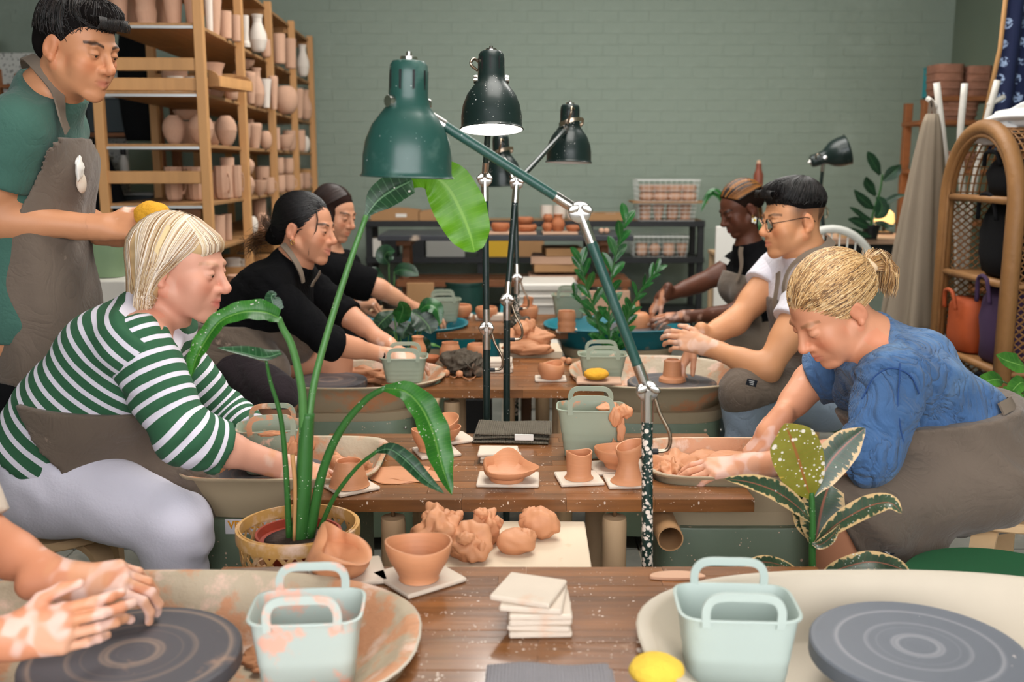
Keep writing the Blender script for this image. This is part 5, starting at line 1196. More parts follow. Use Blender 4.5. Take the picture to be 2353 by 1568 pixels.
# ---------------------------------------------------------------- the dark bench with timber trestles
bx0, bx1 = ayz(868, 6.35, .9).x, ayz(1455, 6.35, .9).x; bw = bx1 - bx0
bn = thing('trestle_bench', 'long bench with a chipped dark top on orange timber trestles', 'bench', ((bx0 + bx1) / 2, 6.62, 0))
MB().box((0, 0, .885), (bw, .56, .034), ch=.003).build('bench_top', m_dkbench, bn, False)
for sx in (-1, 1):
 X = sx * (bw / 2 - .16)
 for sy in (-1, 1):
  MB().beam((X, sy * .05, .84), (X + sx * -.0, sy * .24, 0), .05, .032, .003).build('trestle_leg', m_redwood, bn, False)
 MB().box((X, 0, .85), (.10, .44, .036), ch=.003).build('trestle_head', m_redwood, bn, False)
 MB().beam((X + .12, -.18, .56), (X + .26, -.22, 0), .04, .025, .003).build('slanted_leg', m_redwood, bn, False)
for y in (-.16, .0, .16): MB().box((.05, y, .585), (bw - .1, .07, .045), ch=.003).build('stretcher', m_redwood, bn, False)
def on_bench(name, lab, cat, prof, u, rr, h, Y=6.5, m=m_claydk, z=.903):
 o = MB().lathe([(a * rr, b * h) for a, b in prof], 24).build(name, m, None, 50, ayz(u, Y, z)); return tag(o, lab, cat, 'terracotta pots on the dark bench')
for k, (u0, u1) in enumerate([(1030, 1100), (1108, 1232), (1246, 1326)]):
 a, b = ayz(u0, 6.5, .903), ayz(u1, 6.5, .903); plate('ware_board', ['left', 'middle', 'right'][k] + ' pale ware board on the dark bench', 'board', ((a.x + b.x) / 2, 6.5, .9035), 0, b.x - a.x, .22, .014, m_mdf)
on_bench('clay_bowl', 'terracotta pot at the left end of the bench behind the big leaf', 'bowl', P_low, 1090, .06, .07, z=.9185)
on_bench('clay_bowl', 'squat terracotta dish on the middle ware board, left', 'bowl', P_low, 1150, .062, .055, z=.9185)
on_bench('clay_bowl', 'broad terracotta dish under a smaller one on the middle board', 'bowl', P_low, 1208, .075, .045, z=.9185)
on_bench('clay_bowl', 'smaller terracotta dish stacked on the broad one', 'bowl', P_low, 1206, .056, .045, z=.9655)
on_bench('clay_cup', 'terracotta cup at the left of the right ware board', 'cup', P_jar, 1258, .036, .06, z=.9185)
on_bench('clay_cup', 'terracotta cup stacked over the left cup on the right board', 'cup', P_jar, 1259, .032, .05, z=.98)
on_bench('clay_cup', 'tallest terracotta jar on the right ware board', 'cup', P_vase3, 1282, .046, .11, z=.9185)
on_bench('clay_cup', 'low terracotta saucer at the right of the bench', 'cup', P_low, 1318, .05, .04, z=.9185)
for u in (1382, 1394):
 o = MB().sphere((0, 0, .018), .018, 14, 10).build('clay_ball', m_bisque, None, True, ayz(u, 6.5, .9035)); tag(o, ('left' if u == 1382 else 'right') + ' of two pale clay balls on the dark bench', 'ball', 'pale clay balls')
for k, (u0, u1, h) in enumerate([(1215, 1326, .018), (1225, 1330, .02), (1222, 1318, .02), (1250, 1336, .02)]):
 a, b = ayz(u0, 6.45, .61), ayz(u1, 6.45, .61)
 plate('loose_board', f"{['lowest', 'second', 'third', 'top'][k]} board of the loose stack on the trestle stretchers", 'board', ((a.x + b.x) / 2, 6.55, .609 + k * .052), R([0, 2, -3, 4][k]), b.x - a.x, .3, .05 if k else .03, m_mdf if k % 2 == 0 else m_card, 'loose boards')
# under the bench
def big_tub(label, u, Y, z, r, h, m, handles=True):
 p = ayz(u, Y, z); t = thing('round_tub', label, 'tub', p)
 MB().lathe([(r * .8, 0), (r * .82, .01), (r, h), (r * 1.04, h), (r * 1.04, h + .015), (r * .98, h + .015), (r * .95, h - .01), (r * .8, .02), (.002, .02)], 36).build('tub_wall', m, t, 40)
 if handles:
  for sx in (-1, 1): MB().tube(catmull([(sx * r * .95, -.07, h), (sx * r * 1.0, -.06, h + .06), (sx * r * 1.0, 0, h + .09), (sx * r * 1.0, .06, h + .06), (sx * r * .95, .07, h)], 6), .011, 8).build('handle', m, t, True)
 return t
big_tub('teal flexible tub with handles on the floor under the bench', 1078, 5.95, .0, .20, .42, m_teal)
big_tub('dark green bin standing behind the teal tub', 1070, 6.5, .0, .14, .58, m_dkgreenpl, False)
wbx = thing('white_storage_chest', 'white plastic storage chest with ribbed lid under the bench', 'chest', ayz(1255, 5.95, 0))
MB().box((0, .2, .30), (.36, .36, .58), ch=.015).build('chest_body', m_whitepl, wbx, False)
MB().box((0, .2, .615), (.38, .38, .05), ch=.012).build('lid', m_whitepl, wbx, False)
for k in range(2): MB().box((0, .012, .56 - k * .05), (.34, .012, .012), ch=.003).build('rib', m_whitepl, wbx, False)
gb = thing('grey_plastic_bin', 'grey plastic bin with a scooped front below the white chest', 'bin', ayz(1290, 5.62, 0))
rb_ = [(-.2, 0), (.2, 0), (.2, .30), (.1, .42), (-.08, .42), (-.14, .34), (-.2, .34)]
MB().loft([[(x, -.01, z) for x, z in rb_], [(x, .01, z) for x, z in rb_]]).build('front_panel', m_greypl, gb, False)
for sx in (-1, 1): MB().box((sx * .195, .12, .16), (.01, .24, .32)).build('side_panel', m_greypl, gb, False)
o = plate('mdf_board', 'pale square board leaning upright beside the bench', 'board', tuple(ayz(1386, 5.75, 0)), 0, .30, .022, .62, m_mdf); o.rotation_euler = (R(-4), 0, 0)
o = plate('mdf_board', 'brown board leaning behind the trestle at left', 'board', tuple(ayz(968, 5.8, 0)), 0, .16, .02, .66, m_card); o.rotation_euler = (R(-4), 0, 0)
# ---------------------------------------------------------------- dark clutter seen low between the tables
for k, (u, Y, w_, d_, h, m, lab) in enumerate([(1040, 5.45, .16, .2, .3, m_card, 'brown carton on the floor under the farthest table'), (1095, 4.28, .14, .12, .34, m_blackp, 'black bucket on the floor behind the third table'), (1238, 5.5, .22, .2, .36, m_whitepl, 'white carton on the floor behind the lamp poles')]):
 t = thing('floor_box', lab, 'box', ayz(u, Y, 0)); MB().box((0, 0, h / 2), (w_, d_, h), ch=.006).build('box_body', m, t, False); MB().box((0, 0, h + .004), (w_ * .96, d_ * .96, .01), ch=.002).build('lid', m, t, False)
sl = thing('step_stool', 'dark brown wooden step stool on the floor under the third table', 'stool', ayz(1290, 4.32, 0))
for sx in (-1, 1): MB().box((sx * .16, 0, .2), (.045, .2, .4), ch=.004).build('leg', m_stembr, sl, False)
for z in (.16, .40): MB().box((0, 0, z), (.36, .2, .03), ch=.004).build('tread', m_stembr, sl, False)
tu = MB().lathe([(.03, -.2), (.03, .2), (.027, .2), (.027, -.2), (.03, -.2)], 20, caps=False).build('cardboard_tube', m_card, None, 40, ayz(1512, 2.36, .52)); tu.rotation_euler = (R(90), 0, 0); tu.location.z = .50; tag(tu, 'cardboard tube lying under the second table by the lamp', 'tube')
# ---------------------------------------------------------------- far right: bench, lamp, plant, white chair
tbx = thing('side_bench', 'black framed side bench with a pale top below the far plant', 'bench', ayz(2000, 6.2, 0))
MB().box((0, .1, .885), (.75, .5, .035), ch=.003).build('bench_top', m_mdf, tbx, False)
for sx in (-1, 1):
 for sy in (-.1, .3): MB().box((sx * .34, sy, .43), (.045, .045, .86)).build('leg', m_black, tbx, False)
MB().box((0, -.1, .83), (.70, .03, .08)).build('apron_rail', m_black, tbx, False)
o = plate('pale_tray', 'small pale wooden tray on the side bench', 'tray', tuple(ayz(1952, 6.15, .9035)), 0, .12, .12, .022, m_birch)
bl_ = thing('table_lamp', 'small glowing woven table lamp behind the far plant', 'lamp', ayz(2030, 6.5, .9035))
MB().lathe([(.06, 0), (.06, .012), (.012, .02), (.012, .06)], 20).build('lamp_base', m_black, bl_, 40)
MB().lathe([(.05, .05), (.065, .08), (.058, .13), (.035, .15), (.035, .145), (.054, .125), (.06, .08), (.046, .055), (.05, .05)], 28, caps=False).build('woven_shade', m_glow, bl_, 40)
d = bpy.data.lights.new('lamp_glow', 'POINT'); d.energy = 5; d.color = (1, .72, .36); d.shadow_soft_size = .06
lo = bpy.data.objects.new('lamp_glow', d); COL.objects.link(lo); lo.parent = bl_; lo.location = (0, .05, .20)
ch = thing('white_rattan_chair', 'white rattan armchair with a rounded openwork back', 'chair', ayz(1915, 5.25, 0))
mb = MB(); arc = [(math.cos(a) * .27, .20,   .66 + math.sin(a) * .34) for a in [PI * i / 20 for i in range(21)]]
MB().tube([Vector(p) for p in arc], .022, 8).build('back_hoop', m_rattanw, ch, True)
for i in range(1, 12):
 x = -.27 + .54 * i / 12; zt = .66 + .34 * math.sqrt(max(0, 1 - (x / .27) ** 2)); MB().tube([(x * .8, .2, .45), (x, .2, zt)], .005, 5).build('back_spindle', m_rattanw, ch, True)
MB().lathe([(.26, .40), (.28, .42), (.27, .45), (.002, .45)], 28).build('seat', m_rattanw, ch, 40)
for (x, y) in ((-.2, -.18), (.2, -.18), (-.2, .2), (.2, .2)): MB().tube([(x, y, 0), (x * .95, y * .95, .42)], .016, 8).build('leg', m_rattanw, ch, True)
lamp('dark work lamp tipped up to the right at the far wall', (ayz(1886, 6.3, 0).x + .0, 5.9, 0), [at(1884, 450, 5.9)], at(1893, 362, 5.86), (-.93, .1, -.32), m_lampdk, m_lampdk, 1.0, base_r=.11)
rp0 = ayz(2000, 6.05, .9035)
rp = pot_plant('tall dark rubber plant on the far side bench', tuple(rp0), m_blackp, .07, .05); rb0 = rp.location.copy()
YR = 6.02
stem(rp, [rb0 + Vector((0, 0, .06)), *PX([(2000, 545), (2004, 500), (2022, 440), (2028, 400)], YR)], .009, .005, m_stemdk, rb0)
for (tip, wpx) in (([(2022, 402), (2012, 382), (2000, 362), (1993, 348)], 26), ([(2030, 416), (2046, 402), (2060, 390), (2070, 378)], 30), ([(2012, 450), (2000, 432), (1992, 420), (1990, 406)], 26), ([(2008, 480), (1992, 468), (1976, 454), (1962, 436)], 26), ([(2016, 452), (2026, 470), (2022, 490), (2010, 502)], 36),
                   ([(2022, 470), (2040, 462), (2060, 452), (2080, 448)], 16), ([(2002, 506), (1984, 498), (1968, 486), (1952, 476)], 14), ([(2000, 520), (1984, 516), (1966, 508), (1948, 504)], 24), ([(2000, 540), (1980, 540), (1960, 532), (1936, 524)], 18), ([(2010, 512), (2026, 514), (2042, 520), (2054, 518)], 14)):
 leaf(rp, PX(tip, YR, -.04), WP([6, wpx, wpx * .9, 3], YR), lm_dark, (0, -.95, .3), rb0, .1)
gp0 = ayz(1660, 6.4, 0); stand_box('tall plant stand behind the person in the black singlet', gp0.x, 6.42, .8, .2, .2)
gp = pot_plant('arching green plant behind the person in the black singlet', (gp0.x, 6.42, .801), m_blackp, .08, .055); gb0 = gp.location.copy()
for tip, wpx in (([(1660, 470), (1640, 446), (1624, 456), (1610, 488)], 12), ([(1664, 470), (1650, 440), (1632, 440), (1614, 462)], 10), ([(1668, 465), (1680, 440), (1694, 444), (1704, 470)], 12)):
 leaf(gp, [gb0 + Vector((0, 0, .07))] + PX(tip, 6.4), WP([4, 8, wpx, wpx, 2], 6.4), lm_zz, (0, -.7, .7), gb0, .15)
cork = thing('brown_bottle', 'reddish brown stopper bottle on a post behind the person in glasses', 'bottle', at(1741, 440, 6.3))
MB().lathe([(.028, 0), (.03, .02), (.03, .1), (.02, .13), (.017, .14), (.017, .17), (.012, .172)], 16).build('bottle_body', mat('red_brown_glass', srgb(120, 62, 44), .4), cork, 40)
MB().lathe([(.013, .17), (.013, .19), (.004, .192)], 12).build('stopper', m_mdf, cork, 40)
lg = thing('wall_ledge', 'narrow post stand under the reddish brown bottle', 'stand', (cork.location.x, 6.3, 0)); MB().box((0, 0, cork.location.z / 2 - .002), (.05, .05, cork.location.z - .004)).build('post', m_black, lg, False); MB().box((0, 0, cork.location.z - .008), (.1, .1, .012)).build('ledge', m_black, lg, False)
cl2 = plate('clip_board', 'white notice board on a stand behind the person in the black singlet', 'board', tuple(ayz(1655, 6.0, .001)), 0, .12, .03, .98, m_paper)
# ---------------------------------------------------------------- right edge: timber rack, coat stand, hanging aprons, curtain
kr = thing('timber_rack', 'timber wall rack with a top shelf behind the white coat stand', 'rack', (ayz(2200, 6.9, 1).x, 6.9, 0))
for sx in (-.33, .33):
 for sy in (-.15, .15): MB().box((sx, sy, .88), (.05, .05, 1.76), ch=.003).build('post', m_redwood, kr, False)
for z in (.5, .95, 1.30, 1.62, 1.775): MB().box((0 if z < 1.7 else .06, 0, z), (.72 if z < 1.7 else .6, .36, .03), ch=.003).build('shelf_board', m_redwood, kr, False)
m_basket = mat('pink_brown_weave', srgb(150, 104, 84), .8, var=.35, vscale=16, bump=.5, bscale=60)
def woven_box(label, u0, u1, v1, Y, hpx, z=None):
 a = at(u0, v1, Y); b = at(u1, v1, Y); z = z if z else a.z; wd = b.x - a.x; h = pxm(hpx, Y)
 t = thing('woven_basket', label, 'basket', ((a.x + b.x) / 2, Y + .1, z)); MB().loft([sring(0, 0, zz, wd / 2 * k, .12 * k, 4, 32) for zz, k in ((0, .86), (.01, .9), (h * .5, .96), (h, 1), (h, .93), (h * .5, .88), (.02, .82))]).build('woven_wall', m_basket, t, 40)
 for i in range(3): MB().loft([sring(0, 0, h * (.25 + .25 * i) + dz, wd / 2 * (.945 + .02 * i) + dr, .12 * (.945 + .02 * i) + dr, 4, 32) for dz, dr in ((-.006, 0), (-.003, .004), (.003, .004), (.006, 0))], False, False).build('weave_band', m_basket, t, True)
 return t
woven_box('left pinkish woven basket on top of the timber rack', 2148, 2215, 228, 6.75, 70, 1.791)
woven_box('right pinkish woven basket on top of the timber rack', 2218, 2280, 228, 6.75, 66, 1.791)
woven_box('woven basket on the shelf below the rack top', 2150, 2250, 305, 6.75, 46, 1.636)
woven_box('woven basket on the third shelf of the timber rack', 2160, 2250, 375, 6.75, 40, 1.316)
tb_ = thing('teal_carton', 'teal carton behind the woven baskets on the rack top', 'box', (ayz(2144, 6.98, 1.8).x, 6.98, 1.791)); MB().box((0, 0, .10), (.10, .14, .2), ch=.006).build('box_body', m_teal, tb_, False); MB().box((0, 0, .203), (.104, .144, .008)).build('lid', m_teal, tb_, False)
YA = 4.95
m_hang = mat('hanging_canvas', srgb(140, 126, 108), .9, var=.12, vscale=4, bump=.12, bscale=140)
cs0 = ayz(2205, YA, 0); cs = thing('coat_stand', 'white branching coat stand with upright prongs', 'coat stand', (cs0.x, YA, 0)); cl0 = cs.location.copy()
for pts in ([(2205, 900), (2200, 560), (2175, 380), (2152, 190)], [(2207, 900), (2212, 500), (2206, 330), (2217, 192)], [(2210, 900), (2222, 560), (2256, 330), (2292, 185)]):
 P = PX(pts, YA); P[0] = Vector((P[0].x, YA, .03)); MB().tube([p - cl0 for p in catmull(P, 5)], .016, 10).build('pole', m_whitepl, cs, True)
for a, b in (((2160, 250), (2130, 225)), ((2270, 242), (2308, 222)), ((2178, 372), (2160, 358))):
 MB().tube([p - cl0 for p in PX([a, b], YA)], .012, 8).build('prong', m_whitepl, cs, True)
MB().lathe([(.22, 0), (.22, .02), (.05, .035), (.04, .05)], 28).build('base', m_whitepl, cs, 40)
def hanging_cloth(label, top, bot, Y, depthpx, m, seed, name='hanging_apron', nf=7):
 (u0, v0, w0), (u1, v1, w1) = top, bot; a = at(u0, v0, Y); b = at(u1, v1, Y)
 t = thing(name, label, 'apron', b); rs = np.random.default_rng(seed); ph = rs.uniform(0, 6, 8); rings = []
 n = 72
 for i in range(25):
  q = i / 24; c = a.lerp(b, q); wd = pxm(lerp(w0, w1, q ** .7), Y) / 2; dp_ = pxm(lerp(depthpx * .35, depthpx, q), Y) / 2; ring = []
  for j in range(n):
   an = 2 * PI * j / n; f = 1 + (.16 * math.sin(nf * an + ph[0] + q * 1.5) + .09 * math.sin((nf + 5) * an + ph[1] - q * 2)) * (.3 + .7 * q)
   ring.append(Vector((c.x + wd * math.cos(an) * f, c.y + dp_ * math.sin(an) * f, c.z)) - b)
  rings.append(ring)
 MB().loft(rings).build('hanging_cloth', m, t, True)
 P = [at(u0 - w0 * .3, v0 + 10, Y), at(u0 - 2, v0 - 30, Y), at(u0 + w0 * .3, v0 + 10, Y)]
 MB().strip([p - b for p in catmull(P, 6)], .018, .003, up=(0, -1, 0)).build('neck_strap', m_strap, t, False)
 return t
hanging_cloth('taupe apron hanging in long folds from the coat stand', (2142, 262, 26), (2105, 760, 150), YA - .08, 90, m_hang, 3)
hanging_cloth('second taupe apron behind, showing left of the coat stand poles', (2150, 300, 24), (2138, 740, 110), YA + .16, 70, m_hang, 8)
m_curt = bpy.data.materials.new('navy_flower_print'); m_curt.use_nodes = True; nt = m_curt.node_tree
def _curt():
 N, L = nt.nodes, nt.links; b = N['Principled BSDF']; b.inputs['Roughness'].default_value = .9
 tc = N.new('ShaderNodeTexCoord'); vo = N.new('ShaderNodeTexVoronoi'); vo.inputs['Scale'].default_value = 11; vo.inputs['Randomness'].default_value = .25; L.new(tc.outputs['Object'], vo.inputs['Vector'])
 ns = N.new('ShaderNodeTexNoise'); ns.inputs['Scale'].default_value = 70; L.new(tc.outputs['Object'], ns.inputs['Vector'])
 f = N_math(nt, 'MULTIPLY', N_math(nt, 'LESS_THAN', vo.outputs['Distance'], .30), N_math(nt, 'GREATER_THAN', ns.outputs['Fac'], .5))
 mx = N.new('ShaderNodeMix'); mx.data_type = 'RGBA'; mx.inputs[6].default_value = srgb(14, 26, 62); mx.inputs[7].default_value = srgb(150, 170, 200); L.new(f, mx.inputs[0]); L.new(mx.outputs[2], b.inputs['Base Color'])
_curt()
cur = thing('flower_curtain', 'navy cloth with small white flowers hanging at the right edge', 'curtain', ayz(2400, 5.2, 1.3))
rings = []
for i in range(13):
 q = i / 12; rings.append([Vector((-.275 + .55 * j / 40 - (.02 * q), .025 * math.sin(j * .8 + q), lerp(1.1, .12, q))) for j in range(41)])
mbc = MB().loft([r + [p + Vector((0, .006, 0)) for p in r[::-1]] for r in rings]); mbc.build('curtain_cloth', m_curt, cur, True)
MB().tube([(-.3, 0, 1.115), (.4, 0, 1.115)], .012, 10).build('curtain_rail', m_wickerlt, cur, True)
MB().tube([Vector((-.285, -.04, 1.1)), Vector((-.30, -.04, .62)), Vector((-.37, -.04, .14))], .012, 8).build('cord_bundle', m_straw, cur, True)
# ---------------------------------------------------------------- rattan arch cabinet
KX, KY0, KY1, KD = 2.0, 3.98, 4.62, .46; kyc = (KY0 + KY1) / 2; KW = (KY1 - KY0) / 2; ksp = 1.18
ac = thing('rattan_arch_cabinet', 'tall arched rattan cabinet holding bags at the right edge', 'cabinet', (KX, kyc, 0))
KH = 1.50
def arch(x, w_, hs, top, n=22): return [Vector((x, -w_, 0))] + [Vector((x, -w_ * math.cos(PI * i / n), hs + (top - hs) * math.sin(PI * i / n))) for i in range(n + 1)] + [Vector((x, w_, 0))]
for x in (0, KD):
 MB().tube(arch(x, KW, KH - KW, KH), .034 if x == 0 else .02, 10).build('arch_frame', m_wickerlt, ac, True)
 MB().tube(arch(x - .012, KW - .035, KH - KW, KH - .035), .010, 8).build('arch_trim', m_wicker, ac, True)
mbw = MB()                                                # open diagonal weave on the two flanks and over the top
def flank(y, x0, x1, z0, z1, n):
 H_ = z1 - z0; W_ = x1 - x0
 for s in (-1, 1):
  for i in range(-int(W_ / .032), int(H_ / .032)):
   zst = z0 + i * .032; pts = []
   a = Vector((x0, y + s * .002, zst)); b = Vector((x1, y + s * .002, zst + W_ * .8))
   za, zb = a.z, b.z
   if zb < z0 or za > z1: continue
   ta = max(0, (z0 - za) / (zb - za)); tb2 = min(1, (z1 - za) / (zb - za))
   p, q = a.lerp(b, ta), a.lerp(b, tb2)
   if s > 0: p.x, q.x = x0 + x1 - p.x, x0 + x1 - q.x
   if (q - p).length > .01: mbw.tube([p, q], .0042, 4)
flank(-KW, .02, KD - .01, .04, KH - KW, 0); flank(KW, .02, KD - .01, .04, KH - KW, 0)
for i in range(26):
 a = PI * i / 25; y, z = -KW * math.cos(a), KH - KW + KW * math.sin(a); mbw.tube([(0.02, y, z), (KD, y, z)], .0042, 4)
for i in range(16):
 x = .03 + (KD - .04) * i / 15; mbw.tube([Vector((x, -KW * math.cos(PI * j / 18), KH - KW + (KW - .003) * math.sin(PI * j / 18))) for j in range(19)], .0042, 4)
for s in (-1, 1):
 for i in range(-20, 44):
  a = Vector((KD - .01, -KW, i * .035)); b = Vector((KD - .01, KW, i * .035 + .55))
  if s < 0: a.y, b.y = KW, -KW
  pts = [a.lerp(b, t) for t in (0, .25, .5, .75, 1)]
  pts = [p for p in pts if .03 < p.z < KH - KW + math.sqrt(max(0, KW ** 2 - p.y ** 2))]
  if len(pts) > 1: mbw.tube([pts[0], pts[-1]], .004, 4)
o = mbw.build('open_weave', m_wicker, ac, True); o['kind'] = 'stuff'
for z in (.10, .50, .86, 1.20):
 MB().box((KD / 2, 0, z), (KD - .03, 2 * KW - .03, .018), ch=.003).build('shelf_board', m_wickerlt, ac, False)
 MB().tube([(0, -KW, z), (0, KW, z)], .016, 8).build('shelf_rail', m_wickerlt, ac, True)
for z in (.86, .5): MB().tube([(.0, -KW - .004, z), (KD, -KW - .004, z)], .012, 8).build('flank_rail', m_wickerlt, ac, True)
def soft_bag(label, y, z, w_, h, d_, m, x=.16, handles=None, name='bag', seed=0):
 t = thing(name, label, 'bag', (KX + x, kyc + y, z)); mb = MB(); rs = np.random.default_rng(seed); ph = rs.uniform(0, 6, 4)
 mb.loft([[(d_ / 2 * math.copysign(abs(math.cos(a)) ** .6, math.cos(a)) * k * (1 + .06 * math.sin(3 * a + 8 * zz + ph[0])), w_ / 2 * math.copysign(abs(math.sin(a)) ** .6, math.sin(a)) * k * (1 + .05 * math.sin(4 * a + 6 * zz + ph[1])), zz * h) for a in [2 * PI * j / 28 for j in range(28)]] for zz, k in ((0, .8), (.05, .95), (.3, 1.0), (.6, 1.02), (.85, .95), (1, .8))])
 mb.build('bag_body', m, t, True)
 MB().tube(catmull([(-.02 - d_ / 2, -w_ * .25, h * .8), (-.03 - d_ / 2, -w_ * .15, h * 1.12), (-.03 - d_ / 2, w_ * .15, h * 1.12), (-.02 - d_ / 2, w_ * .25, h * .8)], 6), .009, 6).build('handle', handles or m, t, True)
 return t
soft_bag('black bag on the upper shelf of the arched cabinet', -.06, .875, .34, .30, .26, m_blackfab, seed=1)
soft_bag('black cap-shaped bag lying on the top shelf of the cabinet', -.05, 1.212, .3, .16, .24, m_blackfab, seed=2)
soft_bag('purple cloth bag on the middle shelf of the cabinet', -.13, .512, .24, .32, .24, mat('purple_cloth', srgb(64, 42, 74), .85, var=.2), x=.13, seed=3)
m_orange = mat('orange_rope', srgb(176, 78, 34), .7, var=.25)
soft_bag('orange rope bag on the middle shelf beside the purple bag', .16, .512, .24, .24, .2, m_orange, x=.1, seed=4)
rp_ = thing('orange_rope_coil', 'coil of orange rope hanging off the lowest cabinet shelf', 'rope', (KX + .05, kyc + .13, .118))
for k in range(4): MB().torus((-.02 + .01 * k, .01 * k, .03 + .045 * k), .10 - .012 * k, .013, 26, 8, rot=Matrix.Rotation(R(20 + 18 * k), 3, 'Y')).build('rope_turn', m_orange, rp_, True)
soft_bag('black bag on the lowest shelf at the near side', -.14, .118, .26, .30, .26, m_blackfab, seed=6)
wc = thing('white_cloth', 'white cloth bundled on top of the arched cabinet', 'cloth', (KX + .26, kyc - .02, KH + .004))
blob('cloth_bundle', (0, 0, .045), 1, (.20, .30, .06), mat('white_linen', srgb(226, 226, 224), .9), wc, seed=77, amp=.30, freq=3.2, n=64)
blob('cloth_tail', (-.18, .14, -.02), 1, (.06, .14, .05), MATS['white_linen'], wc, seed=78, amp=.3, freq=3.5, n=44)
# ---------------------------------------------------------------- leafy pothos low at the right edge
pp0 = Vector((ayz(2330, 3.1, .5).x + .06, 3.1, 0)); stand_box('plant stand at the right edge under the pothos', pp0.x, 3.1, .38, .24, .24)
ppl = pot_plant('bright pothos with broad leaves at the right edge', (pp0.x, 3.1, .381), m_blackp, .12, .08); ppb = ppl.location.copy()
rs = np.random.default_rng(5)
for (u, v, w_, dx, dy) in [(2290, 872, 44, -28, 6), (2340, 838, 50, -30, -10), (2318, 905, 46, 20, 24), (2345, 880, 40, -20, 20), (2300, 945, 40, 14, 30), (2338, 960, 44, -18, 28), (2350, 920, 40, 10, 30), (2322, 1010, 40, -14, 30), (2346, 1040, 40, -16, 20), (2300, 1000, 30, -6, 30), (2345, 1090, 44, -22, 26)]:
 Yp = 3.1 + rs.uniform(-.12, .06); P = PX([(u + 14, v + 4), (u, v), (u + dx, v + dy), (u + dx * 1.7, v + dy * 2.2)], Yp, -.05)
 stem(ppl, [ppb + Vector((0, 0, .11)), ppb + Vector((rs.uniform(-.03, .03), rs.uniform(-.03, .03), .2)), P[0]], .003, .002, m_stemdk, ppb)
 leaf(ppl, P, WP([8, w_, w_ * .85, 3], 3.1), lm_bright if v < 950 else lm_zz, (rs.uniform(-.3, .3), -.8, .6), ppb, .12, .03)
# ---------------------------------------------------------------- stools
def bent_stool(label, c, seat_z=.44, m_seat=m_birch, r=.175, rz=0):
 t = thing('bentwood_stool', label, 'stool', (c[0], c[1], 0), rz)
 MB().lathe([(r - .004, seat_z - .024), (r, seat_z - .02), (r, seat_z - .004), (r - .004, seat_z), (.002, seat_z)], 44).build('seat', m_seat, t, 40)
 for j in range(4):
  a = 2 * PI * j / 4 + PI / 4; d = Vector((math.cos(a), math.sin(a), 0)); s = Vector((-d.y, d.x, 0))
  pts = catmull([d * .05 + Vector((0, 0, seat_z - .034)), d * (r * .75) + Vector((0, 0, seat_z - .034)), d * (r * 1.02) + Vector((0, 0, seat_z - .055)), d * (r * 1.08) + Vector((0, 0, seat_z - .10)), d * (r * 1.10) + Vector((0, 0, .2)), d * (r * 1.10)], 6)
  MB().strip(pts, .055, .018, up=lambda p, d=d: (d * .9 + Vector((0, 0, .5 if p.z > seat_z - .08 else .02)))).build('bent_leg', m_birch, t, 40)
 return t
# ---------------------------------------------------------------- bodies: smooth implicit surfaces, meshed as one continuous skin
def V3(p): return np.array(tuple(p), dtype=np.float64)
def cap(a, b, ra, rb=None, k=.02, sub=False): return dict(t='c', a=V3(a), b=V3(b), ra=ra, rb=ra if rb is None else rb, k=k, s=sub)
def ell(c, r, M=None, k=.02, sub=False): return dict(t='e', c=V3(c), r=np.array(r, float), M=np.eye(3) if M is None else np.array(M, float), k=k, s=sub)
def bxp(c, h, M=None, rd=.01, k=.02, sub=False): return dict(t='b', c=V3(c), h=np.array(h, float), M=np.eye(3) if M is None else np.array(M, float), rd=rd, k=k, s=sub)
def sph(c, r, k=.02, sub=False): return cap(c, V3(c) + 1e-6, r, r, k, sub)
def infl(ps, d, k=None):
 out = []
 for p in ps:
  q = dict(p)
  if q['t'] == 'c': q['ra'] += d; q['rb'] += d
  elif q['t'] == 'e': q['r'] = q['r'] + d
  else: q['h'] = q['h'] + d
  if k: q['k'] = k
  out.append(q)
 return out
def pbox(p):
 if p['t'] == 'c':
  r = max(p['ra'], p['rb']); return np.minimum(p['a'], p['b']) - r, np.maximum(p['a'], p['b']) + r
 e = np.abs(p['M']) @ (p['r'] if p['t'] == 'e' else p['h'] + p['rd']); return p['c'] - e, p['c'] + e
def pdist(p, X, Y, Z):
 if p['t'] == 'c':
  a, b = p['a'], p['b']; d = b - a; L2 = max(d @ d, 1e-12)
  x, y, z = X - a[0], Y - a[1], Z - a[2]
  h = np.clip((x * d[0] + y * d[1] + z * d[2]) / L2, 0, 1)
  return np.sqrt((x - h * d[0]) ** 2 + (y - h * d[1]) ** 2 + (z - h * d[2]) ** 2) - (p['ra'] + (p['rb'] - p['ra']) * h)
 x, y, z = X - p['c'][0], Y - p['c'][1], Z - p['c'][2]; M = p['M']
 u = [x * M[0, i] + y * M[1, i] + z * M[2, i] for i in range(3)]
 if p['t'] == 'e':
  r = p['r']; k0 = np.sqrt((u[0] / r[0]) ** 2 + (u[1] / r[1]) ** 2 + (u[2] / r[2]) ** 2)
  k1 = np.sqrt((u[0] / r[0] ** 2) ** 2 + (u[1] / r[1] ** 2) ** 2 + (u[2] / r[2] ** 2) ** 2) + 1e-9
  return k0 * (k0 - 1) / k1
 q = [np.abs(u[i]) - p['h'][i] for i in range(3)]
 return np.sqrt(sum(np.maximum(w_, 0) ** 2 for w_ in q)) + np.minimum(np.maximum(q[0], np.maximum(q[1], q[2])), 0) - p['rd']
def smin(a, b, k):
 h = np.clip(.5 + .5 * (b - a) / k, 0, 1); return b + (a - b) * h - k * h * (1 - h)
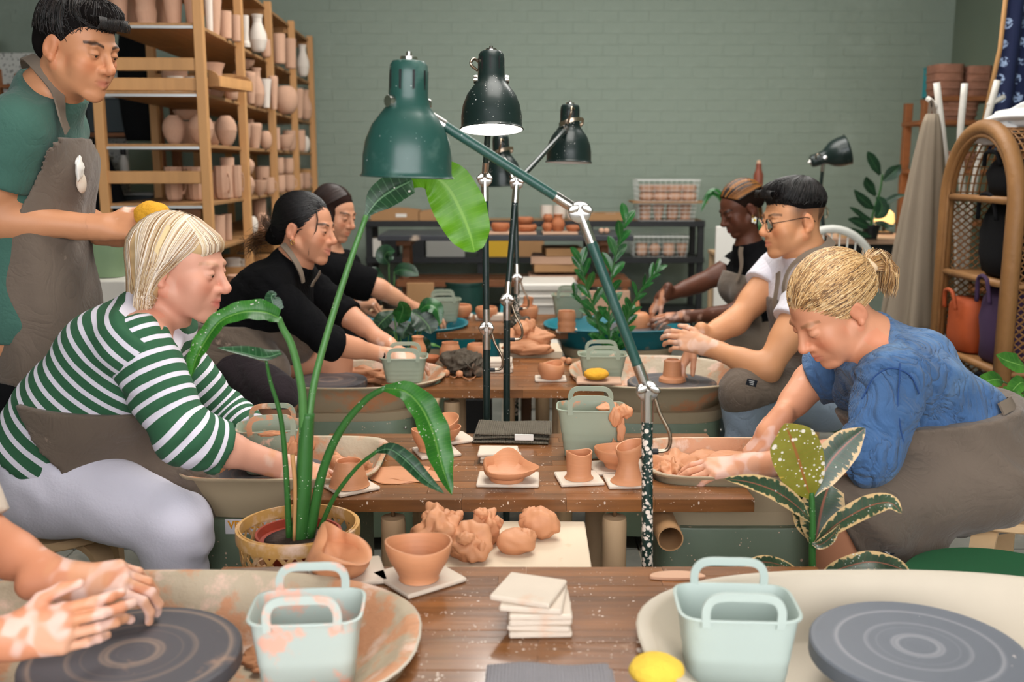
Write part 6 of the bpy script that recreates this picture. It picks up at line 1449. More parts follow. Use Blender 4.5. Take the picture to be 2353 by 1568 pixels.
def sdf_mesh(prims, res, clips=(), fold=None, lo=None, hi=None):
 adds = [p for p in prims if not p['s']]
 bl = np.min([pbox(p)[0] for p in adds], axis=0) - .02; bh_ = np.max([pbox(p)[1] for p in adds], axis=0) + .02
 if lo is not None: bl = np.maximum(bl, lo)
 if hi is not None: bh_ = np.minimum(bh_, hi)
 n = np.maximum(((bh_ - bl) / res).astype(int) + 2, 4)
 ax = [bl[i] + res * np.arange(n[i]) for i in range(3)]
 D = np.full(n, .6, dtype=np.float32)
 for p in prims:
  l, h = pbox(p); m = p['k'] + 2.5 * res + .004
  i0 = np.clip(((l - m - bl) / res).astype(int), 0, n - 1); i1 = np.clip(((h + m - bl) / res).astype(int) + 2, 0, n)
  if np.any(i1 <= i0): continue
  sl = tuple(slice(i0[i], i1[i]) for i in range(3))
  X = ax[0][sl[0]][:, None, None]; Y = ax[1][sl[1]][None, :, None]; Z = ax[2][sl[2]][None, None, :]
  d = pdist(p, X, Y, Z).astype(np.float32)
  D[sl] = -smin(-D[sl], d, p['k']) if p['s'] else smin(D[sl], d, p['k'])
 X = ax[0][:, None, None]; Y = ax[1][None, :, None]; Z = ax[2][None, None, :]
 if fold is not None: D = D + fold(X, Y, Z).astype(np.float32)
 for (c, nn) in clips:
  c = V3(c); nn = V3(nn) / np.linalg.norm(V3(nn))
  D = np.maximum(D, ((X - c[0]) * nn[0] + (Y - c[1]) * nn[1] + (Z - c[2]) * nn[2]).astype(np.float32))
 S = D < 0
 c8 = [S[i:n[0] - 1 + i, j:n[1] - 1 + j, k:n[2] - 1 + k] for i in (0, 1) for j in (0, 1) for k in (0, 1)]
 cnt = np.zeros(tuple(n - 1), dtype=np.int8)
 for q in c8: cnt += q
 act = (cnt > 0) & (cnt < 8); idx = np.argwhere(act); m = len(idx)
 if m == 0: return np.zeros((0, 3)), np.zeros((0, 4), int)
 ids = np.full(tuple(n - 1), -1, dtype=np.int64); ids[act] = np.arange(m)
 cv = np.stack([D[idx[:, 0] + i, idx[:, 1] + j, idx[:, 2] + k] for i in (0, 1) for j in (0, 1) for k in (0, 1)], 1)
 off = np.array([(i, j, k) for i in (0, 1) for j in (0, 1) for k in (0, 1)], float)
 acc = np.zeros((m, 3)); w_ = np.zeros(m)
 for a in range(8):
  for b in range(a + 1, 8):
   if np.abs(off[a] - off[b]).sum() != 1: continue
   va, vb = cv[:, a], cv[:, b]; cr = (va < 0) != (vb < 0)
   t = np.where(cr, va / np.where(cr, va - vb, 1), 0)
   acc += np.where(cr[:, None], off[a] + (off[b] - off[a]) * t[:, None], 0); w_ += cr
 P = (idx + acc / w_[:, None]) * res + bl
 F = []
 for axis in range(3):
  sl0 = [slice(1, n[i] - 1) for i in range(3)]; sl1 = list(sl0)
  sl0[axis] = slice(0, n[axis] - 1); sl1[axis] = slice(1, n[axis])
  A = S[tuple(sl0)]; Bq = S[tuple(sl1)]; e = np.argwhere(A != Bq)
  if len(e) == 0: continue
  flip = A[tuple(e.T)]
  o = e.copy()
  for i in range(3):
   if i != axis: o[:, i] += 1
  u, v = [(1, 2), (2, 0), (0, 1)][axis]
  q = []
  for (du, dv) in ((0, 0), (-1, 0), (-1, -1), (0, -1)):
   c = o.copy(); c[:, u] += du; c[:, v] += dv; q.append(ids[tuple(c.T)])
  q = np.stack(q, 1); q[~flip] = q[~flip][:, ::-1]
  F.append(q[np.all(q >= 0, 1)])
 return P, (np.concatenate(F) if F else np.zeros((0, 4), int))
def np_obj(name, parts, m, parent, base, cols=None, attrs=None, label=None):
 vs = []; fs = []; b = 0
 for P, F in parts: vs.append(P); fs.append(F + b); b += len(P)
 P = np.concatenate(vs) - V3(base); F = np.concatenate(fs)
 me = bpy.data.meshes.new(name); me.vertices.add(len(P)); me.vertices.foreach_set('co', P.astype(np.float32).ravel())
 me.loops.add(F.size); me.loops.foreach_set('vertex_index', F.astype(np.int32).ravel())
 me.polygons.add(len(F)); me.polygons.foreach_set('loop_start', np.arange(0, F.size, 4, dtype=np.int32)); me.polygons.foreach_set('use_smooth', np.ones(len(F), dtype=bool))
 me.update(calc_edges=True); me.validate()
 if cols is not None:
  a = me.color_attributes.new('Col', 'FLOAT_COLOR', 'POINT'); a.data.foreach_set('color', np.concatenate([np.concatenate(cols), np.ones((len(P), 1))], 1).astype(np.float32).ravel())
 for an, av in (attrs or {}).items():
  a = me.attributes.new(an, 'FLOAT', 'POINT'); a.data.foreach_set('value', np.concatenate(av).astype(np.float32))
 me.materials.append(m); o = bpy.data.objects.new(name, me); COL.objects.link(o)
 if parent is not None: o.parent = parent
 if label: o['label'] = label
 return o
def sn(P, f, seed):                                        # cheap smooth noise at points, about -1..1
 rs = np.random.default_rng(seed); out = 0
 for i in range(5):
  d = rs.normal(size=3); d /= np.linalg.norm(d); d2 = rs.normal(size=3); d2 /= np.linalg.norm(d2)
  out = out + np.sin(f * (1 + .37 * i) * (P @ d) + rs.uniform(0, 6) + 1.3 * np.sin(f * .6 * (P @ d2) + rs.uniform(0, 6)))
 return out / 3.2
def folds(dirv, f, amp, seed=0, warp=1.2, f2=None):        # cloth creases: waves across a direction, bent by slower waves
 rs = np.random.default_rng(seed); d = V3(dirv) / np.linalg.norm(V3(dirv)); e = rs.normal(size=3); e /= np.linalg.norm(e); g = rs.normal(size=3); g /= np.linalg.norm(g); ph = rs.uniform(0, 6, 4)
 def fn(X, Y, Z):
  s = X * d[0] + Y * d[1] + Z * d[2]; w1 = X * e[0] + Y * e[1] + Z * e[2]; w2 = X * g[0] + Y * g[1] + Z * g[2]
  a = np.sin(f * s + warp * np.sin(f * .45 * w1 + ph[0]) + ph[1]); b = np.sin(f * 1.9 * s + warp * 1.4 * np.sin(f * .6 * w2 + ph[2]) + ph[3])
  return amp * (a + .5 * b) * (.55 + .45 * np.sin(f * .33 * w2 + ph[0]))
 return fn
HEADRES, HANDRES, BODYRES, CLOTHRES = .0025, .0028, .008, .0068
def head_prims(O, M, s, o):
 """face in its own frame: x side, y forward, z up"""
 Mn = np.array(M); L = lambda x, y, z: V3(O) + Mn @ (np.array((x, y, z)) * s)
 E = lambda c, r, k=.02, sub=False: ell(L(*c), np.array(r) * s, Mn, k * s, sub)
 C = lambda a, b, ra, rb=None, k=.02, sub=False: cap(L(*a), L(*b), ra * s, (ra if rb is None else rb) * s, k * s, sub)
 g = o.get
 ps = [E((0, -.018, .038), (.073, .092, .079)), E((0, .028, .030), (.061, .058, .060)), E((0, .034, -.025), (.057 * g('wide', 1), .060, .070)), E((0, .028, -.068), (.050 * g('wide', 1), .050, .038))]
 jw = g('jaw', 1.0); sm = g('smile', 0.0); op = g('open', 0.0)
 for x in (-1, 1):
  ps += [C((x * .052 * g('wide', 1), -.004, -.046), (x * .020, .068, -.094), .016 * jw, .014), C((x * .040 * g('wide', 1), .060, -.022 + .004 * sm), (x * .041 * g('wide', 1), .058, -.028), .022 + .003 * sm),
               C((x * .032, .052, -.052), (x * .030, .052, -.056), .026)]
 ps += [C((0, .078, -.094), (0, .077, -.096), .017 * jw), C((-.034, .081, .025), (.034, .081, .025), .010 * g('brow', 1), k=.012)]
 for x in (-1, 1): ps.append(C((x * .031, .104, .006), (x * .033, .103, .005), .0185, k=.012, sub=True))
 for x in (-1, 1): ps.append(C((x * .031, .0785, .006), (x * .0311, .0785, .006), .0142, k=.004))
 ez = g('eyez', .002)
 for x in (-1, 1): ps.append(ell(L(x * .0315, .0945, ez), np.array((.0115, .0055, g('eyeo', .0032))) * s, Mn, .0015, True))
 nl = g('nose', 1.0); nw = g('nosew', 1.0)
 ps += [C((0, .087, .018), (0, .1035 + .007 * nl, -.022), .0082, .0095, k=.010), C((0, .1035 + .0075 * nl, -.0255), (0, .100 + .006 * nl, -.029), .0098 * (.7 + .3 * nw), k=.010)]
 for x in (-1, 1): ps.append(C((x * .0115 * nw, .0965, -.0305), (x * .0116 * nw, .0965, -.0305), .0085, k=.009))
 for x in (-1, 1): ps.append(C((x * .0068 * nw, .103, -.0405), (x * .0068 * nw, .105, -.039), .0036, k=.003, sub=True))
 ps.append(E((0, .078, -.058), (.030, .021, .024), .015))
 zc = .004 * sm
 for x in (-1, 1):
  ps.append(C((x * (.020 + .004 * sm), .0865 - .002 * sm, -.0585 + zc), (x * .002, .0985, -.0550), .0046, .0050, k=.004))
  ps.append(C((x * (.018 + .004 * sm), .0865 - .002 * sm, -.0635 + zc - op), (x * .002, .0965, -.0685 - op), .0050, .0062 * g('lip', 1), k=.004))
  ps.append(C((x * (.021 + .004 * sm), .0935, -.0608 + zc - op * .5), (x * .001, .1055, -.0612 - op * .5), .0016 + op * .5, k=.002, sub=True))
 for x in (-1, 1):
  ps.append(ell(L(x * .0735, -.016, -.006), np.array((.0075, .018, .031)) * s, Mn @ np.array(Matrix.Rotation(-.18, 3, 'X')) @ np.array(Matrix.Rotation(x * .35, 3, 'Z')), .005))
  ps.append(C((x * .0735, -.010, -.033), (x * .073, -.009, -.034), .0075, k=.006))
  ps.append(ell(L(x * .083, -.012, -.004), np.array((.006, .0105, .018)) * s, Mn @ np.array(Matrix.Rotation(-.18, 3, 'X')), .004, True))
 return ps, L
def hand_prims(W, d, nrm, side, curl, s=1.0, spread=1.0, thumb=(.5, .3), pitch=None):
 """W wrist, d pointing direction, nrm back-of-hand normal, side +1 when the thumb lies towards d x nrm; curl: radians per finger (4) or (a,b,c) tuples"""
 W, d, nn = V3(W), V3(d) / np.linalg.norm(V3(d)), V3(nrm); nn = nn - d * (nn @ d); nn /= np.linalg.norm(nn); x = np.cross(nn, d) * side
 P = lambda a, b, c: W + d * (a * s) + x * (b * s) + nn * (c * s)
 ps = [cap(P(-.06, 0, 0), P(.008, 0, 0), .0265 * s, .0250 * s, .02), ell(P(.044, .002, -.003), np.array((.046, .036, .0155)) * s, np.stack([d, x, nn], 1), .02)]
 kx = [.029, .010, -.010, -.028]; ky = [.086, .092, .087, .076]; ln = [(.043, .026, .021), (.047, .030, .022), (.043, .028, .021), (.034, .020, .019)]; rad = [.0092, .0094, .0090, .0080]
 for i in range(4):
  ps.append(cap(P(.018, kx[i] * .55, 0), P(ky[i], kx[i], .001), .0135 * s, .0112 * s, .012))
 for i in range(4):
  c = curl[i] if hasattr(curl[i], '__len__') else (curl[i], curl[i] * 1.1, curl[i] * .7)
  a = 0.0; p = P(ky[i], kx[i], 0); sp_ = (1.5 - i) * .085 * spread
  for j in range(3):
   a += c[j]; dd = (d * math.cos(a) - nn * math.sin(a)); dd = dd * math.cos(sp_) + x * math.sin(sp_) * math.cos(a * .5); dd /= np.linalg.norm(dd)
   q = p + dd * ln[i][j] * s; r0 = rad[i] * (1 - .06 * j) * s; r1 = rad[i] * (1 - .06 * (j + 1)) * s
   ps.append(cap(p, q, r0, r1, .0035)); p = q
 t0 = P(.022, .022, -.004); ta, tb = thumb
 dd = d * math.cos(.75 - ta * .2) + x * math.sin(.75 - ta * .2) - nn * ta * .8; dd /= np.linalg.norm(dd)
 t1 = t0 + dd * .040 * s; ps.append(cap(t0, t1, .0145 * s, .0115 * s, .012))
 d2 = dd * .8 + d * (.5 + .2 * tb) - x * .25 * tb - nn * tb * .5; d2 /= np.linalg.norm(d2); t2 = t1 + d2 * .032 * s; ps.append(cap(t1, t2, .0108 * s, .0098 * s, .004))
 d3 = d2 + d * .2 - x * .35 * tb - nn * .3 * tb; d3 /= np.linalg.norm(d3); ps.append(cap(t2, t2 + d3 * .025 * s, .0098 * s, .0080 * s, .004))
 return ps
def body_prims(J, g=1.0, belly=0.0, bust=0.0, fwd=None):
 """J: joints; returns groups of primitives keyed by region"""
 P, C, Nk = V3(J['pelvis']), V3(J['chest']), V3(J['neck']); Wt = V3(J['waist']) if 'waist' in J else (P + C) / 2
 SL, SR = V3(J['sh_n']), V3(J['sh_f']); lat = (SR - SL) / np.linalg.norm(SR - SL); hl = (V3(J['hip_f']) - V3(J['hip_n'])); hl /= np.linalg.norm(hl)
 fw = V3(fwd) / np.linalg.norm(V3(fwd)) if fwd is not None else np.zeros(3)
 T = []
 for s in (-1, 1):
  T += [cap(P + hl * .085 * s * g, Wt + lat * .062 * s * g, .118 * g, .104 * g, .05), cap(Wt + lat * .062 * s * g, C + lat * .068 * s * g, .104 * g, .112 * g, .05)]
  S = SL if s < 0 else SR
  T += [cap(C + lat * .06 * s * g, S - lat * .012 * s, .10 * g, .060 * g, .05), cap(Nk, S, .052 * g, .055 * g, .04)]
  if bust: T.append(cap(C + lat * .072 * s + fw * .075, C + lat * .07 * s + fw * .085, bust, bust, .05))
 if belly: T.append(cap((P + Wt) / 2 + fw * .06, Wt + fw * .05, .10 + belly, .09 + belly, .06))
 T.append(cap(C, Nk, .10 * g, .06 * g, .05))
 out = {'torso': T}
 for sfx in ('n', 'f'):
  s_, e, w_ = V3(J['sh_' + sfx]), V3(J['el_' + sfx]), V3(J['wr_' + sfx]); am = J.get('arm', 1.0)
  out['arm_up_' + sfx] = [cap(s_, e, .056 * am, .043 * am, .03), cap(lerp(s_, e, .25), lerp(s_, e, .6), .050 * am, .046 * am, .03)]
  out['arm_lo_' + sfx] = [cap(e, w_, .042 * am, .0275 * am, .025), cap(lerp(e, w_, .10), lerp(e, w_, .42), .043 * am, .038 * am, .02)]
  if 'kn_' + sfx in J:
   h, k_, a = V3(J['hip_' + sfx]), V3(J['kn_' + sfx]), V3(J['an_' + sfx]); lg = J.get('leg', 1.0)
   out['leg_up_' + sfx] = [cap(h, k_, .095 * lg, .062 * lg, .04)]
   out['leg_lo_' + sfx] = [cap(k_, a, .058 * lg, .040 * lg, .03), cap(lerp(k_, a, .12), lerp(k_, a, .45), .060 * lg, .052 * lg, .02)]
 return out
m_skin = mat('skin', (1, 1, 1, 1), .48, attr='Col', bump=.03, bscale=180, spec=.4)
m_hair = mat('hair', (1, 1, 1, 1), .42, attr='Col', spec=.5); m_hairm = mat('hair_mass', (1, 1, 1, 1), .85, attr='Col', spec=.1)
m_eye = mat('eye_white', srgb(222, 216, 210), .15, spec=.6); m_iris = mat('iris', srgb(38, 26, 20), .1, spec=.7)
def flat(col): return np.array(col[:3])
def arc_on(L, d0, d1, n=8, off=.012, c=(0, -.018, .038), r=(.073, .092, .079)):
 d0 = np.array(d0, float); d1 = np.array(d1, float); d0 /= np.linalg.norm(d0); d1 /= np.linalg.norm(d1); om = math.acos(np.clip(d0 @ d1, -1, 1)); out = []
 for i in range(n):
  t = i / (n - 1); d = (math.sin((1 - t) * om) * d0 + math.sin(t * om) * d1) / math.sin(om) if om > 1e-3 else d0
  out.append(np.array(c) + d * (np.array(r) + off))
 return out
def sdf_at(prims, P):
 D = np.full(len(P), .6); X, Y, Z = P[:, 0], P[:, 1], P[:, 2]
 for p in prims:
  d = pdist(p, X, Y, Z); D = -smin(-D, d, p['k']) if p['s'] else smin(D, d, p['k'])
 return D
class Hair:                                                # strands gathered into one mesh with a colour per strand, combed onto a shell
 def __init__(s, L, cols, seed=0, shell=None): s.L = L; s.cols = [np.array(c[:3]) for c in cols]; s.rs = np.random.default_rng(seed); s.S = []; s.shell = shell
 def strand(s, pts, r0=.0016, r1=.0006, col=None, lift=None, free=False, bump=0):
  c = s.cols[s.rs.integers(len(s.cols))] * s.rs.uniform(.82, 1.12) if col is None else np.array(col[:3])
  s.S.append((np.array([s.L(*p) for p in pts]), r0, r1, c, s.rs.uniform(.0, .0028) if lift is None else lift, free, bump))
 def coat(s, n, ln=.35, zmin=.1, crown=(0, -.35, 1), r0=.0014, r1=.0005):    # short strands all over, combed away from the crown
  c = np.array(crown, float); c /= np.linalg.norm(c)
  while n > 0:
   d = s.rs.normal(size=3); d /= np.linalg.norm(d)
   if d[2] < zmin: continue
   o = d - c * (d @ c) + s.rs.normal(size=3) * .25; o /= np.linalg.norm(o) + 1e-9; n -= 1
   s.strand(arc_on(s.L, d, d + o * ln * s.rs.uniform(.6, 1.2), 6, .02), r0, r1, lift=s.rs.uniform(.0, .004))
 def locks(s, guide, n, spread0, spread1, r0=.0016, r1=.0006, wav=.0, free=False):
  G = np.array([tuple(q) for q in catmull([Vector(tuple(p)) for p in guide], 4)])
  for _ in range(n):
   a = s.rs.normal(size=3); b = s.rs.normal(size=3); t = np.linspace(0, 1, len(G))[:, None]
   s.strand(G + a * spread0 * (1 - t) + b * spread1 * t + wav * np.sin(t * 9 + s.rs.uniform(0, 6)) * a, r0, r1, free=free)
 def build(s, name, parent, base, shellres=.004, shellcol=None):
  if s.shell is not None:
   allp = np.concatenate([q[0] for q in s.S]); off = np.concatenate([np.full(len(q[0]), q[4]) for q in s.S]); fr = np.concatenate([np.full(len(q[0]), q[5]) for q in s.S])
   for it in range(3):
    d = sdf_at(s.shell, allp); h = .002; g = np.stack([sdf_at(s.shell, allp + np.eye(3)[i] * h) - d for i in range(3)], 1); g /= np.linalg.norm(g, axis=1)[:, None] + 1e-9
    mv = np.where((d < off) | ((d < .03) & ~fr), off - d, 0); allp = allp + g * mv[:, None] * .9
   k = 0
   for i, q in enumerate(s.S): s.S[i] = (allp[k:k + len(q[0])],) + q[1:]; k += len(q[0])
  Vv, Ff, Cc, n0 = [], [], [], 0; sides = 4
  for P, r0, r1, c, lf, fr, bump in s.S:
   m = len(P); T = np.gradient(P, axis=0); T /= np.linalg.norm(T, axis=1)[:, None] + 1e-9
   u = np.cross(T, P - V3(s.L(0, -.01, -.02)) + np.array((.003, .004, .002))); u /= np.linalg.norm(u, axis=1)[:, None] + 1e-9; v = np.cross(T, u)
   rr = np.linspace(r0, r1, m)[:, None]
   if bump: rr = rr * (1 + bump * np.sin(np.arange(m) * PI * .9))[:, None]
   Vv.append(np.stack([P + (u * math.cos(2 * PI * j / sides) + v * math.sin(2 * PI * j / sides)) * rr for j in range(sides)], 1).reshape(-1, 3)); i = np.arange(m - 1)
   for j in range(sides):
    k = (j + 1) % sides; Ff.append(np.stack([i * sides + j, i * sides + k, (i + 1) * sides + k, (i + 1) * sides + j], 1) + n0)
   Cc.append(np.tile(c, (m * sides, 1))); n0 += m * sides
  o = np_obj(name, [(np.concatenate(Vv), np.concatenate(Ff))], m_hair, parent, base, [np.clip(np.concatenate(Cc), 0, 1)])
  if s.shell is not None:
   P, F = sdf_mesh(s.shell, shellres); c = np.array((shellcol or tuple(s.cols[0] * .8))[:3])
   np_obj('hair_mass', [(P, F)], m_hairm, o, base, [np.clip(np.tile(c, (len(P), 1)) * (1 + .2 * sn(P, 90, 5)[:, None]), 0, 1)])
  return o
def make_person(label, J, skin, head, hands, groups, base=None, g=1.0, neck_r=.052, claycol=(srgb(226, 190, 172), srgb(208, 146, 106)), clay=1.0, legs=True, body_tags=None, fwd=None, lip=None):
 """the body as one skin: coarse limbs, finer head and hands that continue the same surface"""
 base = Vector(base if base is not None else (J['pelvis'][0], J['pelvis'][1], 0)); t = thing('person', label, 'person', base)
 sk = flat(skin); parts = []; cols = []
 tags = body_tags or list(groups)
 bp = [p for q in tags for p in groups[q]]
 L = None
 if head:
  hp, L = head_prims(head['o'], head['M'], head['s'], head); O = V3(head['o']); Mh = np.array(head['M']); sh = head['s']
  nb = V3(J['neck']); jb = L(0, -.028, -.045)
  neck = [cap(jb, nb, neck_r * sh, (neck_r + .005) * sh, .03), cap(L(0, .0, -.075), lerp(L(0, .0, -.075), nb, .7), neck_r * .8 * sh, neck_r * .9 * sh, .03)]
  bp = bp + neck[:1]
  P, F = sdf_mesh(hp + neck + groups['torso'], head.get('res', HEADRES), lo=np.min([pbox(p)[0] for p in hp], axis=0) - .01 - np.array((.03, .03, .075)), hi=np.max([pbox(p)[1] for p in hp], axis=0) + .01 + np.array((.0, .0, 0)))
  loc = (P - O) @ Mh / sh
  c = np.tile(sk, (len(P), 1)) * (1 + .05 * sn(P, 60, 3)[:, None])
  x, y, z = loc.T
  red = np.array((1.06, .86, .82)); ck = np.exp(-(((np.abs(x) - .042) / .02) ** 2 + ((z + .025) / .02) ** 2)) * (y > .02); c = c * (1 + (red - 1) * (.9 * ck)[:, None])
  nsr = np.exp(-((x / .014) ** 2 + ((z + .028) / .014) ** 2)) * (y > .09); c = c * (1 + (red - 1) * (.7 * nsr)[:, None])
  er = (np.abs(x) > .066) & (np.abs(y + .014) < .022); c[er] *= red ** .6
  lp = np.array(lip[:3]) if lip is not None else sk * np.array((.95, .55, .52))
  sm = head.get('smile', 0); lm = np.exp(-((x / (.019 + .004 * sm)) ** 4)) * np.exp(-(((z + .0615 + head.get('open', 0) * .5 - .004 * sm * (np.abs(x) / .02)) / (.0095 + head.get('open', 0) * .6)) ** 4)) * (y > .080); lm = lm * .65; c = c * (1 - lm[:, None]) + lp * lm[:, None]
  bc_ = flat(head.get('browcol', srgb(40, 28, 22))); ba = head.get('browa', .85)
  bz = .0285 + .006 * (np.abs(x) - .018) / .02 - .010 * np.clip((np.abs(x) - .036) / .015, 0, 2)
  bm = np.exp(-(((z - bz) / .0042) ** 4)) * ((np.abs(x) > .013) & (np.abs(x) < .052) & (y > .045)) * ba; c = c * (1 - bm[:, None]) + bc_ * bm[:, None]
  lash = np.exp(-(((np.abs(x) - .0315) / .0125) ** 4)) * np.exp(-(((z - head.get('eyez', .002) - .0042) / .0016) ** 2)) * (y > .078) * .8; c = c * (1 - lash[:, None]) + bc_ * .6 * lash[:, None]
  if 'stubble' in head:
   fd = head['stubble']; f = fd(x, y, z)[:, None]; c = c * (1 - f) + flat(head['haircol']) * f
  parts.append((P, F)); cols.append(np.clip(c, 0, 1))
 wr = []
 for h in hands:
  W = V3(h['W']); fa = min(('arm_lo_n', 'arm_lo_f'), key=lambda q: np.linalg.norm(groups[q][0]['b'] - W)); bp = bp + h['p'][:2]; hp_ = h['p']; h['p'] = hp_ + groups[fa]
  P, F = sdf_mesh(h['p'], h.get('res', HANDRES), lo=np.min([pbox(p)[0] for p in hp_], axis=0) - .01, hi=np.max([pbox(p)[1] for p in hp_], axis=0) + .01)
  W = V3(h['W']); dd = V3(h['d']) / np.linalg.norm(V3(h['d'])); q = (P - W) @ dd
  keep = q > -.025; F = F[np.all(keep[F], 1)]
  parts.append((P, F)); cols.append(None); h['q'] = (q, P)
 P, F = sdf_mesh(bp, BODYRES);
 if hands:
  for h in hands:
   W = V3(h['W']); dd = V3(h['d']) / np.linalg.norm(V3(h['d'])); q = (P - W) @ dd; near = np.linalg.norm(P - W, axis=1) < .07
   F = F[~np.any((near & (q > -.012))[F], 1)]
 if head:
  O = V3(head['o']); zz = (P - O) @ Mh / head['s']; F = F[~np.any(((zz[:, 2] > -.085) & (np.linalg.norm(P - O, axis=1) < .2))[F], 1)]
 parts.append((P, F)); cols.append(np.tile(sk, (len(P), 1)) * (1 + .05 * sn(P, 30, 5)[:, None]))
 for i, c in enumerate(cols):                            # dried slip on hands and forearms
  P = parts[i][0]
  if c is None: c = np.tile(sk, (len(P), 1)) * (1 + .05 * sn(P, 60, 3)[:, None])
  for h in hands:
   W = V3(h['W']); dd = V3(h['d']) / np.linalg.norm(V3(h['d'])); q = (P - W) @ dd; rad = np.linalg.norm(P - W - np.outer(q, dd), axis=1)
   on = (rad < .13) & (q > -.2) & (q < .25)
   lvl = np.clip((q + h.get('reach', .05)) / .10, 0, 1) * clay * h.get('clay', 1.0)
   a = np.clip((sn(P, 75, 11) * .9 + lvl * 1.7 - 1.05) * 2.5, 0, 1) * on * .68
   b = np.clip((sn(P, 55, 17) * .9 + lvl * 1.35 - 1.15) * 3, 0, 1) * on * .75
   c = c * (1 - a[:, None]) + flat(claycol[0]) * a[:, None]; c = c * (1 - b[:, None]) + flat(claycol[1]) * b[:, None]
  cols[i] = np.clip(c, 0, 1)
 np_obj('body', parts, m_skin, t, base, cols)
 if head:
  for x in (-1, 1):
   e = MB().sphere((0, 0, 0), .0128 * head['s'], 18, 12).build('eye', m_eye, t, True, Vector(L(x * .031, .0785, .006)) - base)
   dv = Mh @ (np.array((x * .02, 1, head.get('gaze', -.25)))); dv = Vector(dv).normalized()
   MB().sphere(tuple(dv * .0068 * head['s']), .0070 * head['s'], 12, 8, (1, 1, .95)).build('iris', m_iris, e, True)
 return t, base, L
def cloth_mesh(ps, res=None, clips=(), fold=None): return sdf_mesh(ps, res or CLOTHRES, clips, fold)
def garment(name, parent, base, meshes, m, label=None, attrs=None): return np_obj(name, meshes, m, parent, base, attrs=attrs, label=label)
# ---------------------------------------------------------------- the people
def clip_px(a, b, keep, Y):                                # cut along a line measured in the photo, running straight back
 A, B_, K = at(*a, Y), at(*b, Y), at(*keep, Y); d = B_ - A; n = Vector((d.z, 0, -d.x))
 if n.dot(K - A) > 0: n = -n
 return (A, n)
def hbasis(f, up=(0, 0, 1)): return np.array(basis(f, up))
def fabric(name, col, **kw): return mat(name, col, kw.pop('rough', .9), wrinkle=kw.pop('wrinkle', .2), bump=kw.pop('bump', .15), bscale=kw.pop('bscale', 160), sheen=.1, **kw)
m_denim = fabric('blue_denim', srgb(66, 102, 148), var=.4, vscale=9, stretch=(1, 1, 1), bump=.3, weave=160, stain=(srgb(108, 142, 180), 6, .50, .75), wrinkle=.8)
m_jeansw = fabric('white_jeans', srgb(228, 224, 238), var=.04, wrinkle=.07)
m_jeansb = fabric('pale_blue_jeans', srgb(150, 166, 184), var=.15, vscale=5)
m_tee = fabric('green_tee', srgb(58, 96, 84), var=.12, vscale=4)
m_teew = fabric('white_tee', srgb(224, 220, 228), var=.04)
m_blackknit = mat('black_knit', srgb(13, 13, 15), .95, weave=90, bump=.3, wrinkle=.2, spec=.15)
m_plum = fabric('dark_plum_shorts', srgb(34, 22, 28))
m_beige = fabric('beige_sleeve', srgb(208, 192, 176), var=.06)
m_greytrs = fabric('grey_trousers', srgb(140, 138, 136), var=.1)
def stripe_mat():
 m = bpy.data.materials.new('green_white_stripes'); m.use_nodes = True; nt = m.node_tree; N, L = nt.nodes, nt.links; b = N['Principled BSDF']; b.inputs['Roughness'].default_value = .9
 a = N.new('ShaderNodeAttribute'); a.attribute_name = 'stripe'
 f = N_math(nt, 'GREATER_THAN', N_math(nt, 'FRACT', N_math(nt, 'MULTIPLY', a.outputs['Fac'], 1 / .0325), 0), .64)
 mx = N.new('ShaderNodeMix'); mx.data_type = 'RGBA'; mx.inputs[6].default_value = srgb(44, 92, 62); mx.inputs[7].default_value = srgb(222, 216, 228); L.new(f, mx.inputs[0]); L.new(mx.outputs[2], b.inputs['Base Color'])
 ns = N.new('ShaderNodeTexNoise'); ns.inputs['Scale'].default_value = 160; bp = N.new('ShaderNodeBump'); bp.inputs['Strength'].default_value = .15; L.new(ns.outputs['Fac'], bp.inputs['Height']); L.new(bp.outputs['Normal'], b.inputs['Normal'])
 return m
m_stripe = stripe_mat()
def along(P, pts):                                         # distance along a bent limb, blended over the joint
 s0 = 0; num = np.zeros(len(P)); den = np.zeros(len(P))
 for a, b in zip(pts[:-1], pts[1:]):
  a, b = V3(a), V3(b); d = b - a; Ln = np.linalg.norm(d); d /= Ln; t = (P - a) @ d; tc = np.clip(t, 0, Ln); w_ = 1 / (np.linalg.norm(P - a - np.outer(tc, d), axis=1) ** 8 + 1e-14)
  num += w_ * (s0 + t); den += w_; s0 += Ln
 return num / den
def neck_clip(J, head, q=.20): n, o, c = Vector(J['neck']), Vector(head['o']), Vector(J['chest']); return (n.lerp(o, q), (n - c).normalized() * .7 + (o - n).normalized() * .3)
def onto(sd, P, off=0.0):                                  # lay points on a surface
 P = np.array([tuple(p) for p in P])
 for _ in range(5):
  d = sdf_at(sd, P); g = np.stack([sdf_at(sd, P + np.eye(3)[i] * .003) - d for i in range(3)], 1); g /= np.linalg.norm(g, axis=1)[:, None] + 1e-9; P = P - g * (d - off)[:, None]
 return [Vector(p) for p in P], [Vector(q) for q in g]
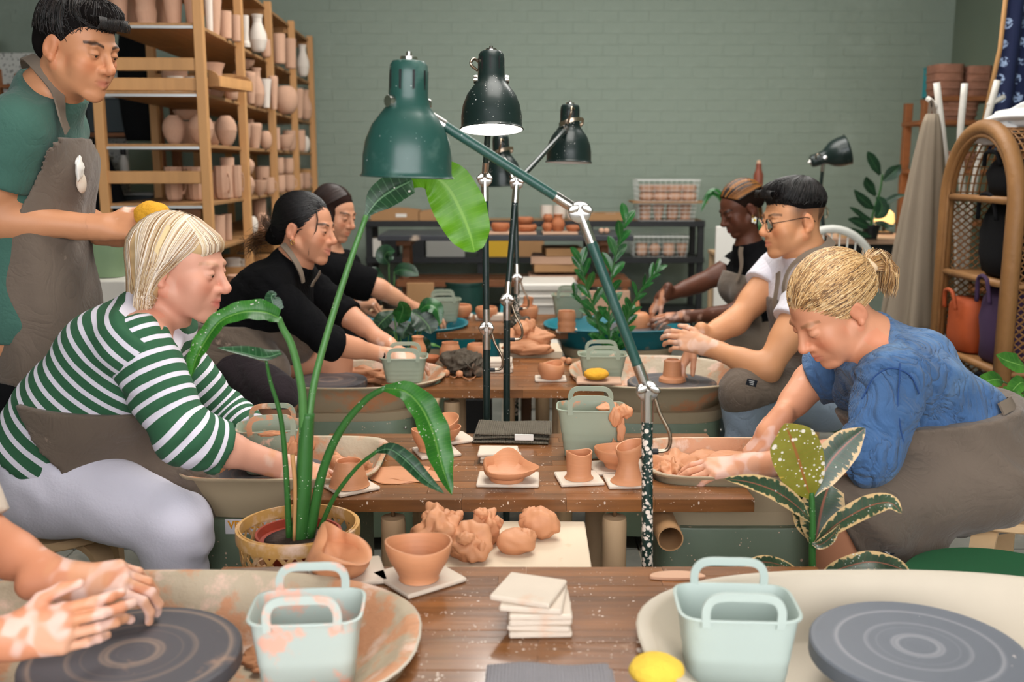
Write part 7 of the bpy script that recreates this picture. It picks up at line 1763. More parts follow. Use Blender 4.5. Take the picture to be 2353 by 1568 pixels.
# ======== woman in the green striped top, left of the second table
def striped_woman():
 Y = 2.42
 J = dict(pelvis=at(125, 1050, Y), waist=at(190, 945, Y), chest=at(283, 835, Y), neck=at(356, 742, Y - .01), sh_n=at(318, 795, Y - .165), sh_f=at(350, 785, Y + .16), el_n=at(418, 1000, 2.185), wr_n=at(664, 1078, 2.335),
             el_f=at(520, 960, 2.63), wr_f=at(672, 1075, 2.50), hip_n=at(120, 1100, Y - .10), hip_f=at(150, 1090, Y + .10), kn_n=at(404, 1206, 2.20), an_n=at(396, 1480, 2.24), kn_f=at(470, 1160, 2.52), an_f=at(450, 1440, 2.55), leg=1.12, arm=1.06)
 f = (.96, -.13, -.20); M = hbasis(f)
 head = dict(o=at(418, 616, Y - .04), M=M, s=1.03, jaw=1.15, nose=1.35, nosew=1.05, browcol=srgb(170, 130, 96), browa=.45, eyez=.002, eyeo=.0040, wide=1.06, open=.0022, smile=.6, gaze=-.3)
 gr = body_prims(J, 1.10, belly=.02, fwd=(1, 0, -.3))
 dn = Vector(J['wr_n']) - Vector(J['el_n']); df = Vector(J['wr_f']) - Vector(J['el_f'])
 hn = hand_prims(J['wr_n'], (.9, .22, -.38), (.15, -.55, .8), 1, [.35, .4, .45, .5], .98); hf = hand_prims(J['wr_f'], (.9, -.25, -.35), (.1, .3, .95), -1, [.4, .45, .5, .5], .98)
 t, base, L = make_person('person in a green and white striped top leaning over the wheel', J, srgb(214, 156, 132), head, [dict(p=hn, W=J['wr_n'], d=(.9, .22, -.38), reach=.10), dict(p=hf, W=J['wr_f'], d=(.9, -.25, -.35), reach=.10)], gr, lip=srgb(196, 84, 80))
 # top
 ax = (Vector(J['neck']) - Vector(J['pelvis'])).normalized()
 fo = folds(ax, 70, .0035, 4, 2.0)
 P, F = cloth_mesh(infl(gr['torso'], .021), clips=[neck_clip(J, head, .30), clip_px((0, 1015), (150, 1105), (200, 900), Y - .13)], fold=folds((.5, 0, .86), 45, .0035, 2, 2.0))
 meshes = [(P, F)]; st = [(P - V3(J['pelvis'])) @ V3(ax)]
 for s in ('n', 'f'):
  arm = infl(gr['arm_up_' + s] + gr['arm_lo_' + s], .016, .03); e, w_ = V3(J['el_' + s]), V3(J['wr_' + s]); d = w_ - e
  P, F = cloth_mesh(arm, clips=[(e + d * .36, d)], fold=folds(d, 95, .0035, 7, 1.6)); meshes.append((P, F)); st.append(along(P, [J['sh_' + s], J['el_' + s], J['wr_' + s]]) + .01)
 garment('striped_top', t, base, meshes, m_stripe, attrs={'stripe': st})
 # jeans
 legs = gr['leg_up_n'] + gr['leg_up_f'] + gr['leg_lo_n'] + gr['leg_lo_f'] + [cap(Vector(J['hip_' + s_]), lerp(Vector(J['pelvis']), Vector(J['waist']), .45), .128, .128, .05) for s_ in 'nf']
 P, F = cloth_mesh(infl(legs, .012), clips=[], fold=folds((.75, .1, .6), 48, .0045, 9, 2.4)); garment('white_jeans', t, base, [(P, F)], m_jeansw)
 # apron: wrapped round the waist, over the lap and hanging past the knee
 wrap = infl(gr['torso'], .036)
 Yl = Y - .02
 lap = [cap(at(235, 1010, Yl), at(330, 1050, Yl), .125, .10, .05), cap(at(330, 1045, Yl), at(440, 1130, Yl), .09, .065, .05), cap(at(440, 1130, Yl), at(484, 1240, Yl - .02), .055, .036, .04), cap(at(452, 1110, Yl - .06), at(486, 1262, Yl - .06), .05, .022, .04), cap(at(455, 1160, Yl + .06), at(484, 1240, Yl + .04), .04, .022, .04), cap(J['hip_f'], J['kn_f'], .118, .085, .05)]
 P, F = cloth_mesh(wrap + lap, clips=[clip_px((82, 918), (335, 945), (250, 1040), Y - .13), clip_px((72, 930), (212, 1098), (300, 1000), Y - .13)], fold=folds((.25, .1, .95), 40, .009, 3, 2.2)); garment('waist_apron', t, base, [(P, F)], m_apron)
 P0 = [at(90, 925, Y - .12), at(60, 945, Y - .08), at(30, 965, Y - .06), at(12, 1000, Y - .05)]
 MB().strip([p - base for p in catmull(P0, 5)], [.04] * 4 + [.055] * 4 + [.03] * 4 + [.02] * 4, .006, up=(0, -1, 0)).build('apron_bow', m_apronclean, t, True)
 MB().sphere(tuple(at(74, 938, Y - .14) - base), .024, 14, 10, (1, .7, .9)).build('apron_knot', m_apronclean, t, True)
 # hair: pale bob with a fringe
 Lm = np.array(M); s = head['s']; E = lambda c, r, k=.02, sub=False: ell(L(*c), np.array(r) * s, Lm, k, sub)
 sh_ = [E((0, -.024, .044), (.080, .098, .082)), E((0, .050, .066), (.056, .034, .028))]
 for x in (-1, 1): sh_ += [cap(L(x * .060, -.035, .02), L(x * .070, -.050, -.115), .036, .018, .03), E((x * .079, .010, -.006), (.020, .020, .03), .01, True)]
 sh_ += [cap(L(0, -.085, .02), L(0, -.085, -.10), .050, .034, .04), E((0, .092, -.035), (.075, .062, .092), .012, True)]
 H = Hair(L, [srgb(232, 216, 194), srgb(206, 178, 136), srgb(168, 130, 88), srgb(242, 232, 220), srgb(220, 196, 160), srgb(140, 106, 74)], 3, sh_)
 for i in range(2500):                                   # from the parting over the side and down
  x = 1 if H.rs.random() < .62 else -1; y0 = H.rs.uniform(-.75, .88); a = arc_on(L, (x * .06, y0, 1), (x * 1, y0 * .75 - .12, -.12), 7, .012)
  e = a[-1]; ln = H.rs.uniform(.09, .145); bk = -.012 - max(0, y0) * .04
  if y0 > .35: bk -= .02
  a += [e + np.array((x * .002, bk * .6, -ln * .35)), e + np.array((x * .002, bk, -ln * .7)), e + np.array((-x * .004 + H.rs.normal() * .005, bk + .006 + H.rs.normal() * .004, -ln))]
  H.strand(a, .0011, .0005)
 for i in range(560):
  a0 = H.rs.uniform(-1, 1); a = arc_on(L, (a0 * .45, .30, 1), (a0 * .75, 1.0, .42), 7, .010); H.strand(a + [a[-1] + np.array((0, .003, -.010)), a[-1] + np.array((0, .002, -.020 - H.rs.uniform(0, .01)))], .0015, .0006)
 for i in range(420):
  x = H.rs.uniform(-1, 1); a = arc_on(L, (x * .3, -.5, 1), (x * .8, -1, -.25), 6, .013); e = a[-1]; H.strand(a + [e + np.array((0, -.006, -.06)), e + np.array((H.rs.normal() * .006, -.002 + H.rs.normal() * .004, -.12))], .0015, .0006)
 hb = H.build('hair', t, base, shellcol=srgb(196, 164, 120))
 xn = 1 if (Lm @ np.array((1, 0, 0)))[1] < 0 else -1
 pc = [Vector(L(xn * .068, -.012, .102)), Vector(L(xn * .088, -.020, .055)), Vector(L(xn * .094, -.024, .020))]
 MB().strip([p - base for p in catmull(pc, 4)], .011, .004, up=lambda p: Vector((0, -1, .3))).build('hair_clip', mat('cream_clip', srgb(226, 200, 150), .5), hb, 40)
 return t
striped_woman()
def shellE(L, M, s): return lambda c, r, k=.02, sub=False: ell(L(*c), np.array(r) * s, np.array(M), k, sub)
def strap_line(parent, base, pts, w_=.030, name='apron_strap', up=(0, -1, 0), m=None, sd=None):
 P = catmull(pts, 6)
 if sd is not None:
  P, G = onto(sd, P, .004); K = [p - base for p in P]
  return MB().strip(K, w_, .005, up=lambda q: G[min(range(len(K)), key=lambda i: (K[i] - q).length)]).build(name, m or m_strap, parent, 40)
 return MB().strip([p - base for p in P], w_, .004, up=up).build(name, m or m_strap, parent, 40)
# ======== standing man in the green tee, far left
def standing_man():
 Y = 2.78
 J = dict(pelvis=at(59, 745, Y), waist=at(62, 560, Y), chest=at(69, 370, Y), neck=at(114, 222, Y - .02), sh_n=at(36, 300, Y - .19), sh_f=at(124, 292, Y + .17), el_n=at(-38, 500, Y - .20), wr_n=at(232, 523, Y - .12), el_f=at(164, 500, Y + .22), wr_f=at(274, 540, Y + .02),
             hip_n=at(54, 770, Y - .09), hip_f=at(64, 770, Y + .09), kn_n=at(54, 1110, Y - .09), an_n=at(54, 1460, Y - .08), kn_f=at(69, 1110, Y + .09), an_f=at(69, 1460, Y + .09), arm=1.13)
 f = (.86, -.34, -.30); M = hbasis(f)
 head = dict(o=at(180, 112, Y - .10), M=M, s=1.03, jaw=1.1, nose=1.15, nosew=1.15, browcol=srgb(24, 17, 14), browa=.9, eyez=.001, eyeo=.0044, gaze=-.4, brow=1.15, lip=1.1, smile=.35)
 gr = body_prims(J, 1.12, fwd=(1, 0, 0))
 hd = (.93, .12, -.10)
 hn = hand_prims(J['wr_n'], (.97, .05, .05), (.10, -.80, .55), 1, [(.35, .5, .4), (.45, .6, .5), (.55, .6, .5), (.6, .7, .5)], 1.06, thumb=(.1, .9)); hf = hand_prims(J['wr_f'], (.95, -.15, .05), (.0, .2, -1), -1, [.25, .3, .3, .35], 1.05)
 t, base, L = make_person('standing person in a green tee and long apron holding a sponge', J, srgb(196, 136, 98), head, [dict(p=hn, W=J['wr_n'], d=(.97, .05, .05), reach=-.02, clay=.45), dict(p=hf, W=J['wr_f'], d=(.95, -.15, .05), reach=0, clay=.5)], gr, base=(at(59, 745, Y).x, Y, 0), g=1.1, neck_r=.056, lip=srgb(178, 96, 82))
 tee = [cloth_mesh(infl(gr['torso'], .016), clips=[neck_clip(J, head), (Vector(J['pelvis']) + Vector((0, 0, -.02)), (0, 0, -1))], fold=folds((.5, .2, .8), 34, .005, 3, 2.0))]
 for s in ('n', 'f'):
  sh, e = V3(J['sh_' + s]), V3(J['el_' + s]); d = e - sh
  tee.append(cloth_mesh(infl(gr['arm_up_' + s], .026, .03), clips=[(sh + d * .60, d)], fold=folds((.4, .2, .9), 42, .004, 6, 1.8)))
 garment('green_tee', t, base, tee, m_tee)
 trs = infl(gr['leg_up_n'] + gr['leg_up_f'] + gr['leg_lo_n'] + gr['leg_lo_f'], .016); garment('dark_trousers', t, base, [cloth_mesh(trs, .009)], m_blackfab)
 bib = cloth_mesh(infl(gr['torso'], .036), clips=[clip_px((172, 282), (84, 470), (210, 430), Y - .13), clip_px((150, 282), (260, 282), (200, 400), Y - .13), clip_px((0, 520), (300, 520), (200, 400), Y - .13)], fold=folds((1, .3, .1), 22, .003, 2))
 sk = [cap(at(74, 520, Y), at(74, 700, Y), .155, .175, .05), cap(at(78, 700, Y), at(74, 900, Y), .175, .165, .05), cap(at(86, 520, Y - .10), at(92, 900, Y - .10), .10, .13, .05), cap(at(84, 520, Y + .10), at(86, 900, Y + .10), .10, .13, .05)]
 skirt = cloth_mesh(sk, clips=[clip_px((0, 500), (300, 500), (200, 600), Y - .13), clip_px((0, 870), (300, 880), (100, 700), Y - .13)], fold=folds((1, .4, .12), 26, .009, 5))
 garment('long_apron', t, base, [bib, skirt], m_apron)
 strap_line(t, base, [at(170, 302, Y - .13), at(152, 265, Y - .15), at(124, 222, Y - .12), at(92, 178, Y - .06), at(74, 170, Y + .02)], .034, up=(-.3, -.9, .3), sd=infl(gr['torso'], .028) + [cap(J['neck'], lerp(Vector(J['neck']), Vector(head['o']), .35), .066, .062)])
 MB().sphere(tuple(at(187, 420, Y - .10) - base), .022, 14, 10, (.5, 1, 1.3)).build('shell_badge', m_bat, t, True)
 blob('name_tag', tuple(at(183, 384, Y - .13) - base), .02, (.4, 1.1, 1.5), m_paper, t, seed=8, amp=.4, freq=4, n=20)
 E = shellE(L, M, head['s'])
 sh_ = [E((0, -.024, .050), (.081, .098, .084)), E((0, .050, .098), (.062, .052, .034)), E((0, -.085, .0), (.058, .035, .06)), E((0, .094, -.012), (.080, .050, .070), .010, True), E((0, .0, -.13), (.2, .2, .07), .01, True)]
 for x in (-1, 1): sh_ += [E((x * .080, -.008, -.022), (.022, .024, .044), .008, True), E((x * .085, .06, -.03), (.03, .05, .05), .01, True)]
 H = Hair(L, [srgb(20, 16, 15), srgb(28, 22, 20), srgb(14, 12, 12), srgb(38, 30, 26)], 5, sh_)
 for i in range(1500):
  a0 = H.rs.uniform(-PI, PI); d0 = (.25 * math.sin(a0), -.25 + .2 * math.cos(a0), 1); d1 = (math.sin(a0) * 1.1, math.cos(a0) * 1.1, H.rs.uniform(-.25, .5) if math.cos(a0) < .4 else H.rs.uniform(.55, .8))
  a = arc_on(L, d0, d1, 7, .012); k = H.rs.integers(0, 4); a = a[k:k + 4]; e = a[-1]; H.strand(a + [e + np.array((H.rs.normal() * .004, .006 + H.rs.normal() * .004, -.006 + H.rs.normal() * .005))], .0016, .0005, lift=H.rs.uniform(0, .005))
 H.coat(1300, .38, -.05)
 for i in range(130):
  a0 = H.rs.uniform(-.8, .9); p0 = np.array((a0 * .06, .085, .098)); H.strand([p0, p0 + (0, .012, .002), p0 + (H.rs.normal() * .004, .020, -.012), p0 + (H.rs.normal() * .006, .017, -.026)], .0017, .0006, free=True)
 H.build('hair', t, base)
 sp = blob('sponge', (0, 0, 0), .046, (1.05, .85, .80), m_sponge, None, seed=4, amp=.09, freq=3); sp.location = at(350, 494, Y - .125); tag(sp, 'yellow clay-stained sponge held by the standing person', 'sponge')
standing_man()
# ======== smiling woman in black, left of the third table
def smiling_woman():
 Y = 3.5
 J = dict(pelvis=at(520, 815, Y), waist=at(556, 745, Y), chest=at(618, 678, Y), neck=at(672, 608, Y), sh_n=at(622, 668, Y - .14), sh_f=at(690, 640, Y + .15), el_n=at(758, 788, Y - .20), wr_n=at(893, 818, Y - .04), el_f=at(795, 722, Y + .16), wr_f=at(890, 790, Y + .08),
             hip_n=at(512, 840, Y - .09), hip_f=at(528, 838, Y + .09), kn_n=at(640, 905, Y - .30), an_n=at(640, 1060, Y - .22), kn_f=at(770, 822, Y + .16), an_f=at(780, 1000, Y + .14), arm=.92, leg=.98)
 f = (.93, -.27, -.16); M = hbasis(f, (.10, 0, 1))
 head = dict(o=at(703, 526, Y - .02), M=M, s=1.0, jaw=.95, nose=.95, nosew=1.1, browcol=srgb(30, 22, 20), eyez=.002, eyeo=.0042, smile=1.3, open=.0024, wide=1.03)
 gr = body_prims(J, .90, bust=.045, fwd=(.85, 0, -.5))
 hn = hand_prims(J['wr_n'], (.94, .05, -.20), (.1, -.4, .9), 1, [.35, .4, .45, .5], .92); hf = hand_prims(J['wr_f'], (.90, -.12, -.40), (.2, .2, .95), -1, [.4, .45, .5, .5], .92)
 t, base, L = make_person('seated person in a long-sleeved black top dipping both hands in a tub', J, srgb(204, 144, 112), head, [dict(p=hn, W=J['wr_n'], d=(.94, .05, -.2), reach=.09), dict(p=hf, W=J['wr_f'], d=(.9, -.12, -.4), reach=.08)], gr, neck_r=.045, lip=srgb(190, 108, 98))
 top = [cloth_mesh(infl(gr['torso'], .010), clips=[neck_clip(J, head)], fold=folds((.6, .2, .7), 60, .0025, 3))]
 for s in ('n', 'f'):
  e, w_ = V3(J['el_' + s]), V3(J['wr_' + s]); top.append(cloth_mesh(infl(gr['arm_up_' + s] + gr['arm_lo_' + s], .011, .03), clips=[(e + (w_ - e) * .10, w_ - e)], fold=folds(w_ - e, 110, .0022, 5)))
 garment('black_top', t, base, top, m_blackknit)
 sh = infl(gr['leg_up_n'] + [cap(J['hip_n'], J['hip_f'], .10, .10), cap(J['hip_f'], lerp(Vector(J['hip_f']), Vector(J['kn_f']), .3), .10, .09)], .010); garment('dark_shorts', t, base, [cloth_mesh(sh, fold=folds((.7, 0, .7), 50, .002))], m_plum)
 ap = infl([gr['torso'][0], gr['torso'][4]], .022) + [cap(at(520, 800, Y - .08), at(610, 850, Y - .16), .125, .085, .05), cap(at(540, 790, Y), at(680, 790, Y + .06), .11, .075, .05), cap(at(600, 770, Y), at(690, 745, Y + .04), .09, .06, .05)]
 garment('waist_apron', t, base, [cloth_mesh(ap, clips=[clip_px((470, 745), (700, 752), (560, 830), Y - .13), clip_px((520, 882), (700, 880), (560, 800), Y - .13)], fold=folds((.2, .2, .95), 42, .009, 3, 2.2))], m_apron)
 strap_line(t, base, [at(652, 566, Y - .06), at(666, 585, Y - .085), at(684, 620, Y - .10), at(690, 650, Y - .10)], .020, up=(.2, -.95, .2), sd=infl(gr['torso'], .028) + [cap(J['neck'], lerp(Vector(J['neck']), Vector(head['o']), .35), .066, .062)])
 strap_line(t, base, [at(698, 648, Y - .02), at(704, 636, Y - .02), at(710, 618, Y)], .018, up=(.2, -.95, .2), sd=infl(gr['torso'], .028) + [cap(J['neck'], lerp(Vector(J['neck']), Vector(head['o']), .35), .066, .062)])
 MB().box(tuple(at(672, 738, Y - .115) - base), (.05, .004, .022), Matrix.Rotation(-.1, 3, 'Y')).build('paper_name_tag', m_card, t, False)
 E = shellE(L, M, head['s'])
 sh_ = [E((0, -.024, .044), (.080, .098, .082)), E((0, -.085, -.015), (.056, .040, .055)), cap(L(0, -.105, -.035), L(0, -.118, -.050), .036, .030, .02), E((0, .100, -.030), (.085, .060, .088), .010, True), E((0, .0, -.15), (.2, .085, .06), .01, True)]
 for x in (-1, 1): sh_ += [E((x * .080, -.012, -.018), (.020, .024, .040), .008, True), E((x * .06, .070, -.02), (.04, .045, .07), .01, True)]
 H = Hair(L, [srgb(16, 14, 15), srgb(22, 19, 20), srgb(12, 11, 12), srgb(30, 26, 27)], 6, sh_)
 for i in range(1300):
  x = H.rs.uniform(-1, 1); z0 = H.rs.uniform(.1, 1); a = arc_on(L, (x * .95, .85 * H.rs.uniform(.2, 1), z0), (x * .3, -1, -.55), 9, .010); H.strand(a, .0014, .0009)
 for i in range(160):
  p0 = np.array((H.rs.normal() * .012, -.145, -.05 + H.rs.normal() * .012)); H.strand([p0, p0 + (H.rs.normal() * .01, -.03, -.012), p0 + (H.rs.normal() * .018, -.05 + H.rs.normal() * .012, -.035 + H.rs.normal() * .015), p0 + (H.rs.normal() * .022, -.06 + H.rs.normal() * .02, -.06 + H.rs.normal() * .02)], .0011, .0004, free=True, col=flat(srgb(96, 62, 34)) * H.rs.uniform(.5, 1.2))
 for i in range(90):
  p0 = np.array((H.rs.normal() * .012, -.140, -.02 + H.rs.normal() * .01)); H.strand([p0, p0 + (H.rs.normal() * .008, -.015, .014), p0 + (H.rs.normal() * .014, -.026, .030 + H.rs.normal() * .008)], .001, .0004, free=True, col=flat(srgb(80, 52, 30)) * H.rs.uniform(.5, 1.2))
 xn = -1 if (np.array(M) @ np.array((1, 0, 0)))[1] > 0 else 1
 for sx in (-1, 1):
  for k in range(7):
   o_ = H.rs.normal() * .004; H.strand([(sx * .05 + o_, .055, .075), (sx * .062 + o_, .070, .045), (sx * .064 + o_, .070, .01), (sx * .062 + o_, .058, -.03), (sx * .058 + o_, .050, -.055 - H.rs.uniform(0, .03))], .0006, .0003, free=True)
 H.build('hair', t, base)
 MB().sphere(tuple(Vector(L(xn * .0815, -.010, -.038)) - base), .0028, 10, 8).build('ear_stud', m_chrome, t, True)
 MB().torus(tuple(Vector(L(xn * .080, -.002, -.046)) - base), .006, .0012, 14, 6, rot=Matrix.Rotation(R(90), 3, 'X')).build('ear_ring', mat('gold', srgb(212, 170, 90), .25, 1.0), t, True)
smiling_woman()
# ======== brown-haired woman in black behind her
def brown_woman():
 Y = 4.62
 J = dict(pelvis=at(690, 760, Y), waist=at(705, 700, Y), chest=at(735, 645, Y), neck=at(755, 590, Y), sh_n=at(765, 628, Y - .15), sh_f=at(790, 612, Y + .14), el_n=at(868, 662, Y - .12), wr_n=at(958, 712, Y - .02), el_f=at(760, 716, Y + .2), wr_f=at(822, 702, Y + .02),
             hip_n=at(690, 780, Y - .09), hip_f=at(695, 780, Y + .09), kn_n=at(800, 780, Y - .14), an_n=at(800, 900, Y - .14), kn_f=at(810, 770, Y + .14), an_f=at(810, 890, Y + .14), arm=.95)
 f = (.86, -.42, -.30); M = hbasis(f)
 head = dict(o=at(768, 492, Y - .02), M=M, s=1.0, jaw=.95, nose=1.15, browcol=srgb(50, 34, 26), eyez=.000, eyeo=.0024, gaze=-.6, smile=.5)
 gr = body_prims(J, .92, bust=.04, fwd=(1, 0, -.3))
 hn = hand_prims(J['wr_n'], (.92, .1, -.35), (.1, -.3, .95), 1, [.3, .35, .4, .45], .92); hf = hand_prims(J['wr_f'], (.92, -.2, .15), (-.1, -.35, .9), -1, [(1.2, 1.3, .9)] * 4, .95, thumb=(.6, 1.0))
 t, base, L = make_person('person in a loose short-sleeved black shirt reaching toward the calathea', J, srgb(208, 150, 118), head, [dict(p=hn, W=J['wr_n'], d=(.92, .1, -.35), reach=-.02), dict(p=hf, W=J['wr_f'], d=(.92, -.2, .15), reach=.05, clay=1.4)], gr, neck_r=.045)
 top = [cloth_mesh(infl(gr['torso'], .014), .008, clips=[neck_clip(J, head)], fold=folds((.6, .2, .7), 45, .003, 3))]
 for s in ('n', 'f'):
  sh, e = V3(J['sh_' + s]), V3(J['el_' + s]); top.append(cloth_mesh(infl(gr['arm_up_' + s], .030, .03), .008, clips=[(sh + (e - sh) * .90, e - sh)], fold=folds(e - sh, 60, .003, 5)))
 garment('black_shirt', t, base, top, m_blackknit)
 garment('dark_trousers', t, base, [cloth_mesh(infl(gr['leg_up_n'] + gr['leg_up_f'] + gr['leg_lo_n'] + gr['leg_lo_f'], .012), .010)], m_blackfab)
 E = shellE(L, M, head['s'])
 sh_ = [E((0, -.024, .046), (.082, .100, .084)), E((0, -.07, -.03), (.076, .055, .080)), E((0, .104, -.030), (.085, .060, .086), .010, True)]
 for x in (-1, 1): sh_ += [E((x * .068, .004, -.012), (.020, .050, .062), .015), E((x * .05, .084, -.03), (.04, .040, .07), .01, True)]
 H = Hair(L, [srgb(44, 28, 24), srgb(58, 38, 30), srgb(32, 22, 20)], 7, sh_)
 for i in range(1000):
  x = 1 if H.rs.random() < .5 else -1; y0 = H.rs.uniform(-.6, .8); a = arc_on(L, (x * .03, y0, 1), (x, y0 * .3 - .35, -.35), 8, .010); e = a[-1]; H.strand(a + [e + np.array((-x * .01, -.03, -.03))], .0015, .0008)
 H.build('hair', t, base)
brown_woman()
# ======== woman with braids at the right turquoise wheel
def braids_woman():
 Y = 4.72
 J = dict(pelvis=at(1790, 800, Y), waist=at(1765, 735, Y), chest=at(1738, 660, Y), neck=at(1722, 575, Y), sh_n=at(1760, 640, Y - .15), sh_f=at(1690, 612, Y + .15), el_n=at(1690, 722, Y - .26), wr_n=at(1575, 728, Y - .14), el_f=at(1612, 650, Y + .12), wr_f=at(1520, 684, Y + .0),
             hip_n=at(1800, 820, Y - .09), hip_f=at(1780, 820, Y + .09), kn_n=at(1650, 800, Y - .16), an_n=at(1650, 930, Y - .14), kn_f=at(1640, 790, Y + .15), an_f=at(1640, 920, Y + .14), arm=.98)
 f = (-.86, -.22, -.46); M = hbasis(f)
 head = dict(o=at(1702, 480, Y - .02), M=M, s=1.0, jaw=.98, nose=.95, nosew=1.35, browcol=srgb(16, 10, 8), eyez=-.001, eyeo=.002, gaze=-.6, lip=1.3)
 gr = body_prims(J, .95, bust=.045, fwd=(-1, 0, -.2))
 hn = hand_prims(J['wr_n'], (-.97, .10, -.10), (-.1, -.45, .9), -1, [.25, .25, .3, .35], .95, spread=1.3); hf = hand_prims(J['wr_f'], (-.55, -.05, -.85), (-.8, -.1, .5), 1, [.4, .45, .5, .5], .95)
 t, base, L = make_person('person in a black singlet and bib apron at the turquoise wheel', J, srgb(92, 54, 38), head, [dict(p=hn, W=J['wr_n'], d=(-.97, .1, -.1), reach=.10, clay=.8), dict(p=hf, W=J['wr_f'], d=(-.55, -.05, -.85), reach=.07, clay=.9)], gr, neck_r=.045, lip=srgb(120, 60, 54), claycol=(srgb(190, 150, 132), srgb(190, 128, 92)))
 garment('black_singlet', t, base, [cloth_mesh(infl(gr['torso'], .010), .008, clips=[neck_clip(J, head)], fold=folds((.4, .2, .8), 50, .002))], m_blackknit)
 garment('dark_trousers', t, base, [cloth_mesh(infl(gr['leg_up_n'] + gr['leg_up_f'] + gr['leg_lo_n'] + gr['leg_lo_f'], .012), .010)], m_blackfab)
 bib = cloth_mesh(infl(gr['torso'], .020), .008, clips=[clip_px((1722, 560), (1760, 820), (1680, 700), Y - .13), clip_px((1640, 626), (1760, 640), (1720, 720), Y - .13)], fold=folds((1, .2, .2), 35, .003))
 lap = cloth_mesh(infl(gr['leg_up_n'] + gr['leg_up_f'], .03) + infl(gr['torso'][0:1] + gr['torso'][4:5], .026), .009, clips=[clip_px((1640, 715), (1830, 700), (1720, 800), Y - .13)], fold=folds((.5, .3, .8), 36, .005))
 garment('bib_apron', t, base, [bib, lap], m_apronclean)
 strap_line(t, base, [at(1672, 640, Y - .13), at(1690, 600, Y - .12), at(1708, 570, Y - .07)], .022, sd=infl(gr['torso'], .028) + [cap(J['neck'], lerp(Vector(J['neck']), Vector(head['o']), .35), .066, .062)])
 MB().box(tuple(at(1665, 598, Y - .145) - base), (.045, .004, .026), Matrix.Rotation(.5, 3, 'Y')).build('name_tag', m_paper, t, False)
 E = shellE(L, M, head['s'])
 sh_ = [E((0, -.024, .046), (.079, .097, .082)), E((0, -.085, .02), (.06, .045, .06)), E((0, .100, -.035), (.085, .060, .086), .010, True), E((0, .0, -.14), (.2, .2, .07), .01, True)]
 for x in (-1, 1): sh_ += [E((x * .080, -.005, -.025), (.020, .03, .040), .008, True), E((x * .06, .072, -.03), (.04, .045, .065), .01, True)]
 H = Hair(L, [srgb(34, 22, 16), srgb(26, 17, 13), srgb(150, 96, 36), srgb(120, 74, 28)], 9, sh_)
 for i in range(46):
  x = -1 + 2 * (i % 23) / 22; q = i // 23
  a = arc_on(L, (x * .9, .75 - .35 * abs(x) - .25 * q, .62 - .35 * abs(x) + .4 * q), (x * .28, -1, .12), 26, .013); H.strand(a, .0055, .0050, lift=.002, bump=.22)
 for i in range(8):
  s0 = (i - 3.5) * .006; H.strand([(.03 + s0, -.12, .05), (.055 + s0, -.125, -.02), (.062 + s0, -.105, -.09), (.05 + s0, -.05, -.17), (.035 + s0, -.01, -.25), (.03 + s0, .005, -.33)], .0045, .0022, free=True, bump=.2)
 for i in range(6):
  s0 = (i - 2.5) * .006; H.strand([(-.03 + s0, -.12, .05), (-.055 + s0, -.125, -.02), (-.062 + s0, -.10, -.09), (-.06 + s0, -.06, -.17), (-.05 + s0, -.03, -.24)], .0045, .0022, free=True, bump=.2)
 H.build('braids', t, base)
 xn = 1 if (np.array(M) @ np.array((1, 0, 0)))[1] < 0 else -1
 ep = Vector(L(xn * .083, -.004, -.058)) - base; er = MB()
 er = MB().sphere(tuple(ep), .0055, 10, 8).build('flower_earring', mat('yellow_enamel', srgb(236, 200, 40), .4), t, True)
 for j in range(5): MB().sphere(tuple(ep + Vector((math.cos(j * 1.257) * .0095, .0015, math.sin(j * 1.257) * .0095))), .0062, 10, 8, (1, .35, 1)).build('petal', mat('white_enamel', srgb(240, 238, 226), .4), er, True)
 MB().torus(tuple(Vector(L(xn * .083, -.004, -.040)) - base), .006, .001, 12, 6, rot=Matrix.Rotation(R(90), 3, 'X')).build('ear_hoop', MATS['gold'], er, True)
braids_woman()
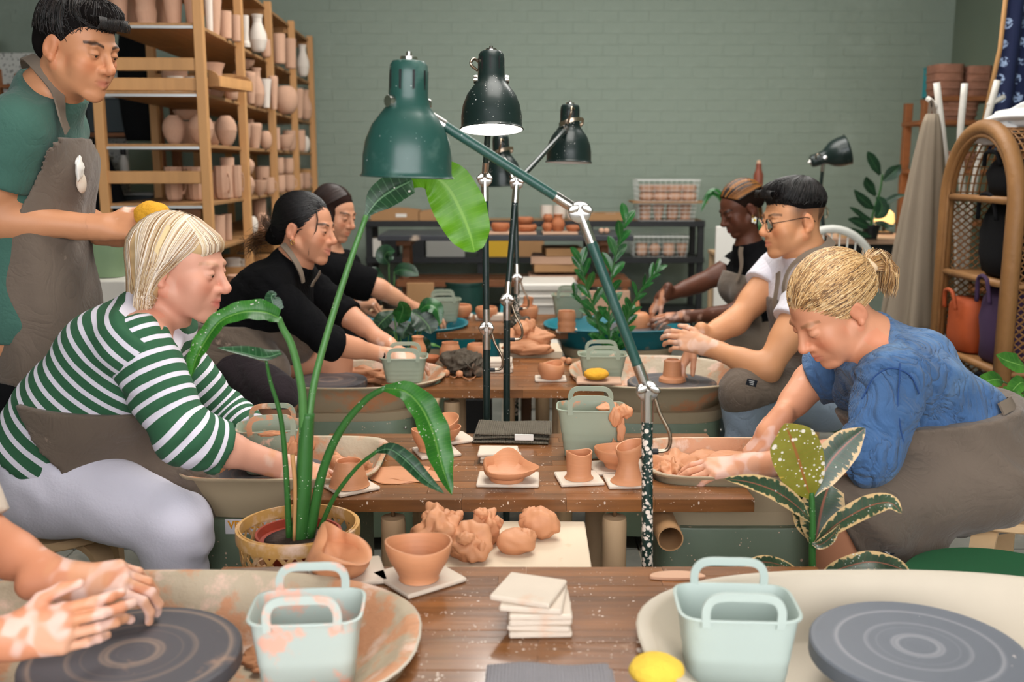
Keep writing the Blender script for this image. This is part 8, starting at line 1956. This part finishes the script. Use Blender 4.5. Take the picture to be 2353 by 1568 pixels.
# ======== man in glasses and white tee
def glasses_man():
 Y = 3.58
 J = dict(pelvis=at(1880, 880, Y), waist=at(1880, 780, Y), chest=at(1866, 690, Y), neck=at(1856, 598, Y), sh_n=at(1872, 668, Y - .17), sh_f=at(1790, 622, Y + .16), el_n=at(1762, 850, Y - .28), wr_n=at(1622, 796, Y - .16), el_f=at(1692, 738, Y + .06), wr_f=at(1594, 790, Y - .02),
             hip_n=at(1890, 910, Y - .10), hip_f=at(1870, 905, Y + .10), kn_n=at(1712, 905, Y - .26), an_n=at(1712, 1130, Y - .24), kn_f=at(1690, 880, Y + .2), an_f=at(1690, 1100, Y + .2), arm=1.06, leg=1.05)
 f = (-.955, -.20, -.14); M = hbasis(f)
 head = dict(o=at(1822, 506, Y - .02), M=M, s=1.08, jaw=1.12, nose=.95, nosew=1.25, wide=1.10, browcol=srgb(20, 15, 14), browa=.7, eyez=.002, eyeo=.0026, gaze=-.3, haircol=srgb(30, 24, 22), lip=1.15)
 def stub(x, y, z): return np.clip((z + .030) / .07, 0, 1) * (np.abs(x) > .045) * np.clip((-y + .045) / .03, 0, 1) * .80 * (np.abs(x) < .0745) + np.clip((z + .05) / .06, 0, 1) * (y < -.06) * .55
 head['stubble'] = lambda x, y, z: np.clip(stub(x, y, z), 0, .85)
 gr = body_prims(J, 1.06, fwd=(-1, 0, 0))
 hn = hand_prims(J['wr_n'], (-.93, .15, .22), (-.15, -.85, .5), -1, [(.40, .55, .4), (.45, .6, .4), (.5, .6, .4), (.55, .6, .4)], 1.0, spread=.35, thumb=(.1, .6)); hf = hand_prims(J['wr_f'], (-.45, -.12, -.88), (-.85, .1, .45), 1, [(.35, .4, .3), (.3, .4, .3), (.4, .4, .3), (.45, .45, .3)], 1.0)
 t, base, L = make_person('person in glasses and a white tee with wet clay on both hands', J, srgb(206, 146, 104), head, [dict(p=hn, W=J['wr_n'], d=(-.93, .15, .22), reach=.08, clay=1.1), dict(p=hf, W=J['wr_f'], d=(-.45, -.12, -.88), reach=.07, clay=1.2)], gr, neck_r=.056, lip=srgb(188, 98, 84))
 tee = [cloth_mesh(infl(gr['torso'], .014), clips=[neck_clip(J, head)], fold=folds((.3, .2, .9), 40, .004, 3))]
 for s in ('n', 'f'):
  sh, e = V3(J['sh_' + s]), V3(J['el_' + s]); tee.append(cloth_mesh(infl(gr['arm_up_' + s], .024, .03), clips=[(sh + (e - sh) * (.42 if s == 'n' else .36), e - sh)], fold=folds(e - sh, 60, .003, 6)))
 garment('white_tee', t, base, tee, m_teew)
 legs = gr['leg_up_n'] + gr['leg_up_f'] + gr['leg_lo_n'] + gr['leg_lo_f'] + [cap(J['hip_n'], J['pelvis'], .12, .12), cap(J['hip_f'], J['pelvis'], .12, .12)]
 garment('pale_jeans', t, base, [cloth_mesh(infl(legs, .012), fold=folds((.6, .1, .7), 55, .003, 5))], m_jeansb)
 bib = cloth_mesh(infl(gr['torso'], .023), clips=[clip_px((1838, 640), (1850, 860), (1780, 760), Y - .13), clip_px((1760, 700), (1880, 690), (1820, 800), Y - .13)], fold=folds((1, .2, .2), 30, .003))
 lap = cloth_mesh(infl(gr['leg_up_n'] + gr['leg_up_f'], .030) + infl(gr['torso'][0:1] + gr['torso'][4:5], .022) + [cap(at(1760, 880, Y), at(1860, 880, Y), .09, .11, .05)], clips=[clip_px((1720, 800), (1900, 800), (1800, 870), Y - .13), clip_px((1690, 925), (1920, 862), (1780, 850), Y - .2)], fold=folds((.4, .3, .85), 34, .005))
 garment('bib_apron', t, base, [bib, lap], m_apron)
 strap_line(t, base, [at(1800, 705, Y - .17), at(1812, 660, Y - .16), at(1860, 610, Y - .11), at(1896, 568, Y - .05), at(1902, 548, Y + .02)], .036, up=(-.2, -.9, .4), sd=infl(gr['torso'], .028) + [cap(J['neck'], lerp(Vector(J['neck']), Vector(head['o']), .35), .066, .062)]); strap_line(t, base, [at(1790, 710, Y - .06), at(1796, 670, Y - .05), at(1808, 628, Y - .02)], .028, up=(-.4, -.85, .2), sd=infl(gr['torso'], .028) + [cap(J['neck'], lerp(Vector(J['neck']), Vector(head['o']), .35), .066, .062)])
 lb = MB().box(tuple(at(1727, 880, Y - .405) - base), (.034, .003, .022), Matrix.Rotation(.25, 3, 'Y')).build('woven_label', m_label, t, False)
 for k in range(3): MB().box(tuple(at(1727, 876 + k * 4, Y - .4075) - base), (.018 - .003 * k, .0012, .0022), Matrix.Rotation(.25, 3, 'Y')).build('label_print', m_labeltxt, lb, False)
 E = shellE(L, M, head['s'])
 sh_ = [E((0, -.021, .056), (.0755, .0955, .072)), E((0, -.005, .090), (.062, .078, .048), .03), E((0, .045, .104), (.056, .050, .028), .02), E((0, .098, -.022), (.082, .050, .082), .012, True), E((0, .02, -.075), (.2, .2, .098), .02, True)]
 H = Hair(L, [srgb(18, 15, 15), srgb(26, 21, 20), srgb(12, 11, 11), srgb(36, 30, 28)], 11, sh_)
 for i in range(1500):
  a0 = H.rs.uniform(-PI, PI); d0 = (.12 * math.sin(a0), -.35 + .1 * math.cos(a0), 1); d1 = (math.sin(a0) * 1.1, math.cos(a0) * 1.1 - .1, H.rs.uniform(.25, .7))
  a = arc_on(L, d0, d1, 7, .012); k = H.rs.integers(0, 3); e = a[k + 4]; H.strand(a[k:k + 5] + [e + np.array((H.rs.normal() * .003, .004, -.004))], .0016, .0005, lift=H.rs.uniform(0, .005))
 H.coat(1500, .36, .18)
 for i in range(120):
  a0 = H.rs.uniform(-1, 1); p0 = np.array((a0 * .058, .082, .108)); H.strand([p0, p0 + (0, .012, .002), p0 + (H.rs.normal() * .004, .018, -.010), p0 + (a0 * .01, .014, -.022)], .0016, .0006, free=True)
 H.build('hair', t, base)
 # glasses
 gl = thing_part_at('glasses', t, Vector(L(0, .105, .004)) - base); O = Vector(L(0, .105, .004)); Mm = Matrix(np.array(M).tolist())
 m_gl = mat('thin_lens', srgb(235, 240, 240), .05, trans=1.0, spec=.5); m_fr = mat('black_wire_frame', srgb(24, 24, 26), .35, .6)
 G = lambda x, y, z: Mm @ (Vector((x, y, z)) * head['s'])
 for x in (-1, 1):
  ring = [G(x * .034 + .024 * math.cos(a), -.004 * abs(math.cos(a)), -.004 + .021 * math.sin(a)) for a in [2 * PI * j / 28 for j in range(29)]]
  MB().tube(ring, .0013, 6).build('rim', m_fr, gl, True)
  MB().loft([[q * .985 + Mm @ Vector((x * .0005, dy, 0)) for q in ring[:-1]] for dy in (-.0006, .0006)]).build('lens', m_gl, gl, False)
  MB().tube([G(x * .058, -.006, .004), G(x * .074, -.03, .006), G(x * .078, -.11, .008), G(x * .080, -.128, .002), G(x * .079, -.142, -.010)], [.0013, .0013, .0014, .0016, .0018], 6).build('temple', m_fr, gl, True)
 MB().tube([G(-.010, .0, .002), G(0, .004, .006), G(.010, .0, .002)], .0013, 6).build('bridge', m_fr, gl, True)
 return t
def thing_part_at(name, parent, loc):
 o = MB().sphere((0, 0, 0), .0016, 8, 6).build(name, mat('black_wire_frame', srgb(24, 24, 26), .35, .6), parent, True, loc); return o
glasses_man()
# ======== woman in the denim shirt, right of the second table
def denim_woman():
 Y = 2.42
 J = dict(pelvis=at(2232, 1070, Y), waist=at(2172, 968, Y), chest=at(2068, 872, Y), neck=at(2000, 790, Y - .03), sh_n=at(2052, 868, Y - .16), sh_f=at(1962, 838, Y + .15), el_n=at(1998, 1042, Y - .25), wr_n=at(1715, 1072, Y - .10), el_f=at(1868, 872, Y + .18), wr_f=at(1768, 992, Y + .06),
             hip_n=at(2226, 1100, Y - .10), hip_f=at(2205, 1090, Y + .10), kn_n=at(1945, 1165, Y - .20), an_n=at(1890, 1500, Y - .10), kn_f=at(1950, 1120, Y + .2), an_f=at(1930, 1420, Y + .2), arm=1.0, leg=1.05)
 f = (-.74, -.22, -.63); M = hbasis(f)
 head = dict(o=at(1912, 712, Y - .05), M=M, s=1.04, smile=.4, jaw=1.0, nose=1.1, browcol=srgb(140, 100, 66), browa=.6, eyez=-.001, eyeo=.0026, gaze=-.6)
 gr = body_prims(J, .93, bust=.04, fwd=(-.6, 0, -.8))
 hn = hand_prims(J['wr_n'], (-.98, .08, -.10), (-.1, -.35, .93), -1, [(.3, .4, .3), (.3, .35, .3), (.35, .4, .3), (.4, .45, .3)], 1.0); hf = hand_prims(J['wr_f'], (-.62, -.12, -.78), (-.75, -.15, .62), 1, [.25, .3, .3, .35], .98)
 t, base, L = make_person('person in a denim shirt and apron scooping clay from the wheel', J, srgb(212, 148, 114), head, [dict(p=hn, W=J['wr_n'], d=(-.98, .08, -.1), reach=.12, clay=1.0), dict(p=hf, W=J['wr_f'], d=(-.62, -.12, -.78), reach=.08, clay=.85)], gr, neck_r=.047, lip=srgb(186, 104, 92), claycol=(srgb(228, 190, 176), srgb(214, 150, 112)))
 ax = Vector(J['neck']) - Vector(J['pelvis'])
 sh = [cloth_mesh(infl(gr['torso'], .020), clips=[neck_clip(J, head), clip_px((2000, 1010), (2300, 975), (2100, 850), Y - .13)], fold=folds((.45, .15, .85), 42, .009, 3, 2.2))]
 for s, q in (('n', .10), ('f', -.12)):
  shd, e, w_ = V3(J['sh_' + s]), V3(J['el_' + s]), V3(J['wr_' + s])
  if s == 'n': sh.append(cloth_mesh(infl(gr['arm_up_n'] + gr['arm_lo_n'], .024, .03), clips=[(e + (w_ - e) * .10, w_ - e)], fold=folds(e - shd, 55, .005, 6, 2.0)))
  else: sh.append(cloth_mesh(infl(gr['arm_up_f'], .024, .03), clips=[(shd + (e - shd) * .88, e - shd)], fold=folds(e - shd, 55, .004, 6)))
 garment('denim_shirt', t, base, sh, m_denim)
 for s in ('n', 'f'):
  shd, e, w_ = V3(J['sh_' + s]), V3(J['el_' + s]), V3(J['wr_' + s]); c0, dv = (e + (w_ - e) * .08, w_ - e) if s == 'n' else (shd + (e - shd) * .84, e - shd); dv = Vector(dv).normalized()
  mb = MB().lathe([(.068, -.02), (.072, -.016), (.073, .018), (.066, .022), (.060, .018), (.060, -.018)], 40, wob=lambda a, r, z: (.004 * math.sin(3 * a + z * 60), .004 * math.sin(2 * a))); mb.xf(rot_to(dv)).move(Vector(c0) - base); mb.build('rolled_cuff', m_denim, t, True)
 # seams of the shirt
 m_seam = mat('denim_seam', srgb(34, 66, 116), .9)
 def seam(pts, w_=.0036):
  P = np.array([tuple(p) for p in catmull([at(u, v, y) for u, v, y in pts], 8)]); sd = infl(gr['torso'] + gr['arm_up_n'], .0245)
  for _ in range(4):
   d = sdf_at(sd, P); h = .003; g = np.stack([sdf_at(sd, P + np.eye(3)[i] * h) - d for i in range(3)], 1); g /= np.linalg.norm(g, axis=1)[:, None]; P = P - g * d[:, None]
  MB().tube([Vector(p) - base for p in P], w_ / 2, 6).build('seam', m_seam, t, True)
 seam([(1962, 905, Y - .25), (1985, 860, Y - .25), (2040, 838, Y - .25), (2090, 860, Y - .25), (2108, 905, Y - .25)]); seam([(2060, 850, Y - .2), (2052, 930, Y - .25), (2036, 1000, Y - .25), (2030, 1030, Y - .25)])
 # apron over hips and lap, falling past the knee
 wr = infl(gr['torso'], .040) + [cap(J['hip_n'], J['kn_n'], .125, .095, .05), cap(J['hip_f'], J['kn_f'], .125, .095, .05), cap(at(2230, 1090, Y), at(2020, 1140, Y - .05), .13, .11, .05),
          cap(at(2120, 1160, Y - .14), at(2130, 1235, Y - .14), .075, .045, .05), cap(at(2000, 1190, Y - .22), at(2070, 1250, Y - .20), .055, .035, .05), cap(at(2010, 1200, Y - .22), at(1990, 1180, Y - .2), .07, .07, .04), cap(at(2020, 1240, Y - .20), at(2120, 1270, Y - .17), .03, .03, .05), cap(at(2280, 1000, Y), at(2280, 1110, Y), .12, .13, .05)]
 garment('lap_apron', t, base, [cloth_mesh(wr, clips=[clip_px((2040, 985), (2290, 945), (2200, 1100), Y - .13), clip_px((1885, 1130), (2002, 1330), (2150, 1150), Y - .2), clip_px((1990, 1305), (2300, 1265), (2150, 1150), Y - .13)], fold=folds((.30, .15, .92), 32, .011, 3, 2.4))], m_apron)
 strap_line(t, base, [at(2270, 950, Y - .14), at(2296, 940, Y - .06), at(2306, 960, Y + .04)], .03, sd=infl(gr['torso'], .028) + [cap(J['neck'], lerp(Vector(J['neck']), Vector(head['o']), .35), .066, .062)])
 lb = MB().box(tuple(at(2038, 1271, Y - .262) - base), (.030, .003, .020), Matrix.Rotation(.55, 3, 'Y')).build('woven_label', m_label, t, False)
 for k in range(3): MB().box(tuple(at(2038, 1265 + k * 5, Y - .2645) - base), (.019 - .003 * k, .0012, .0020), Matrix.Rotation(.55, 3, 'Y')).build('label_print', m_labeltxt, lb, False)
 for k, (u, v, rr) in enumerate([(2046, 1108, .018), (2062, 1114, .014), (2030, 1112, .010), (2076, 1124, .010), (2084, 1128, .007), (2052, 1122, .008)]):
  d0 = ray(u, v).normalized(); o0 = Vector((0, 0, EYE)); q = 1.6                # where that spot of the photo meets the cloth
  for _ in range(60): q += max(.0008, float(sdf_at(wr, V3(o0 + d0 * q)[None])[0]) * .8)
  blob('clay_splash', tuple(o0 + d0 * (q - .004) - base), 1, (rr * 1.2, rr * .9, rr * .6), m_dryclay, t, seed=14 + k, amp=.5, freq=5, n=24)
 E = shellE(L, M, head['s'])
 sh_ = [E((0, -.024, .046), (.082, .101, .086)), E((0, -.085, .02), (.058, .04, .06)), E((0, .100, -.034), (.085, .062, .084), .010, True), E((0, .02, -.155), (.2, .2, .07), .01, True)]
 for x in (-1, 1): sh_ += [E((x * .082, -.006, -.030), (.020, .024, .030), .008, True), E((x * .06, .074, -.03), (.04, .045, .065), .01, True)]
 H = Hair(L, [srgb(214, 172, 116), srgb(186, 142, 88), srgb(146, 104, 62), srgb(232, 200, 152), srgb(110, 80, 54), srgb(204, 166, 116)], 13, sh_)
 tie = np.array((0, -.128, .018))
 for i in range(3000):
  x = H.rs.uniform(-1, 1); z0 = H.rs.uniform(-.25, 1); y0 = H.rs.uniform(.1, .9) * (1 if z0 > .2 else .5); a = arc_on(L, (x, y0, z0), (x * .12 + H.rs.normal() * .05, -1, -.10 + H.rs.normal() * .08), 9, .011); H.strand(a + [tie + H.rs.normal(size=3) * .006], .0011, .0008)
 gl = np.array(M).T @ np.array((0, 0, -1.))                  # straight down, in the head's own frame
 for i in range(900):
  q = np.clip(H.rs.normal(size=3), -1.6, 1.6); p0 = tie + q * .006; ln = H.rs.uniform(.8, 1.05)
  H.strand([p0, p0 + np.array((q[0] * .006, -.022, q[2] * .006)), p0 + np.array((q[0] * .011, -.044, q[2] * .010)) + gl * .010 * ln, p0 + np.array((q[0] * .014, -.058, q[2] * .012)) + gl * .034 * ln, p0 + np.array((q[0] * .012, -.064, q[2] * .012)) + gl * .062 * ln, p0 + np.array((q[0] * .008, -.064, q[2] * .010)) + gl * .088 * ln], .0013, .0005, free=True)
 for i in range(26):
  q = H.rs.normal(size=3); H.strand([tie + q * .004, tie + q * .006 + (0, -.004, .016), tie + q * .009 + (0, -.002 + .004 * q[1], .034)], .0009, .0003, free=True)
 hb = H.build('hair', t, base, shellcol=srgb(150, 110, 68))
 tr = [Vector(L(*tie)) - base]
 Rm = rot_to(Vector(L(0, -.16, .02)) - Vector(L(0, -.12, .018)))
 for k in range(3): MB().torus(tuple(tr[0] + (Rm @ Vector((0, 0, 1))) * (.005 * k)), .0185, .0042, 20, 8, rot=Rm).build('hair_tie', mat('cream_elastic', srgb(228, 200, 164), .7), hb, True)
denim_woman()
# ======== the person at the front left wheel, only arms, sleeve and lap in view
def front_person():
 Y = 1.46
 wn = at(22, 1468, 1.36); wf = at(158, 1338, 1.52)
 J = dict(pelvis=at(-600, 1480, Y), chest=at(-420, 1080, Y), neck=at(-360, 900, Y), sh_n=at(-340, 1030, Y - .17), sh_f=at(-215, 985, Y + .16), el_n=at(-290, 1480, 1.28), wr_n=wn, el_f=at(-60, 1232, 1.60), wr_f=wf,
             hip_n=at(-600, 1540, Y - .1), hip_f=at(-560, 1500, Y + .14), kn_n=at(-160, 1680, Y - .16), an_n=at(-180, 1990, Y - .1), kn_f=at(-20, 1410, Y + .32), an_f=at(-40, 1800, Y + .3))
 hnd, hfd = (.93, .05, .16), (.93, .10, .03)
 f = (.9, .1, -.35); M = hbasis(f)
 hn = hand_prims(wn, hnd, (.15, -.80, .20), 1, [(.25, .45, .35), (.30, .45, .35), (.36, .5, .35), (.42, .5, .35)], .97, spread=.25, thumb=(.1, .6))
 hf = hand_prims(wf, hfd, (-.10, -.42, .9), -1, [(.55, .75, .5), (.60, .75, .5), (.65, .7, .5), (.65, .7, .5)], .97, thumb=(.5, .6))
 gr = body_prims(J, 1.0, fwd=(1, 0, 0))
 head = dict(o=at(-300, 745, Y), M=M, s=1.0, res=.005)
 t, base, L = make_person('person at the front left wheel, bare forearms and cupped clay-covered hands', J, srgb(206, 138, 104), head, [dict(p=hn, W=wn, d=hnd, reach=.05, clay=.95, res=.0024), dict(p=hf, W=wf, d=hfd, reach=.08, clay=1.05, res=.0024)], gr, claycol=(srgb(232, 200, 188), srgb(210, 150, 112)))
 top = [cloth_mesh(infl(gr['torso'], .016), .009, clips=[(J['neck'], (0, 0, 1))])]
 for s in 'nf':
  sh, e = V3(J['sh_' + s]), V3(J['el_' + s]); top.append(cloth_mesh(infl(gr['arm_up_' + s], .024, .03), clips=[(sh + (e - sh) * .95, e - sh)], fold=folds(e - sh, 50, .003)))
 garment('beige_tee', t, base, top, m_beige)
 garment('grey_trousers', t, base, [cloth_mesh(infl(gr['leg_up_n'] + gr['leg_up_f'] + gr['leg_lo_n'] + gr['leg_lo_f'], .016), fold=folds((.5, .3, .8), 40, .004))], m_greytrs)
 ax = Vector(hnd).normalized(); c = Vector(wn) - ax * .018 - base
 MB().torus(tuple(c), .0305, .0022, 30, 8, rot=rot_to(ax)).build('bracelet', m_chrome, t, True); MB().sphere(tuple(c + Vector((0, -.029, .012))), .0055, 12, 8).build('bracelet_bead', mat('gold_bead', srgb(226, 196, 130), .3, .9), t, True)
 H = Hair(L, [srgb(60, 42, 32)], 3, [shellE(L, M, 1.0)((0, -.024, .046), (.082, .100, .084)), shellE(L, M, 1.0)((0, .100, -.030), (.085, .060, .086), .010, True)])
 for i in range(200): x = H.rs.uniform(-1, 1); H.strand(arc_on(L, (x * .2, .4, 1), (x, -.8, -.2), 7, .01), .002, .001)
 H.build('hair', t, base)
front_person()
# stools under the seated people
bent_stool('birch stool under the person in the denim shirt', (at(2300, 1150, 2.42).x, 2.44), at(2262, 1150, 2.42).z - .004, r=.19, rz=.2)
bent_stool('birch stool under the person in green stripes', (at(110, 1195, 2.42).x, 2.44), at(110, 1195, 2.42).z - .012, r=.17, rz=.3)
bent_stool('green-topped stool under the person in glasses', (at(1885, 960, 3.58).x, 3.6), at(1885, 955, 3.58).z, m_greenseat)
bent_stool('birch stool under the person in the long-sleeved black top', (at(510, 890, 3.5).x, 3.5), at(510, 885, 3.5).z)
bent_stool('birch stool under the person in the loose black shirt', (at(690, 815, 4.62).x, 4.62), at(690, 815, 4.62).z)
bent_stool('birch stool under the person in the black singlet', (at(1795, 860, 4.72).x, 4.72), at(1795, 855, 4.72).z)
bent_stool('green round stool beside the front right wheel', (at(2330, 1360, 1.9).x, 1.93), at(2300, 1355, 1.9).z, m_greenseat, r=.2)
bent_stool('birch stool under the person at the front left wheel', (at(-600, 1500, 1.46).x, 1.46), .34)
